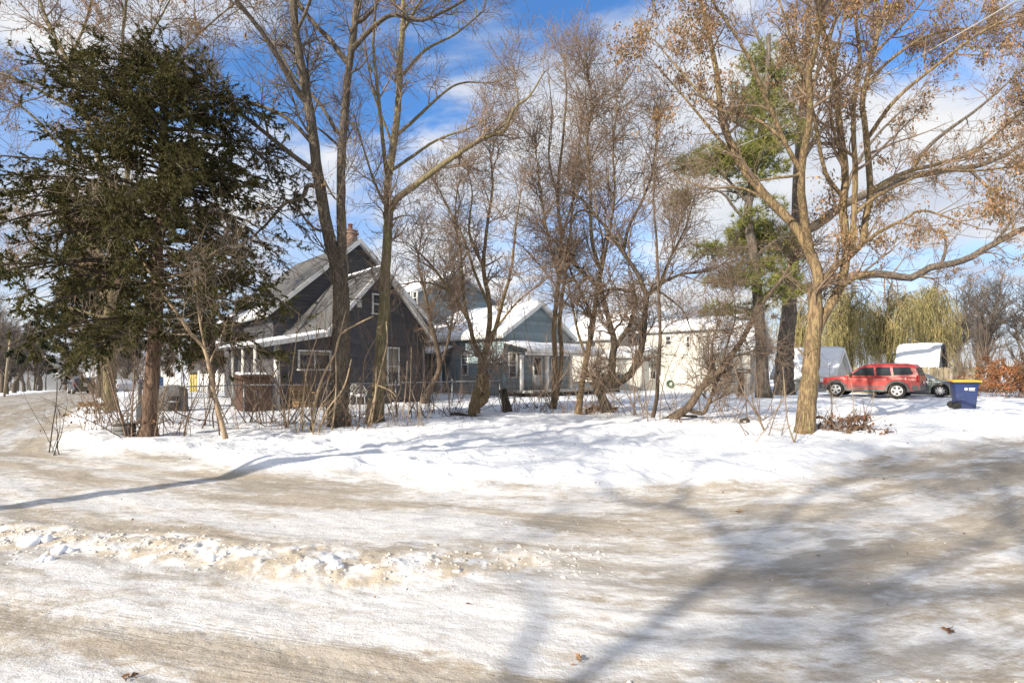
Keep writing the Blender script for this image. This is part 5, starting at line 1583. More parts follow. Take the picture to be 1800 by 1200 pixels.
def garden_chair(x, y, rz, label):
    z = H(x, y)
    root = thing('garden_chair', label, 'chair', (x, y, z), 'white metal garden chairs', rz)
    mt = M['old_white']
    mb = MB(); mb.lathe([(0.2, 0.44), (0.21, 0.45), (0.2, 0.47), (0.01, 0.47)], (0, 0, 0), 18); mb.build('seat', mt, root, local=True)
    for a, b in ((0.17, 0.14), (0.17, -0.14), (-0.17, 0.14), (-0.17, -0.14)):
        mb = MB(); mb.tube([(a, b, 0.44), (a * 1.25, b * 1.35, -0.05)], (0.013, 0.011), 6); mb.build('leg', mt, root, True, local=True)
    t = np.linspace(0, pi, 13)
    mb = MB(); mb.tube(np.column_stack((np.full(13, -0.2) - 0.05 * np.sin(t), 0.2 * np.cos(t), 0.46 + 0.42 * np.sin(t) ** 0.7)), np.full(13, 0.013), 6); mb.build('back_hoop', mt, root, True, local=True)
    for q in (-0.12, -0.06, 0, 0.06, 0.12):
        mb = MB(); hh = 0.42 * (1 - (q / 0.2) ** 2) ** 0.35; mb.tube([(-0.2, q, 0.46), (-0.24, q, 0.46 + hh)], (0.008, 0.008), 5); mb.build('back_rod', mt, root, True, local=True)
    for sg in (1, -1):
        mb = MB(); mb.tube([(-0.22, sg * 0.2, 0.68), (0.05, sg * 0.25, 0.67), (0.16, sg * 0.2, 0.46)], (0.012,) * 3, 6); mb.build('arm', mt, root, True, local=True)
    mb = MB(); mb.lathe([(0.19, 0.472), (0.17, 0.52), (0.08, 0.55), (0.01, 0.555)], (0, 0, 0), 16); mb.build('seat_snow', M['snow'], root, True, local=True)
x, y = G(616, 722); garden_chair(x, y, -1.9, 'white metal garden chair with snow on its seat, the one nearest the thick forked trunk')
x, y = G(634, 723); garden_chair(x, y, -1.3, 'white metal garden chair with snow on its seat, the one farther from the forked trunk')
def planter_box():
    x, y = G(219, 777)
    z = H(x, y)
    root = thing('wooden_crate', 'small weathered grey crate half buried in snow at the foot of the cedar', 'crate', (x, y, z), None, 0.15)
    for i in range(2):
        mb = MB(); mb.box(-0.16, 0.16, -0.14, -0.122, -0.03 + i * 0.13, 0.09 + i * 0.13); mb.build('board', M['cover_grey'], root, local=True)
        mb = MB(); mb.box(-0.16, 0.16, 0.122, 0.14, -0.03 + i * 0.13, 0.09 + i * 0.13); mb.build('board', M['cover_grey'], root, local=True)
        mb = MB(); mb.box(-0.16, -0.142, -0.121, 0.121, -0.03 + i * 0.13, 0.09 + i * 0.13); mb.build('board', M['cover_grey'], root, local=True)
        mb = MB(); mb.box(0.142, 0.16, -0.121, 0.121, -0.03 + i * 0.13, 0.09 + i * 0.13); mb.build('board', M['cover_grey'], root, local=True)
    mb = MB(); mb.box(-0.19, 0.19, -0.165, 0.165, 0.225, 0.25); mb.build('lid', M['bark_dark'], root, local=True)
planter_box()
def post_with_board():
    x, y = ((1303 - U0) / FPX * 30, 30.0)
    z = H(x, y)
    root = thing('board_post', 'narrow dark board fixed across a thick short post near the pine', 'post', (x, y, z))
    mb = MB(); mb.box(x - 0.17, x + 0.12, y - 0.1, y + 0.1, z - 0.1, z + 1.32); mb.build('post', M['bark_dark'], root, bevel=0.02)
    mb = MB(); mb.box(x - 0.32, x + 0.48, y - 0.13, y - 0.101, z + 1.32, z + 1.55); b = mb.build('board', M['dark'], root)
    mb = MB(); mb.box(x - 0.24, x + 0.40, y - 0.136, y - 0.131, z + 1.39, z + 1.48); mb.build('board_panel', M['old_white'], b)
post_with_board()

# ---- across the left street
def vinyl_fence():
    p0 = np.array(((286 - U0) / FPX * 40, 40.0)); p1 = np.array(((416 - U0) / FPX * 39, 39.0))
    root = thing('vinyl_fence', 'white vinyl panel fence with capped posts across the far yard', 'fence', (*p0, H(*p0)))
    n = 4
    d = (p1 - p0) / n; dl = unit(d); nr = np.array((-dl[1], dl[0]))
    for i in range(n + 1):
        p = p0 + d * i; z = H(*p)
        mb = MB(); mb.box(p[0] - 0.07, p[0] + 0.07, p[1] - 0.07, p[1] + 0.07, z - 0.1, z + 1.62); po = mb.build('post', M['white_paint'], root)
        mb = MB(); mb.lathe([(0.12, z + 1.622), (0.12, z + 1.66), (0.01, z + 1.76)], (p[0], p[1], 0), 4); mb.build('post_cap', M['white_paint'], po)
        if i < n and i != 1:
            a = p + dl * 0.08; b = p + d - dl * 0.08; m_ = 8
            for j in range(m_):
                q0 = a + (b - a) * j / m_; q1 = a + (b - a) * (j + 0.96) / m_
                mb = MB(); mb.hexa([(*(q0 - nr * 0.02), z + 0.02), (*(q1 - nr * 0.02), z + 0.02), (*(q1 + nr * 0.02), z + 0.02), (*(q0 + nr * 0.02), z + 0.02)],
                                   [(*(q0 - nr * 0.02), z + 1.5), (*(q1 - nr * 0.02), z + 1.5), (*(q1 + nr * 0.02), z + 1.5), (*(q0 + nr * 0.02), z + 1.5)]); mb.build('board', M['white_paint'], root)
vinyl_fence()
def far_shed():
    Y = 44.0
    x0, x1 = (333 - U0) / FPX * Y, (368 - U0) / FPX * Y
    z = H(x0, Y)
    root = thing('yellow_shed', 'pale yellow shed seen through the gap in the white fence', 'shed', (x0, Y, z))
    mb = MB(); mb.box(x0, x1, Y, Y + 2.5, z, z + 1.7); mb.build('wall', M['yellow_siding'], root)
    for i in range(8):
        mb = MB(); w = (x1 - x0) / 8; mb.box(x0 + i * w + 0.01, x0 + (i + 1) * w - 0.01, Y - 0.03, Y - 0.001, z, z + 1.66); mb.build('board', M['yellow_siding'], root)
    mb = MB(); mb.prism([(x0 - 0.2, Y - 0.3, z + 1.7), (x1 + 0.2, Y - 0.3, z + 1.7), ((x0 + x1) / 2, Y - 0.3, z + 2.6)], [(x0 - 0.2, Y + 2.7, z + 1.7), (x1 + 0.2, Y + 2.7, z + 1.7), ((x0 + x1) / 2, Y + 2.7, z + 2.6)]); mb.build('roof', M['roof_grey'], root)
far_shed()
def blue_barrel():
    x, y = (279 - U0) / FPX * 37, 37.0
    z = H(x, y)
    root = thing('barrel', 'upright blue plastic barrel at the left end of the white fence', 'barrel', (x, y, z))
    mb = MB(); mb.lathe([(0.27, 0.0), (0.29, 0.05), (0.30, 0.35), (0.31, 0.37), (0.31, 0.41), (0.30, 0.43), (0.30, 0.72), (0.31, 0.74), (0.31, 0.78), (0.30, 0.80), (0.28, 1.15), (0.26, 1.2)], (0, 0, 0), 20); mb.build('body', M['blue_plastic'], root, local=True)
    mb = MB(); mb.lathe([(0.27, 1.2), (0.27, 1.24), (0.1, 1.25)], (0, 0, 0), 20); mb.build('lid', M['dark'], root, local=True)
blue_barrel()
def far_house(u, Y, w, hgt, label, wall):
    x = (u - U0) / FPX * Y
    fr = Frame((x, Y)); z = H(x, Y)
    root = thing('far_house', label, 'house', (x, Y, z))
    gable_block(root, fr, 0, w, 0, w * 0.9, z, z + hgt, z + hgt + w * 0.35, wall, 0.4, snow=0.14, oh=0.4, seed=int(u) % 7, board_name='board', roofmat='roof_dark')
    for q in (0.3, 0.7):
        window(root, fr, 'front', 0.0, w * q, 1.0, z + 1.0, z + 2.3); window(root, fr, 'left', 0.0, w * 0.9 * q, 1.0, z + 1.0, z + 2.3)
far_house(372, 52.0, 9.0, 4.2, 'dark brown house behind the white fence across the far yard', 'brown_box')
far_house(168, 98.0, 7.0, 2.6, 'pale far house beside the left street beyond the parked cars', 'old_white')
far_house(28, 100.0, 10.0, 3.6, 'white far house half hidden at the end of the left street', 'white_paint')
def utility_pole():
    x, y = (7 - U0) / FPX * 45, 45.0
    z = H(x, y)
    root = thing('utility_pole', 'short leaning grey wooden pole beside the left street', 'pole', (x, y, z))
    mb = MB(); mb.tube([(x, y, z - 0.3), (x + 0.25, y, z + 2.5), (x + 0.55, y, z + 5.2)], (0.085, 0.075, 0.06), 10); mb.build('pole', M['wood_weathered'], root, True)
    mb = MB(); mb.box(x + 0.46, x + 0.66, y - 0.10, y + 0.10, z + 5.2, z + 5.26); mb.build('pole_cap', M['metal_grey'], root)
utility_pole()
def round_sign():
    x, y = (101 - U0) / FPX * 50, 50.0
    z = H(x, y)
    root = thing('street_sign', 'small round pale sign on a thin post beside the left street', 'sign', (x, y, z))
    mb = MB(); mb.tube([(x, y, z - 0.2), (x, y, z + 1.9)], (0.03, 0.03), 8); mb.build('post', M['metal_grey'], root)
    mb = MB(); mb.lathe([(0.01, -0.04), (0.27, -0.04), (0.27, -0.02), (0.01, -0.02)], (x, y, 0), 20, 'y')
    o = mb.build('disc', M['old_white'], root); o.location.z += z + 1.9
    mb = MB(); mb.box(x - 0.12, x + 0.12, y - 0.046, y - 0.041, z + 1.87, z + 1.93); mb.build('mark', M['cladding'], root)
round_sign()
def wire():
    a = P3(1740, 3, 10.0); b = P3(1270, 268, 19.0)
    a2 = a + (a - b) * 0.4
    n = 40
    t = np.linspace(0, 1, n)
    P = a2[None] * (1 - t[:, None]) + b[None] * t[:, None]
    P[:, 2] -= 0.35 * 4 * t * (1 - t)
    mb = MB(); mb.tube(P, np.full(n, 0.014), 6)
    o = mb.build('overhead_cable', M['cable'], None, True); tag(o, 'thin pale overhead cable crossing the branches at the upper right', 'cable')
wire()

# ================================================================ TREES (limbs traced from the photograph at each tree's own distance)
# forked tree left of the grey house
bare_tree('tall bare tree whose thick grey trunk forks in two in front of the grey house',
    [([(595, 757), (598, 680), (600, 580), (598, 500), (588, 470)], 35, 26),
     ([(590, 478), (578, 420), (569, 370), (556, 290), (549, 230), (541, 180), (528, 110), (518, 40), (508, -60), (490, -190)], 21, 9),
     ([(601, 485), (602, 420), (599, 350), (601, 270), (607, 180), (614, 110), (624, 40), (632, -50), (650, -180)], 17, 8),
     ([(541, 185), (515, 150), (485, 95), (455, 50), (415, 0), (375, -60)], 13, 5),
     ([(553, 305), (510, 270), (455, 225), (405, 185), (350, 150), (290, 120)], 10, 3),
     ([(549, 245), (500, 205), (440, 180), (370, 165)], 9, 3),
     ([(557, 320), (540, 322), (533, 345), (515, 352), (498, 360), (470, 392), (440, 420)], 8, 3),
     ([(573, 415), (545, 395), (518, 362), (495, 345)], 6, 2),
     ([(606, 235), (590, 225), (560, 180), (520, 140), (480, 70)], 8, 3),
     ([(610, 112), (580, 70), (555, 45), (530, 12), (500, -40)], 10, 4),
     ([(620, 88), (652, 52), (690, 26), (740, 36), (800, 10), (850, -20)], 9, 3),
     ([(600, 260), (565, 230), (535, 210)], 5, 2),
     ([(622, 50), (660, 10), (690, -60)], 7, 3),
     ([(520, 60), (545, 0), (560, -80)], 6, 3),
     ([(560, 300), (590, 350), (600, 330)], 5, 2)],
    13.7, 11, 'bark_grey', 'twig_grey', n1=60, n2=620, n3=3600, l1=(0.8, 2.4), leaves=700, leafmat='leaf_tan', leafsize=0.085, leafcl=60, t0=0.3)
# slimmer tree right of it
bare_tree('slim bare tree with a greenish trunk standing against the right gable of the grey house',
    [([(660, 746), (668, 650), (674, 550), (679, 450), (684, 375)], 25, 15),
     ([(684, 382), (681, 330), (690, 265), (699, 195), (702, 120), (708, 40), (712, -60), (720, -170)], 15, 6),
     ([(681, 325), (672, 240), (664, 160), (656, 80), (660, 0), (650, -90)], 8, 3),
     ([(678, 362), (660, 325), (645, 280), (630, 230), (622, 200)], 5, 2),
     ([(687, 378), (700, 350), (735, 322), (785, 285), (845, 246), (888, 230)], 12, 7),
     ([(888, 230), (905, 190), (930, 170), (958, 125)], 6, 2),
     ([(850, 243), (880, 225), (910, 190), (905, 140)], 5, 2),
     ([(697, 300), (725, 275), (770, 245), (825, 225), (870, 200)], 6, 2),
     ([(702, 240), (740, 200), (800, 150), (860, 145)], 6, 2),
     ([(704, 140), (745, 90), (800, 60), (850, 20)], 6, 2),
     ([(708, 60), (740, 0), (790, -60)], 6, 2),
     ([(692, 250), (665, 190), (650, 130), (640, 60)], 5, 2),
     ([(690, 388), (705, 380), (730, 378)], 4, 1.5)],
    15.2, 12, 'bark_moss', 'twig_red', n1=60, n2=620, n3=3600, l1=(0.7, 2.1), t0=0.3, up=0.28)
# multi-stemmed tree with a gnarled foot
bare_tree('bare many-stemmed tree with a gnarled knotted trunk in front of the blue shingled wall',
    [([(828, 736), (836, 700), (846, 665), (851, 630)], 14, 16),
     ([(852, 716), (851, 680), (848, 640), (850, 622)], 17, 16),
     ([(853, 632), (861, 570), (859, 520), (850, 470), (856, 400), (866, 330), (862, 270)], 11, 3),
     ([(846, 632), (832, 600), (822, 560), (790, 510), (757, 465), (722, 430)], 9, 2),
     ([(856, 625), (868, 590), (880, 540), (898, 475), (905, 410), (915, 340)], 9, 2),
     ([(828, 585), (815, 520), (810, 450), (800, 380), (806, 320)], 6, 2),
     ([(859, 540), (835, 480), (815, 420), (780, 350), (760, 310)], 6, 2),
     ([(862, 590), (885, 560), (915, 525), (950, 500)], 5, 2),
     ([(790, 512), (765, 500), (735, 495), (705, 500)], 4, 1.5),
     ([(850, 470), (825, 410), (830, 340), (820, 290)], 5, 1.5)],
    17.0, 13, 'bark_tan', 'twig_red', n1=80, n2=700, n3=3800, l1=(0.6, 2.1), l2=(0.3, 1.2), t0=0.3, up=0.14, flare=0.12, tip=0.004, lean=0.6, skip=(1,))
# leaning dark tree by the blue side wall
bare_tree('crooked small tree leaning out beside the corner of the grey house and blue wall',
    [([(748, 704), (756, 680), (772, 650), (768, 610), (757, 570)], 11, 8),
     ([(757, 572), (748, 520), (735, 460), (742, 410)], 6, 2), ([(772, 645), (785, 610), (795, 560), (800, 500), (795, 450)], 6, 2), ([(752, 545), (775, 510), (785, 470)], 4, 1.5)],
    23.0, 14, 'bark_brown', 'twig_brown', n1=36, n2=300, n3=1700, l1=(0.5, 1.6), t0=0.3, tip=0.005, lean=0.4)
# slender double tree
bare_tree('slender tall bare tree with two close grey stems rising in front of the blue porch',
    [([(972, 724), (977, 650), (974, 580), (981, 505), (988, 430), (980, 345), (989, 250), (996, 160), (990, 95)], 10, 2),
     ([(979, 716), (988, 640), (984, 560), (994, 480), (1003, 400), (1012, 300), (1026, 200)], 9, 2),
     ([(983, 480), (962, 410), (950, 330), (940, 250)], 5, 2), ([(984, 430), (1005, 360), (1035, 290), (1060, 240)], 5, 1.5), ([(983, 350), (965, 280), (970, 200), (965, 140)], 4, 1.5),
     ([(990, 520), (960, 480), (925, 440), (900, 420)], 4, 1.5), ([(979, 560), (1000, 520), (1030, 490)], 4, 1.5)],
    20.0, 15, 'bark_tan', 'twig_red', n1=70, n2=640, n3=3600, l1=(0.7, 2.2), t0=0.2, up=0.3, flare=0.2, tip=0.0045)
bare_tree('bare tan tree standing between the slender double tree and the bent tree',
    [([(1016, 730), (1023, 675), (1031, 628), (1042, 570), (1047, 530), (1056, 477)], 11, 7), ([(1056, 480), (1040, 420), (1038, 330), (1032, 250), (1040, 180), (1030, 110)], 7, 2),
     ([(1050, 520), (1065, 440), (1080, 350), (1078, 260), (1085, 180)], 6, 2), ([(1030, 630), (1015, 580), (1003, 520), (990, 460)], 5, 2), ([(1044, 560), (1015, 500), (985, 440), (950, 390)], 5, 2)],
    18.0, 16, 'bark_tan', 'twig_brown', n1=70, n2=640, n3=3600, l1=(0.7, 2.2), t0=0.2, up=0.22, flare=0.3, tip=0.0045, leaves=120, leafmat='leaf_tan', leafsize=0.10, leafcl=30)
# bent tree
bare_tree('dark crooked tree with a low limb bent into a U before the cream house',
    [([(1072, 736), (1064, 712), (1054, 690), (1044, 668)], 17, 13),
     ([(1044, 668), (1058, 671), (1082, 673), (1105, 660), (1118, 640), (1126, 620), (1131, 590), (1133, 560), (1137, 520)], 15, 9),
     ([(1074, 672), (1076, 640), (1079, 600), (1070, 560), (1062, 530), (1048, 500), (1025, 480), (1000, 455)], 14, 5),
     ([(1080, 615), (1092, 595), (1106, 575), (1114, 548), (1117, 525), (1114, 512)], 8, 6),
     ([(1114, 514), (1085, 508), (1060, 512), (1035, 522)], 6, 3),
     ([(1137, 520), (1120, 480), (1098, 448), (1072, 410), (1048, 380), (1025, 352), (1000, 335)], 9, 3),
     ([(1137, 522), (1150, 508), (1170, 494), (1200, 482), (1235, 478), (1262, 470)], 7, 2.5),
     ([(1098, 448), (1105, 400), (1130, 350), (1150, 290), (1155, 200)], 6, 2),
     ([(1062, 530), (1055, 480), (1060, 430), (1050, 380)], 6, 2),
     ([(1160, 500), (1180, 450), (1205, 400), (1220, 350)], 5, 1.5),
     ([(1150, 508), (1170, 520), (1200, 545), (1215, 580)], 4, 1.5),
     ([(1048, 380), (1020, 370), (990, 400), (960, 410)], 4, 1.5)],
    17.5, 17, 'bark_dark', 'twig_brown', n1=90, n2=800, n3=4200, l1=(0.6, 2.1), l2=(0.3, 1.1), t0=0.3, up=0.12, flare=0.4, tip=0.0045, skip=())
# fallen-over stems
bare_tree('low leaning tree with two stems slanting to the right over the snow',
    [([(1172, 741), (1190, 729), (1212, 714), (1234, 680), (1262, 655), (1285, 625), (1302, 602), (1318, 572), (1332, 545), (1346, 526), (1378, 484), (1403, 442)], 15, 4),
     ([(1232, 742), (1243, 714), (1254, 686), (1263, 660)], 8, 6), ([(1236, 678), (1250, 640), (1252, 600), (1268, 560)], 5, 1.5), ([(1264, 655), (1280, 600), (1292, 560), (1290, 520)], 5, 1.5), ([(1285, 628), (1320, 618), (1350, 600)], 4, 1.5)],
    15.4, 18, 'bark_brown', 'twig_brown', cat='tree', n1=40, n2=300, n3=1500, l1=(0.4, 1.4), t0=0.35, up=0.1, flare=0.2, tip=0.004, lean=0.3)
bare_tree('thin straight young tree in front of the lit window of the cream front room',
    [([(1145, 741), (1154, 700), (1156, 655), (1160, 590), (1158, 530), (1154, 430), (1148, 330), (1156, 240), (1150, 180)], 7, 1.5), ([(1160, 588), (1175, 570), (1196, 562)], 2.5, 1), ([(1157, 520), (1180, 450), (1200, 370)], 3, 1)],
    15.7, 19, 'bark_brown', 'twig_brown', name='young_tree', n1=34, n2=240, n3=1300, l1=(0.4, 1.4), t0=0.25, up=0.3, flare=0.1, tip=0.004)
# big tan tree on the right
bare_tree('large many-limbed tree with a tan trunk and clusters of dead leaves at the right',
    [([(1414, 767), (1419, 700), (1424, 650), (1428, 600), (1432, 550), (1431, 510)], 30, 20),
     ([(1434, 620), (1443, 575), (1458, 540), (1474, 510), (1484, 478), (1486, 430), (1481, 360), (1485, 300), (1474, 210), (1468, 150), (1445, 50), (1430, -60)], 16, 6),
     ([(1432, 515), (1440, 492), (1430, 460), (1414, 425), (1398, 400), (1378, 378), (1350, 350), (1325, 320), (1303, 292), (1290, 262), (1268, 210), (1260, 130), (1238, 30), (1215, -50)], 18, 5),
     ([(1424, 450), (1415, 395), (1408, 330), (1412, 275), (1421, 225), (1424, 180), (1422, 130), (1436, 70), (1445, -40)], 15, 7),
     ([(1448, 500), (1468, 468), (1492, 452), (1516, 428)], 13, 9),
     ([(1516, 428), (1522, 380), (1530, 345), (1526, 280), (1520, 215), (1516, 180), (1530, 110), (1550, 30), (1570, -60)], 10, 5),
     ([(1490, 440), (1500, 370), (1503, 300), (1500, 200), (1510, 100), (1500, 0)], 11, 5),
     ([(1516, 428), (1550, 405), (1590, 385), (1618, 370), (1660, 380), (1700, 395)], 7, 2),
     ([(1530, 345), (1562, 318), (1600, 300), (1650, 288), (1720, 262), (1800, 190)], 9, 3),
     ([(1503, 370), (1540, 345), (1590, 320), (1640, 300), (1720, 300), (1800, 290)], 8, 3),
     ([(1524, 250), (1570, 180), (1640, 120), (1720, 60), (1800, 20)], 8, 3),
     ([(1520, 160), (1560, 110), (1640, 60), (1760, 45)], 7, 3),
     ([(1530, 100), (1590, 40), (1640, -20)], 6, 2),
     ([(1408, 300), (1380, 250), (1340, 160), (1310, 90), (1250, 0)], 8, 3),
     ([(1380, 250), (1330, 210), (1260, 190), (1200, 130), (1150, 70)], 6, 2),
     ([(1302, 290), (1260, 240), (1210, 180), (1150, 110)], 6, 2),
     ([(1482, 350), (1450, 300), (1430, 200), (1400, 100), (1370, 0)], 7, 3),
     ([(1486, 300), (1460, 200), (1470, 100), (1490, 0)], 6, 3),
     ([(1350, 350), (1300, 330), (1240, 330), (1190, 310)], 5, 2),
     ([(1470, 512), (1485, 500), (1510, 485), (1535, 480)], 9, 7),
     ([(1410, 310), (1370, 312), (1330, 318), (1290, 322)], 5, 2),
     ([(1422, 170), (1460, 60), (1500, -30)], 6, 3)],
    12.5, 21, 'bark_tan', 'twig_brown', n1=110, n2=850, n3=4000, l1=(0.6, 2.4), l2=(0.3, 1.2), t0=0.25, up=0.1, flare=0.2, tip=0.0033, leaves=36000, leafmat='leaf_tan', leafsize=0.088, leafcl=3200, leafz=3.4, lean=0.5)
# long low limb from the tree behind
bare_tree('old dark tree behind, with a long mossy limb reaching low to the right edge',
    [([(1378, 692), (1379, 640), (1383, 580), (1390, 510), (1394, 470)], 31, 18),
     ([(1394, 472), (1398, 430), (1402, 360), (1405, 280), (1412, 180), (1420, 60), (1425, -80)], 19, 7),
     ([(1400, 520), (1440, 500), (1500, 486), (1550, 482), (1600, 489), (1632, 472), (1690, 459), (1722, 442), (1800, 402), (1880, 372)], 16, 8),
     ([(1404, 420), (1440, 398), (1480, 362), (1530, 338), (1590, 312), (1660, 300), (1740, 285), (1820, 240)], 18, 6),
     ([(1655, 462), (1662, 440), (1660, 415), (1640, 405)], 6, 2), ([(1590, 312), (1640, 250), (1720, 190), (1800, 120)], 8, 3), ([(1405, 290), (1450, 220), (1520, 150)], 9, 4), ([(1410, 220), (1370, 150), (1330, 60)], 8, 4),
     ([(1740, 433), (1770, 400), (1810, 340)], 5, 2), ([(1480, 362), (1500, 300), (1540, 240), (1600, 180)], 7, 3), ([(1700, 293), (1750, 340), (1800, 360)], 5, 2)],
    31.0, 22, 'bark_pine', 'twig_brown', n1=60, n2=480, n3=1900, l1=(1.2, 4.0), l2=(0.6, 2.0), l3=(0.3, 1.0), t0=0.3, up=0.05, flare=0.15, tip=0.006, leaves=7000, leafmat='leaf_tan', leafsize=0.13, leafcl=520, lean=0.2)
# left-hand background tree with yellow-green bark
bare_tree('bare tree with a mossy yellow-green trunk and dead leaves behind the cedar',
    [([(193, 727), (192, 660), (190, 600), (196, 520), (205, 440), (208, 380)], 19, 14), ([(208, 385), (180, 300), (150, 200), (120, 110), (80, 30), (50, -60)], 11, 4), ([(206, 410), (225, 300), (230, 190), (215, 90), (225, -20)], 10, 4),
     ([(150, 200), (90, 170), (30, 140), (-60, 110)], 6, 2), ([(180, 300), (110, 260), (40, 190), (-50, 160)], 7, 2), ([(228, 230), (290, 130), (350, 60), (420, 0)], 7, 2), ([(120, 110), (150, 40), (170, -40)], 5, 2), ([(190, 560), (120, 540), (60, 520), (0, 470)], 5, 2),
     ([(200, 470), (130, 400), (60, 350), (-40, 320)], 7, 2), ([(222, 110), (270, 50), (310, -20)], 5, 2)],
    18.5, 23, 'bark_moss', 'twig_brown', n1=90, n2=750, n3=3200, l1=(0.9, 3.0), l2=(0.5, 1.6), l3=(0.2, 0.8), t0=0.3, up=0.08, flare=0.35, tip=0.005, leaves=11000, leafmat='leaf_tan', leafsize=0.09, leafcl=900)
# pale leaning sapling under the cedar
bare_tree('pale slanting young tree with a thin bent trunk in front of the cedar foliage',
    [([(397, 772), (389, 740), (378, 700), (369, 650), (358, 610), (338, 590), (318, 560), (290, 520), (270, 490), (242, 440), (228, 400), (215, 370)], 8, 3), ([(362, 620), (352, 570), (345, 510), (340, 430)], 3.5, 1.5), ([(338, 590), (290, 585), (250, 582), (220, 603)], 3, 1.2),
     ([(268, 488), (330, 480), (380, 440), (420, 430)], 3, 1.2), ([(366, 640), (385, 600), (400, 560)], 3, 1.2)],
    11.0, 24, 'stem_pale', 'twig_tan', name='young_tree', n1=34, n2=220, n3=1100, l1=(0.3, 1.2), t0=0.35, up=0.05, flare=0.2, tip=0.0025)
# yard stump and snags
def stump(label, pts, d0, d1, Y0, mat, seed, jag=True):
    rng = np.random.default_rng(seed)
    (p, r), = limbs_from_px([(pts, d0, d1)], Y0, rng)
    root = thing('tree_stump', label, 'stump', p[0])
    limb_mesh('trunk', p, r, M[mat], root, rng, 0.3, 12)
    mb = MB(); d = unit(p[-1] - p[-2]); q = p[-1]
    mb.tube([q - d * 0.02, q + d * 0.02, q + d * 0.035], (r[-1] * 1.03, r[-1] * 0.98, r[-1] * 0.6), 12); mb.build('cut_top', M['snow'] if jag else M['bark_dark'], root, True)
stump('short dark sawn stump leaning left beside the fence corner', [(893, 729), (889, 708), (883, 685)], 15, 13, 18.4, 'bark_dark', 31, False)
stump('weathered broken stump with dead shoots right of the slim greenish tree foot', [(648, 744), (650, 720), (652, 702)], 14, 11, 14.9, 'stem_pale', 32, False)

stump('low snow-capped stump on the yard between the leaning tree and the large tan trunk', [(1310, 752), (1309, 746), (1309, 741)], 17, 14, 14.2, 'bark_dark', 33)
def log(label, pts, d, Y0, mat, seed):
    rng = np.random.default_rng(seed)
    x = (pts[0][0] - U0) / FPX * Y0
    p3 = resample(np.array([((u - U0) / FPX * (Y0 + dy), Y0 + dy, H((u - U0) / FPX * (Y0 + dy), Y0 + dy) + h) for u, dy, h in [(q[0], q[1], q[2]) for q in pts]]), 10)
    root = thing('fallen_log', label, 'log', p3[0])
    limb_mesh('trunk', p3, np.linspace(d, d * 0.7, 10), M[mat], root, rng, 0, 9)
log('dark fallen log lying half in snow left of the gnarled tree foot', [(792, 0, 0.02), (806, 0.1, 0.05), (828, 0.3, 0.03)], 0.06, 16.4, 'bark_dark', 34)
log('rusty broken log lying under the U-shaped limb', [(1030, 0, 0.08), (1050, 0.2, 0.10), (1082, 0.5, 0.06)], 0.09, 18.3, 'bark_red', 35)
log('grey fallen branch lying on the snow at the foot of the leaning tree', [(1160, 0, 0.03), (1190, 0.2, 0.08), (1226, 0.1, 0.04)], 0.05, 15.6, 'bark_brown', 36)
cedar('distant dark evergreen at the end of the left street', ([(62, 684), (62, 640), (62, 600), (62, 570)], 4, 2), 95.0, 47, 11.0, 1.0, lambda h, a: 5.5 * (1 - h) ** 0.7 + 0.3, 60, 'spruce', 'bark_dark', 'spruce_tree', 0.22, 0.6, 0.15, 0.22)
cedar('second distant dark evergreen, right of the one at the end of the left street', ([(116, 684), (116, 640), (115, 600), (115, 560)], 4, 2), 102.0, 48, 12.0, 1.0, lambda h, a: 6.0 * (1 - h) ** 0.7 + 0.3, 60, 'spruce', 'bark_dark', 'spruce_tree', 0.22, 0.6, 0.15, 0.22)
# ---- evergreens
def cedar_prof(h, a):
    # broad and ragged below, narrowing above; reaches farther to the right at mid height
    r = np.interp(h, [0, 0.12, 0.3, 0.5, 0.7, 0.85, 1.0], [2.3, 2.8, 3.05, 2.95, 2.5, 1.7, 0.8])
    return r * (1 + 0.20 * math.sin(3 * a + h * 9) + 0.12 * math.sin(5 * a + 1 + h * 14))
cedar('big dark ragged cedar with a reddish trunk at the left', ([(260, 775), (264, 720), (268, 650), (274, 560), (278, 450), (283, 350), (288, 250), (292, 150), (295, 80)], 27, 4), 11.5, 41, 9.0, 2.2, cedar_prof, 230, dens=1.0)
def spruce_prof(h, a): return (2.6 * (1 - h) ** 0.8 + 0.2) * (1 + 0.15 * math.sin(4 * a + 7 * h))
cedar('dark evergreen behind the mossy trunk at the edge of the left street', ([(186, 712), (182, 650), (172, 560), (160, 450), (152, 350)], 11, 3), 24.0, 42, 9.2, 2.9, spruce_prof, 100, 'spruce', 'bark_dark', 'spruce_tree', 0.30, 0.24, 0.15, 0.06)
cedar('tall dark evergreen between the mossy trunk and the cedar trunk, farther back', ([(178, 705), (178, 640), (176, 540), (174, 440), (172, 350)], 12, 3), 30.0, 46, 11.0, 2.6, lambda h, a: (3.4 * (1 - h) ** 0.7 + 0.2) * (1 + 0.18 * math.sin(4 * a + 5 * h)), 110, 'spruce', 'bark_dark', 'spruce_tree', 0.30, 0.26, 0.15, 0.07)
cedar('dark evergreen standing beside the lean-to of the grey house', ([(372, 722), (372, 680), (374, 600), (376, 500)], 12, 3), 27.0, 43, 7.0, 2.0, lambda h, a: (2.6 * (1 - h) ** 0.7 + 0.2) * (1 + 0.15 * math.sin(4 * a)), 90, 'spruce', 'bark_dark', 'spruce_tree', 0.26, 0.24, 0.15, 0.06)

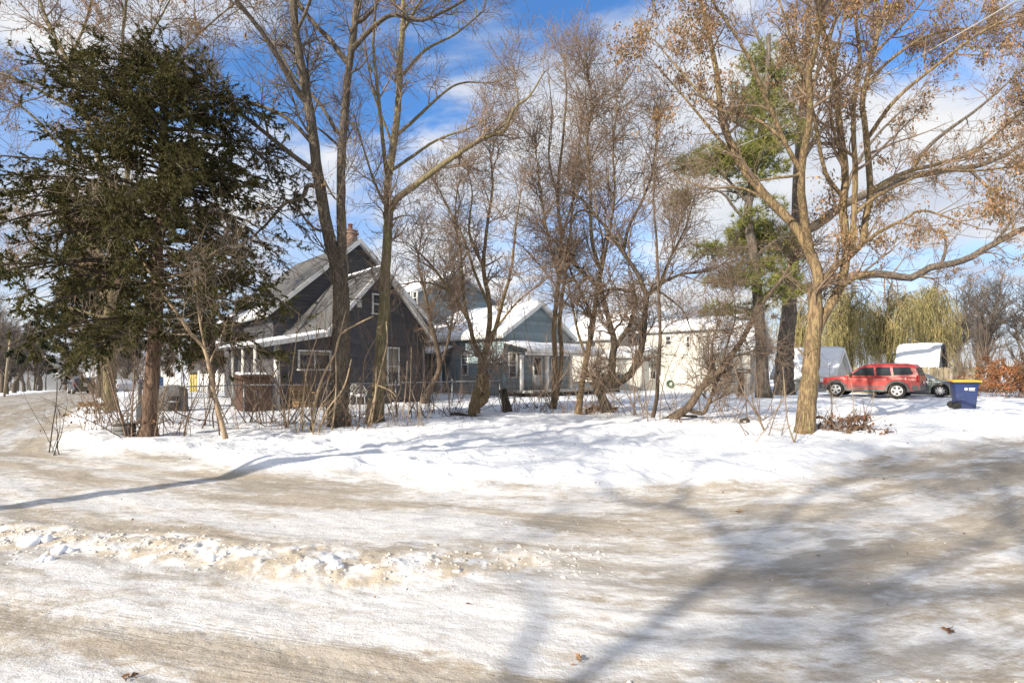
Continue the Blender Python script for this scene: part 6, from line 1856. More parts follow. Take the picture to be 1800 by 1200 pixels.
# ---- pine: tufts of needles on a few long boughs
def pine():
    rng = np.random.default_rng(44)
    Y0 = 27.0
    L = limbs_from_px([([(1342, 697), (1340, 640), (1335, 560), (1330, 500), (1322, 430), (1315, 370), (1330, 280), (1342, 200), (1350, 120), (1352, 60)], 20, 6),
        ([(1320, 400), (1290, 365), (1270, 340), (1240, 330)], 6, 3), ([(1316, 372), (1320, 340), (1335, 310), (1340, 295)], 6, 3), ([(1322, 430), (1280, 440), (1230, 440)], 5, 2),
        ([(1325, 450), (1370, 420), (1400, 415)], 5, 2), ([(1330, 500), (1280, 490), (1250, 480)], 5, 2), ([(1332, 520), (1380, 500), (1410, 470)], 5, 2), ([(1318, 360), (1260, 300), (1200, 290)], 6, 3),
        ([(1336, 240), (1300, 220), (1260, 200)], 5, 2), ([(1340, 210), (1380, 190), (1400, 150)], 5, 2), ([(1346, 150), (1320, 110), (1300, 80)], 4, 2), ([(1348, 140), (1380, 110), (1395, 80)], 4, 2), ([(1330, 280), (1380, 260), (1400, 250)], 5, 2), ([(1336, 560), (1300, 560), (1270, 545)], 4, 2)], Y0, rng, 0.25)
    root = thing('pine_tree', 'tall pine with flat green needle clumps beside the big tan tree', 'tree', L[0][0][0])
    for i, (p, r) in enumerate(L):
        limb_mesh('trunk' if i == 0 else 'limb', p, r, M['bark_pine'], root, rng, 0.35 if i == 0 else 0, 13 if i == 0 else 8)
    lv = []; tp = []; td = []
    # clump centres (u, v, half width, half height in px)
    for (u, v, a, b, n) in ((1215, 290, 34, 14, 150), (1255, 282, 34, 20, 200), (1295, 280, 34, 22, 220), (1335, 268, 30, 20, 190), (1345, 245, 22, 10, 70), (1200, 350, 20, 14, 60), (1330, 190, 40, 26, 150), (1365, 150, 40, 30, 170), (1345, 105, 40, 24, 120),
                        (1390, 235, 34, 14, 110), (1320, 412, 36, 20, 190), (1355, 420, 40, 24, 240), (1290, 440, 40, 14, 110), (1390, 440, 26, 22, 130), (1280, 492, 36, 11, 120), (1385, 500, 26, 18, 150), (1360, 475, 30, 14, 90), (1265, 545, 26, 12, 60), (1310, 200, 24, 12, 50), (1325, 470, 30, 12, 70), (1240, 440, 26, 10, 60)) + tuple((rng.uniform(1300, 1385) - 12, v_, 24, 12, 50) for v_ in np.linspace(110, 545, 20)):
        c = P3(u, v, Y0 + rng.uniform(-1.2, 1.2))
        q = rng.normal(size=(n, 3)); q = q / np.linalg.norm(q, axis=1, keepdims=True) * rng.uniform(0.25, 1, (n, 1)) ** 0.5
        n = int(n * 0.95); q = rng.normal(size=(n, 3)); q = q / np.linalg.norm(q, axis=1, keepdims=True) * rng.uniform(0.2, 1, (n, 1)) ** 0.5
        s = np.array((a * 1.2, a * 1.0, b * 1.45)) * Y0 / FPX
        ctr = c + q * s
        # bough from the trunk side to each clump
        j = np.argmin(np.abs(L[0][0][:, 2] - (c[2] - 0.3)))
        lv.append((np.stack([L[0][0][j] * (1 - t) + c * t + np.array((0, 0, 0.3 * sin(pi * t))) for t in np.linspace(0, 1, 7)])[None], np.linspace(0.05, 0.018, 7)[None]))
        tw = np.stack((np.broadcast_to(c, ctr.shape), (c + ctr) / 2 + rng.normal(size=ctr.shape) * 0.06, ctr), 1)[::2]
        lv.append((np.stack([resample(t, 7) for t in tw]), np.tile(np.linspace(0.014, 0.006, 7), (len(tw), 1))))
        nn = 14
        tp.append(np.repeat(ctr, nn, 0)); td.append(unit(rng.normal(size=(n * nn, 3)) + np.repeat(unit(q * np.array((1, 1, 0.4)) + np.array((0, 0, 0.5))), nn, 0) * 0.9))
    V, F = join(lv, [4] * len(lv)); link('branches', mesh_np('branches', V - root_loc(root), [F], M['bark_pine']), root)
    tp = np.vstack(tp); td = np.vstack(td)
    V, T = blades(tp, td, 0.40 * rng.uniform(0.5, 1.2, len(tp)), 0.036, rng)
    link('crown', mesh_np('crown', V - root_loc(root), [T], M['pine']), root, 'stuff')
pine()

# ---- willows
def willow(u, v, Y0, h, wdt, label, seed, n=900, trunk=14):
    rng = np.random.default_rng(seed)
    x = (u - U0) / FPX * Y0
    z = H(x, Y0)
    root = thing('willow_tree', label, 'tree', (x, Y0, z), 'weeping willows beyond the parked cars')
    P = np.array([(x, Y0, z - 0.2), (x + 0.2, Y0, z + h * 0.25), (x - 0.1, Y0, z + h * 0.5), (x + 0.1, Y0, z + h * 0.8)])
    p = resample(P, 20); limb_mesh('trunk', p, np.linspace(0.32, 0.10, 20), M['bark_dark'], root, rng, 0.3, 10)
    g1 = grow(p[None], np.linspace(0.3, 0.1, 20)[None], 34, 0.35, 1, wdt * 0.45, wdt * 1.25, (35, 85), 0.22, 0.16, 9, 0.5, 0.09, 0.02, rng)
    g2 = grow(*g1, 170, 0.3, 1, wdt * 0.2, wdt * 0.5, (30, 80), 0.05, 0.2, 6, 0.6, 0.03, 0.012, rng)
    V, F = join([g1, g2], [6, 4]); link('branches', mesh_np('branches', V - root_loc(root), [F], M['twig_far']), root)
    s, _ = pick(g2[0], n, rng, 0.2)
    m = 7
    out = np.empty((n, m, 3)); out[:, 0] = s
    ln = rng.uniform(0.2, 1, n) ** 1.3 * np.minimum(h * 0.62, s[:, 2] - z - 0.7)
    d = unit(rng.normal(size=(n, 3)) * np.array((1, 1, 0.2)))
    for j in range(1, m):
        d = unit(d * 0.62 + np.array((0, 0, -0.62)) + rng.normal(size=(n, 3)) * 0.12)
        out[:, j] = out[:, j - 1] + d * (ln / (m - 1))[:, None]
    V, F = tubes(out, np.tile(np.linspace(0.014, 0.008, m), (n, 1)), 3)
    q, _ = pick(out, n * 7, rng, 0.05)
    dd = unit(rng.normal(size=q.shape) * 0.35 + np.array((0, 0, -1.0)))
    V2, T = blades(q, dd, 0.42 * rng.uniform(0.5, 1.2, len(q)), 0.04, rng)
    me = mesh_np('strands', np.vstack((V, V2)) - root_loc(root), [F, T + len(V)], M['willow'])
    link('crown', me, root, 'stuff')
willow(1636, 0, 46.0, 10.2, 3.4, 'brightest yellow-green weeping willow, just above the snowy shed roof', 51, 750)
willow(1560, 0, 45.0, 9.6, 3.6, 'yellow-green weeping willow above the roof of the red SUV', 52, 750)
willow(1490, 0, 44.0, 9.6, 3.4, 'yellow-green weeping willow above the bonnet of the red SUV', 53, 900)
willow(1300, 0, 54.0, 9.4, 4.2, 'pale weeping willow behind the end of the cream house', 54, 450)
willow(1405, 0, 50.0, 9.2, 3.6, 'weeping willow glimpsed on either side of the big tan trunk', 55, 450)

# ---- hedge with orange-brown leaves
def hedge():
    rng = np.random.default_rng(61)
    p0 = np.array((24.9, 27.6)); p1 = np.array((33.0, 26.6))
    root = thing('beech_hedge', 'rust orange dead-leaved hedge along the right edge of the drive', 'hedge', (*p0, H(*p0)))
    n = 130
    t = rng.uniform(0, 1, n); o = p0[None] * (1 - t[:, None]) + p1[None] * t[:, None] + rng.normal(size=(n, 2)) * np.array((0.25, 0.5))
    m = 6
    P = np.empty((n, m, 3)); P[:, 0, :2] = o; P[:, 0, 2] = ground_fields(o[:, 0], o[:, 1])[0] - 0.05
    d = unit(rng.normal(size=(n, 3)) * 0.35 + np.array((0, 0, 1.0)))
    hh = rng.uniform(1.5, 2.4, n)
    for j in range(1, m):
        d = unit(d + rng.normal(size=(n, 3)) * 0.12); P[:, j] = P[:, j - 1] + d * (hh / (m - 1))[:, None]
    R = np.tile(np.linspace(0.018, 0.006, m), (n, 1))
    g2 = grow(P, R, 900, 0.15, 1, 0.3, 0.7, (25, 60), 0.1, 0.15, 5, 0.6, 0.01, 0.005, rng)
    V, F = join([(P, R), g2], [4, 3]); link('branches', mesh_np('branches', V - root_loc(root), [F], M['twig_red']), root)
    pos, _ = pick(g2[0], 10000, rng, 0.1); pos = pos + rng.normal(size=pos.shape) * 0.06
    V, T = leaf_cards(pos, 0.12, rng, 0.5, 0.6); link('leaves', mesh_np('leaves', V - root_loc(root), [T], M['leaf_rust']), root, 'stuff')
hedge()

# ---- brush pile at the foot of the tan tree, other small brush
def brush(name, label, cat, u, v, w_px, n, hmin, hmax, seed, mat, spread=0.5, leaves=0, leafmat='leaf_rust', lsz=0.09, thick=0.006, branch=3, up=0.15, Y=None):
    rng = np.random.default_rng(seed)
    g = G(u, v) if Y is None else np.array(((u - U0) / FPX * Y, Y))
    z = H(*g)
    root = thing(name, label, cat, (*g, z))
    w = w_px / FPX * g[1] / 2
    o = np.column_stack((rng.uniform(-w, w, n), rng.uniform(-0.5, 0.5, n) * min(1.0, w) + 0.1)) + g
    m = 8
    P = np.empty((n, m, 3)); P[:, 0, :2] = o; P[:, 0, 2] = ground_fields(o[:, 0], o[:, 1])[0] - 0.05
    d = unit(rng.normal(size=(n, 3)) * spread + np.array((0, 0, 1.0)))
    hh = rng.uniform(hmin, hmax, n)
    for j in range(1, m):
        d = unit(d + rng.normal(size=(n, 3)) * 0.11 + np.array((0, 0, up * 0.2))); P[:, j] = P[:, j - 1] + d * (hh / (m - 1))[:, None]
    P[:, :, 2] = np.maximum(P[:, :, 2], P[:, :1, 2] + 0.02)
    r0 = thick * rng.uniform(0.6, 1.5, n) * (0.5 + hh / hmax)
    R = r0[:, None] * (1 - 0.72 * np.linspace(0, 1, m)[None])
    V, F = tubes(P, R, 5); link('stems', mesh_np('stems', V - root_loc(root), [F], M[mat], True), root, 'stuff')
    if branch:
        g2 = grow(P, R, n * branch, 0.25, 1, hmin * 0.25, hmax * 0.4, (20, 50), up, 0.13, 6, 0.6, 0.006, 0.0018, rng)
        g3 = grow(*g2, n * branch * 3, 0.2, 1, hmin * 0.1, hmax * 0.18, (20, 50), 0.05, 0.13, 4, 0.7, 0.004, 0.0016, rng)
        V, F = join([g2, g3], [4, 3]); link('twigs', mesh_np('twigs', V - root_loc(root), [F], M[mat]), root, 'stuff')
        src = g2[0]
    else: src = P
    if leaves:
        pos, _ = pick(src, leaves, rng, 0.0); pos = pos + rng.normal(size=pos.shape) * 0.04
        pos[:, 2] = np.minimum(pos[:, 2], z + 0.35)
        V, T = leaf_cards(pos, lsz, rng, 0.5, 0.6); link('leaves', mesh_np('leaves', V - root_loc(root), [T], M[leafmat]), root, 'stuff')
    return root
brush('brush_pile', 'heap of cut branches and dead leaves right of the large tan trunk', 'brush pile', 1478, 764, 92, 60, 0.25, 0.8, 71, 'stem_brown', 1.6, 420, 'leaf_litter', 0.10, 0.010, 3)
brush('bush', 'thin arching bare bush rising out of the brush pile before the red SUV', 'bush', 1490, 760, 90, 13, 0.9, 1.9, 72, 'stem_pale', 0.75, 0, branch=4, thick=0.008)
brush('bush', 'sparse bare shoots on the snow left of the large tan trunk', 'bush', 1345, 775, 100, 10, 0.5, 1.3, 73, 'stem_brown', 0.7, 0, branch=3, thick=0.006)
brush('brush_pile', 'low mound of fallen twigs and rust grass under the bent tree', 'brush pile', 1040, 728, 80, 70, 0.2, 0.6, 74, 'stem_brown', 1.8, 200, 'leaf_rust', 0.08, 0.008, 2)
brush('bush', 'dark tangle of dead branches on the snow right of the sawn stump', 'bush', 950, 722, 60, 26, 0.4, 1.3, 75, 'bark_dark', 0.9, 0, branch=4, thick=0.010)
brush('bush', 'thicket of grey-brown canes under the blue porch edge', 'bush', 905, 702, 110, 60, 0.5, 1.1, 76, 'twig_brown', 0.8, 0, branch=4, thick=0.006)
brush('bush', 'tangle of thin bare canes round the foot of the cedar', 'bush', 275, 778, 120, 34, 0.7, 2.0, 77, 'stem_brown', 0.45, 60, 'leaf_litter', 0.07, branch=3, thick=0.006)
brush('bush', 'bare canes at the left edge of the brush beside the small crate', 'bush', 165, 770, 90, 16, 0.6, 1.6, 78, 'stem_brown', 0.6, 0, branch=3, thick=0.006)
brush('bush', 'pale thin canes standing in front of the storage box', 'bush', 440, 768, 90, 18, 0.6, 1.7, 79, 'stem_pale', 0.35, 0, branch=2, thick=0.006)
brush('bush', 'dense pale canes in front of the slatted bench', 'bush', 540, 770, 80, 22, 0.7, 1.9, 80, 'stem_pale', 0.3, 0, branch=2, thick=0.007)
brush('bush', 'brown canes between the two trunks before the grey house', 'bush', 628, 764, 60, 22, 0.6, 1.9, 81, 'stem_brown', 0.35, 30, 'leaf_litter', 0.08, branch=3, thick=0.007)
brush('bush', 'pale dry canes right of the slim greenish tree', 'bush', 710, 758, 70, 18, 0.6, 1.8, 82, 'stem_pale', 0.35, 0, branch=2, thick=0.006)
brush('bush', 'low dark twigs poking from the snow before the gnarled tree', 'bush', 800, 742, 70, 24, 0.2, 0.7, 83, 'bark_dark', 1.1, 0, branch=3, thick=0.009)
brush('bush', 'scrubby shoots on the snow under the leaning double-stemmed tree', 'bush', 1215, 752, 120, 26, 0.3, 1.0, 84, 'stem_brown', 0.9, 0, branch=3, thick=0.006)
brush('bush', 'small bush with orange-brown leaves beside the left street', 'bush', 160, 736, 40, 14, 0.4, 0.9, 85, 'twig_red', 0.7, 190, 'leaf_tan', 0.14, branch=3, thick=0.006)
brush('bush', 'lone forked black sapling on the snow at the left edge of the yard', 'bush', 90, 803, 20, 4, 0.9, 1.6, 86, 'bark_dark', 0.35, 0, branch=3, thick=0.006)
brush('bush', 'bare thicket along the fence in front of the blue side wall', 'bush', 800, 712, 120, 40, 0.5, 1.7, 87, 'twig_brown', 0.6, 0, branch=4, thick=0.006)
brush('bush', 'bare thicket between the bent tree and the cream front room', 'bush', 1100, 722, 90, 30, 0.4, 1.5, 88, 'twig_red', 0.6, 0, branch=4, thick=0.006)

for label, u, v, w, n, h0, h1, sd_, mt in (
    ('tall thin thicket of bare saplings before the lean-to window', 500, 758, 70, 9, 1.6, 3.4, 201, 'stem_brown'),
    ('tall thin saplings crowding the left side of the forked trunk', 560, 752, 60, 9, 1.8, 3.8, 202, 'stem_brown'),
    ('tall thin bare saplings between the slim greenish trunk and the crooked corner tree', 715, 742, 80, 12, 1.6, 4.2, 203, 'stem_brown'),
    ('bare sapling thicket left of the gnarled many-stemmed tree', 785, 733, 90, 14, 1.4, 4.0, 204, 'twig_red'),
    ('bare sapling thicket between the gnarled tree and the slender double tree', 915, 730, 100, 16, 1.3, 4.2, 205, 'twig_red'),
    ('bare sapling thicket around the tan tree before the deck railing', 1010, 733, 90, 15, 1.4, 4.4, 206, 'twig_brown'),
    ('bare sapling thicket right of the U-shaped limb', 1115, 738, 80, 13, 1.2, 3.8, 207, 'twig_red'),
    ('bare arching saplings behind the low leaning tree', 1225, 728, 130, 13, 1.2, 3.4, 208, 'twig_brown'),
    ('bare arching saplings between the leaning tree and the large tan trunk', 1315, 745, 90, 9, 1.0, 3.0, 209, 'stem_brown'),
    ('dark bare saplings under the left side of the cedar', 190, 757, 70, 14, 1.4, 3.4, 210, 'twig_brown'),
    ('bare saplings between the cedar trunk and the pale slanting tree', 330, 757, 110, 14, 1.4, 3.6, 211, 'stem_brown'),
    ('bare saplings in front of the brown storage box corner', 455, 752, 60, 9, 1.4, 3.2, 212, 'stem_brown')):
    brush('sapling_thicket', label, 'thicket', u, v, w, int(n * 1.7), h0, h1 * 1.1, sd_, mt, 0.42, 0, branch=6, thick=0.010, up=0.25)
brush('thicket', 'brown bare thicket rising behind the rust hedge at the right edge', 'thicket', 1760, 0, 130, 60, 2.0, 4.4, 221, 'twig_brown', 0.55, 0, branch=5, thick=0.018, up=0.2, Y=33.0)
brush('thicket', 'brown bare thicket behind the stockade fence and the shed', 'thicket', 1712, 0, 70, 40, 2.0, 4.6, 222, 'twig_brown', 0.5, 0, branch=5, thick=0.018, up=0.2, Y=40.0)
# traced saplings in front of the grey house
rngS = np.random.default_rng(90)
def zp(x, y): return (480 + x / 5.4545, 560 + y / 5.4545)
for label, paths, Y0, mat in (
    ('thick pale bent sapling curving up right across the forked trunk', [([zp(355, 1130), zp(400, 850), zp(480, 570), zp(590, 370), zp(640, 180), zp(760, 100), zp(960, 0)], 5.5, 2.5), ([zp(640, 180), zp(670, 60), zp(700, -60)], 2.5, 1.2)], 12.6, 'stem_pale'),
    ('straight pale sapling left of the slatted bench', [([zp(140, 1150), zp(165, 800), zp(185, 560), zp(235, 190), zp(250, 0)], 2.6, 1.4)], 12.7, 'stem_pale'),
    ('pale sapling leaning right in front of the slatted bench', [([zp(280, 1120), zp(300, 700), zp(345, 450), zp(430, 180), zp(470, -40)], 3.0, 1.4), ([zp(245, 1160), zp(285, 800), zp(300, 680)], 2.5, 1.8)], 12.6, 'stem_pale'),
    ('pale shoot bowed across the base of the forked trunk', [([zp(425, 1175), zp(530, 930), zp(640, 790), zp(700, 670), (618, 643)], 3.5, 2.0)], 12.3, 'stem_pale'),
    ('upright tan sapling against the forked trunk', [([zp(560, 1165), zp(595, 900), zp(605, 650), zp(598, 380)], 3.2, 1.5)], 12.4, 'stem_pale'),
    ('pale forked sapling leaning on the slim greenish tree', [([zp(905, 1165), zp(950, 960), zp(1005, 720), zp(1060, 480), zp(1095, 330), zp(1085, 130)], 4.2, 1.8), ([zp(935, 1150), zp(980, 850), zp(990, 560)], 3.5, 2.0), ([zp(1000, 740), zp(1130, 800), zp(1180, 860)], 1.8, 1)], 12.9, 'stem_pale'),
    ('brown sapling between the two trunks before the grey wall', [([zp(825, 1040), zp(835, 800), zp(865, 560), zp(880, 380), zp(1000, 150), zp(1060, 0)], 3.0, 1.2), ([zp(740, 760), zp(860, 600), zp(980, 440)], 1.6, 1)], 13.6, 'stem_brown'),
    ('grey sapling with a forked top in front of the storage box', [([zp(125, 1110), zp(90, 820), zp(50, 690), zp(-10, 630), (462, 655), (448, 640)], 4.5, 2), ([zp(40, 690), zp(10, 560), (470, 640)], 2, 1)], 12.8, 'stem_brown'),
    ('thin grey sapling pair right of the grey house window', [([(716, 757), (721, 690), (723, 615)], 2.4, 1.4), ([(706, 745), (712, 700), (716, 640)], 2.2, 1.2)], 13.4, 'stem_pale'),
    ('thin upright stem before the covered grill', [([(322, 782), (331, 740), (352, 690), (362, 655)], 2.6, 1.2), ([(386, 776), (380, 735), (372, 700)], 2.6, 1.4), ([(325, 745), (324, 690), (318, 640), (308, 590), (300, 540)], 2.0, 1)], 11.2, 'stem_brown'),
    ('dark slender sapling rising from the left yard edge', [([(86, 798), (93, 745), (99, 705), (100, 670)], 2.0, 1.0), ([(99, 712), (110, 735), (119, 742)], 1.2, 0.8), ([(90, 798), (103, 762)], 1.2, 0.7)], 9.8, 'bark_dark'),
    ('bent brown sapling beneath the cedar leaning on its trunk', [([(222, 755), (212, 715), (200, 675), (188, 630)], 3.8, 2), ([(232, 770), (232, 720), (236, 640), (240, 560)], 3, 1.4), ([(268, 776), (275, 735), (285, 690), (300, 640), (310, 600)], 2.6, 1.2)], 11.2, 'stem_brown'),
    ('Y-shaped young stem on the snow left of the large tan trunk', [([(1345, 767), (1330, 735), (1313, 708), (1303, 688), (1290, 650)], 3.6, 1.5), ([(1330, 735), (1322, 708), (1326, 680)], 2.2, 1), ([(1310, 705), (1285, 690), (1265, 680)], 1.5, 0.8)], 12.4, 'stem_brown'),
    ('thin V of shoots at the foot of the large tan trunk', [([(1397, 787), (1384, 745), (1380, 700), (1376, 650)], 2.6, 1.0), ([(1396, 787), (1408, 735), (1420, 712)], 2.4, 1.0), ([(1322, 790), (1345, 760), (1374, 712), (1400, 690)], 1.6, 0.8)], 10.6, 'stem_pale'),
    ('thin sapling pair between the bent tree and the leaning tree', [([(1139, 748), (1134, 690), (1128, 640), (1118, 600)], 2.2, 1.0), ([(1132, 740), (1124, 705), (1110, 660)], 2.0, 1.0), ([(1160, 744), (1162, 700), (1172, 660), (1190, 620)], 1.8, 0.9)], 14.4, 'stem_brown'),
    ):
    p = paths[0][0][0]
    x = (p[0] - U0) / FPX * Y0
    root = thing('sapling', label, 'sapling', (x, Y0, H(x, Y0)))
    # stand the stems on the ground whatever their traced foot
    z0 = EYE + (V0 - p[1]) / FPX * Y0
    stem_set(paths, Y0, mat, root, rngS)
    for c in root.children: c.location.z += H(x, Y0) - 0.04 - z0

# vine tangle hanging from the left branches
def vines():
    rng = np.random.default_rng(93)
    Y0 = 13.0
    c = P3(95, 480, Y0)
    root = thing('vine_tangle', 'tangle of brown dead vines hanging at the left of the cedar', 'vine', c)
    n = 170; m = 9
    P = np.empty((n, m, 3)); P[:, 0] = np.array([P3(rng.uniform(20, 240), rng.uniform(310, 520), Y0 + rng.uniform(-0.9, 0.9)) for _ in range(n)])
    d = unit(rng.normal(size=(n, 3)))
    ln = rng.uniform(0.5, 2.2, n)
    for j in range(1, m):
        d = unit(d + rng.normal(size=(n, 3)) * 0.2 + np.array((0, 0, -0.32))); P[:, j] = P[:, j - 1] + d * (ln / (m - 1))[:, None]
    R = np.tile(np.linspace(0.007, 0.003, m), (n, 1))
    g2 = grow(P, R, 700, 0.1, 1, 0.15, 0.6, (20, 60), -0.12, 0.16, 5, 0.7, 0.005, 0.0025, rng)
    V, F = join([(P, R), g2], [4, 3]); link('stems', mesh_np('stems', V - root_loc(root), [F], M['twig_red']), root)
vines()

# ---- bare trees beyond the houses: three kinds, copied
def far_tree_proto(seed, h):
    rng = np.random.default_rng(seed)
    p = np.array([(0, 0, -0.2), (rng.normal() * 0.1, 0, h * 0.15), (rng.normal() * 0.3, rng.normal() * 0.3, h * 0.35), (rng.normal() * 0.5, rng.normal() * 0.5, h * 0.8)])
    p = resample(p, 18); r = np.linspace(0.32, 0.06, 18)
    V, F = tubes(p[None], r[None], 8)
    tm = mesh_np('trunk', V, [F], M['bark_grey'], True)
    g1 = grow(p[None], r[None], 26, 0.22, 1, h * 0.25, h * 0.55, (25, 55), 0.22, 0.10, 9, 0.6, 0.13, 0.03, rng)
    g2 = grow(*g1, 190, 0.15, 1, h * 0.1, h * 0.26, (25, 55), 0.15, 0.14, 7, 0.6, 0.05, 0.016, rng)
    g3 = grow(*g2, 1200, 0.1, 1, h * 0.04, h * 0.13, (25, 60), 0.1, 0.16, 4, 0.65, 0.022, 0.010, rng)
    g4 = grow(*g3, 2400, 0.1, 1, h * 0.02, h * 0.06, (25, 60), 0.05, 0.16, 2, 0.65, 0.012, 0.008, rng)
    g1, g2, g3, g4 = [drop_below(*g, h * 0.12) for g in (g1, g2, g3, g4)]
    V, F = join([g1, g2, g3, g4], [6, 4, 3, 3])
    return tm, mesh_np('crown', V, [F], M['twig_far'])
protos = [far_tree_proto(101 + i, 10.5) for i in range(3)]
def far_tree(u, Y, s, k, rz, label, group=None):
    x = (u - U0) / FPX * Y
    z = H(x, Y)
    r = thing('bare_tree', label, 'tree', (x, Y, z), group, rz); r.scale = (s, s, s)
    link('trunk', protos[k][0], r); link('crown', protos[k][1], r)
for i, (u, Y, s, k, lb) in enumerate(((1745, 50, 0.95, 0, 'wide bare tree above the rust hedge at the right edge'), (1690, 58, 1.0, 1, 'bare tree behind the snowy-roofed garden shed'), (1800, 44, 0.85, 2, 'dark bare tree nearest the right edge behind the rust hedge'),
                                   (1840, 62, 1.1, 0, 'bare tree far behind at the right edge of the view'), (1600, 75, 1.0, 2, 'bare tree far behind the weeping willows'), (25, 62, 0.75, 1, 'pale-trunked bare tree on the far side of the left street'),
                                   (70, 84, 1.0, 2, 'bare tree at the end of the left street'), (-40, 70, 1.0, 0, 'bare tree cut by the left edge beyond the street'), (130, 105, 1.1, 1, 'distant bare tree over the black SUV'), (12, 55, 0.55, 2, 'small bare tree just right of the short leaning pole'), (42, 76, 0.8, 0, 'bare tree far up the left street on its left side'), (202, 70, 0.8, 1, 'bare tree beyond the silver street car'), (222, 62, 0.65, 2, 'small bare tree behind the cedar trunk on the far lawn'), (-28, 46, 0.8, 1, 'bare tree at the very left edge beside the leaning pole'), (4, 63, 0.9, 0, 'bare tree behind the leaning pole'), (28, 82, 1.0, 2, 'bare tree far behind the round pale sign'))):
    far_tree(u, Y, s, k, i * 1.3, lb)
for i, (u, Y, s, lb) in enumerate(((1235, 66, 0.85, 'bare tree whose top shows over the long roof of the cream house'), (1275, 72, 0.9, 'bare tree far behind the projecting gable of the cream house'), (1180, 82, 0.85, 'bare tree far behind the upper windows of the cream house'),
        (1330, 68, 0.9, 'bare tree far behind the foot of the green pine'), (1400, 75, 0.95, 'bare tree far behind the large tan trunk'), (1120, 85, 0.8, 'bare tree far behind the tall left gable of the cream house'), (1470, 80, 1.0, 'bare tree far behind the garage and the leftmost bright willow'),
        (1540, 85, 1.0, 'bare tree far behind the red SUV'), (240, 80, 1.0, 'bare tree far behind the cedar trunk'), (300, 76, 1.0, 'bare tree far behind the covered grill'), (360, 85, 1.0, 'bare tree far behind the yellow shed'), (430, 80, 1.0, 'bare tree far behind the brown storage box'),
        (480, 90, 1.1, 'bare tree far behind the lean-to of the grey house'), (190, 95, 1.0, 'bare tree far behind the mossy yellow-green trunk'), (1660, 90, 1.1, 'bare tree far behind the stockade fence'), (1720, 85, 1.2, 'bare tree far behind the left end of the rust hedge'))):
    far_tree(u, Y, s, i % 3, i * 0.9, lb, 'bare trees beyond the houses')

# far-off wood that closes the horizon
def far_wood():
    rng = np.random.default_rng(120)
    n = 1100
    th = np.radians(rng.uniform(-75, 75, n)); r = rng.uniform(120, 170, n)
    x = r * np.sin(th); y = r * np.cos(th); z = ground_fields(x, y)[0]
    m = 5; h = rng.uniform(3.5, 9.0, n)
    P = np.empty((n, m, 3)); P[:, 0] = np.column_stack((x, y, z - 0.2)); d = unit(rng.normal(size=(n, 3)) * 0.12 + np.array((0, 0, 1.0)))
    for j in range(1, m):
        d = unit(d + rng.normal(size=(n, 3)) * 0.10); P[:, j] = P[:, j - 1] + d * (h / (m - 1))[:, None]
    R = np.tile(np.linspace(0.13, 0.03, m), (n, 1))
    g2 = grow(P, R, 5500, 0.15, 1, 0.8, 3.2, (25, 60), 0.15, 0.15, 3, 0.5, 0.05, 0.02, rng)
    V, F = join([(P, R), g2], [3, 3])
    link('far_wood', mesh_np('far_wood', V, [F], M['twig_far']), None, 'stuff', 'hazy belt of bare woodland far behind the houses')
far_wood()

# ---- trees behind the camera, whose shadows cross the road
PL = np.array((-0.70, 0.715, 0))                 # across the light, to the left
def back_tree(x, y, seed, limbs, label, n2=260, n3=1100, l1=(0.8, 2.6)):
    """limbs: [(points (across, along, height)), radius at start, at end]"""
    rng = np.random.default_rng(seed)
    z = H(x, y)
    root = thing('bare_tree', label, 'tree', (x, y, z))
    o = np.array((x, y, z)); fw = np.array((0.715, 0.70, 0))
    L = []
    for pts, r0, r1 in limbs:
        p = np.array([o + PL * a + fw * b + np.array((0, 0, h)) for a, b, h in pts])
        L.append((resample(p, 28), np.linspace(r0, r1, 28)))
    for i, (pp, r) in enumerate(L): limb_mesh('trunk' if i == 0 else 'limb', pp, r, M['bark_grey'], root, rng, 0.4 if i == 0 else 0, 12)
    crown(root, L, rng, 'twig_grey', 50, n2, n3, 0, l1, (0.5, 1.5), (0.2, 0.8), 0.3, 0.15, 0.006)
back_tree(-11.6, 0.3, 131, [([(0, 0, 0), (0.1, 0, 3), (0.0, 0.2, 6.5), (-0.3, 0.4, 10.0), (-0.2, 0.3, 13)], 0.22, 0.06), ([(0.05, 0.1, 5.0), (0.9, 0.3, 6.6), (1.6, 0.6, 9.5)], 0.10, 0.03), ([(0, 0.2, 6.3), (-0.9, 0.4, 7.4), (-2.0, 0.5, 8.6)], 0.09, 0.03),
    ([(-0.2, 0.3, 8.5), (0.8, 0.3, 9.6), (1.5, 0.4, 11.5)], 0.07, 0.03)], 'bare street tree standing left of the view whose trunk shadow crosses the road')
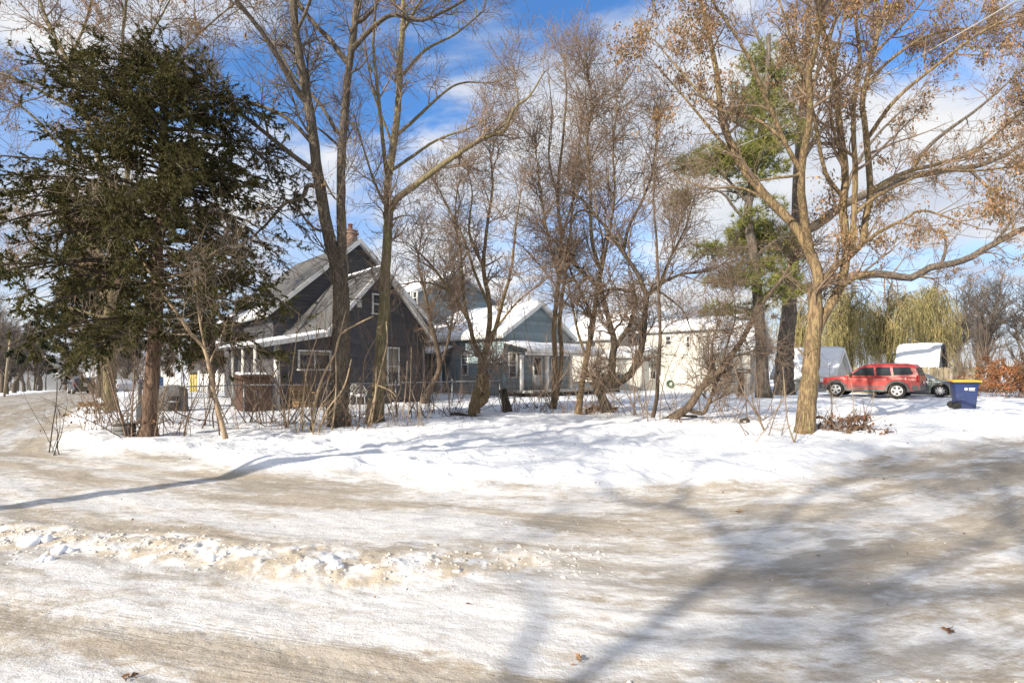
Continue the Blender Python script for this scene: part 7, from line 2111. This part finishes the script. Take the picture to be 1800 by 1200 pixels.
back_tree(-10.9, -8.2, 132, [([(0, 0, 0), (0.10, 0, 4), (-0.12, 0.1, 7.0), (0.0, 0.1, 9.2)], 0.11, 0.05), ([(0.0, 0.1, 9.1), (0.9, 0.2, 9.6), (1.9, 0.3, 9.5), (3.1, 0.4, 10.3), (4.4, 0.6, 10.6)], 0.06, 0.015), ([(0.0, 0.1, 9.15), (-0.9, 0.2, 9.0), (-1.9, 0.3, 9.5), (-3.0, 0.4, 9.3), (-4.2, 0.5, 9.9)], 0.065, 0.02),
    ([(0.0, 0.1, 9.15), (0.25, 0.2, 10.6), (-0.15, 0.2, 12.2), (0.2, 0.3, 14.5)], 0.06, 0.015), ([(-0.9, 0.2, 9.0), (-1.5, 0.4, 10.4), (-1.4, 0.5, 12.6), (-1.8, 0.5, 14)], 0.05, 0.015), ([(1.2, 0.2, 9.6), (1.8, 0.3, 10.8), (1.7, 0.4, 12.4)], 0.045, 0.012), ([(-2.2, 0.3, 9.4), (-2.9, 0.4, 10.6), (-3.0, 0.4, 12.2)], 0.04, 0.012),
    ([(-0.05, 0.1, 7.6), (0.7, 0.1, 8.2), (1.6, 0.2, 8.2)], 0.045, 0.012), ([(-0.1, 0.1, 7.2), (-0.8, 0.1, 7.9), (-1.8, 0.2, 8.0)], 0.04, 0.012)],
    'bare tree behind the viewpoint whose forked shadow lies on the near road', 420, 2200)
back_tree(-9.8, -11.4, 133, [([(0, 0, 0), (0.1, 0, 4), (-0.1, 0.1, 9.0)], 0.20, 0.13), ([(-0.1, 0.1, 8.9), (1.1, 0.2, 10.2), (1.7, 0.3, 12.5), (2.6, 0.4, 15)], 0.08, 0.02), ([(-0.1, 0.1, 8.9), (-1.3, 0.2, 9.7), (-2.6, 0.3, 11.6), (-4.4, 0.4, 13)], 0.08, 0.02), ([(-0.1, 0.1, 8.9), (0.2, 0.2, 11.5), (-0.4, 0.2, 14), (-0.2, 0.3, 16)], 0.08, 0.02),
    ([(-1.3, 0.2, 9.7), (-1.9, 0.3, 12.0), (-2.2, 0.4, 15)], 0.05, 0.015), ([(1.1, 0.2, 10.2), (0.8, 0.2, 12.5), (1.1, 0.2, 15)], 0.05, 0.015), ([(-0.1, 0.2, 12), (-1.2, 0.2, 13.5), (-1.5, 0.2, 15.5)], 0.04, 0.015)],
    'bare tree behind the viewpoint that shades the right end of the road', 220, 700, (0.8, 3.0))
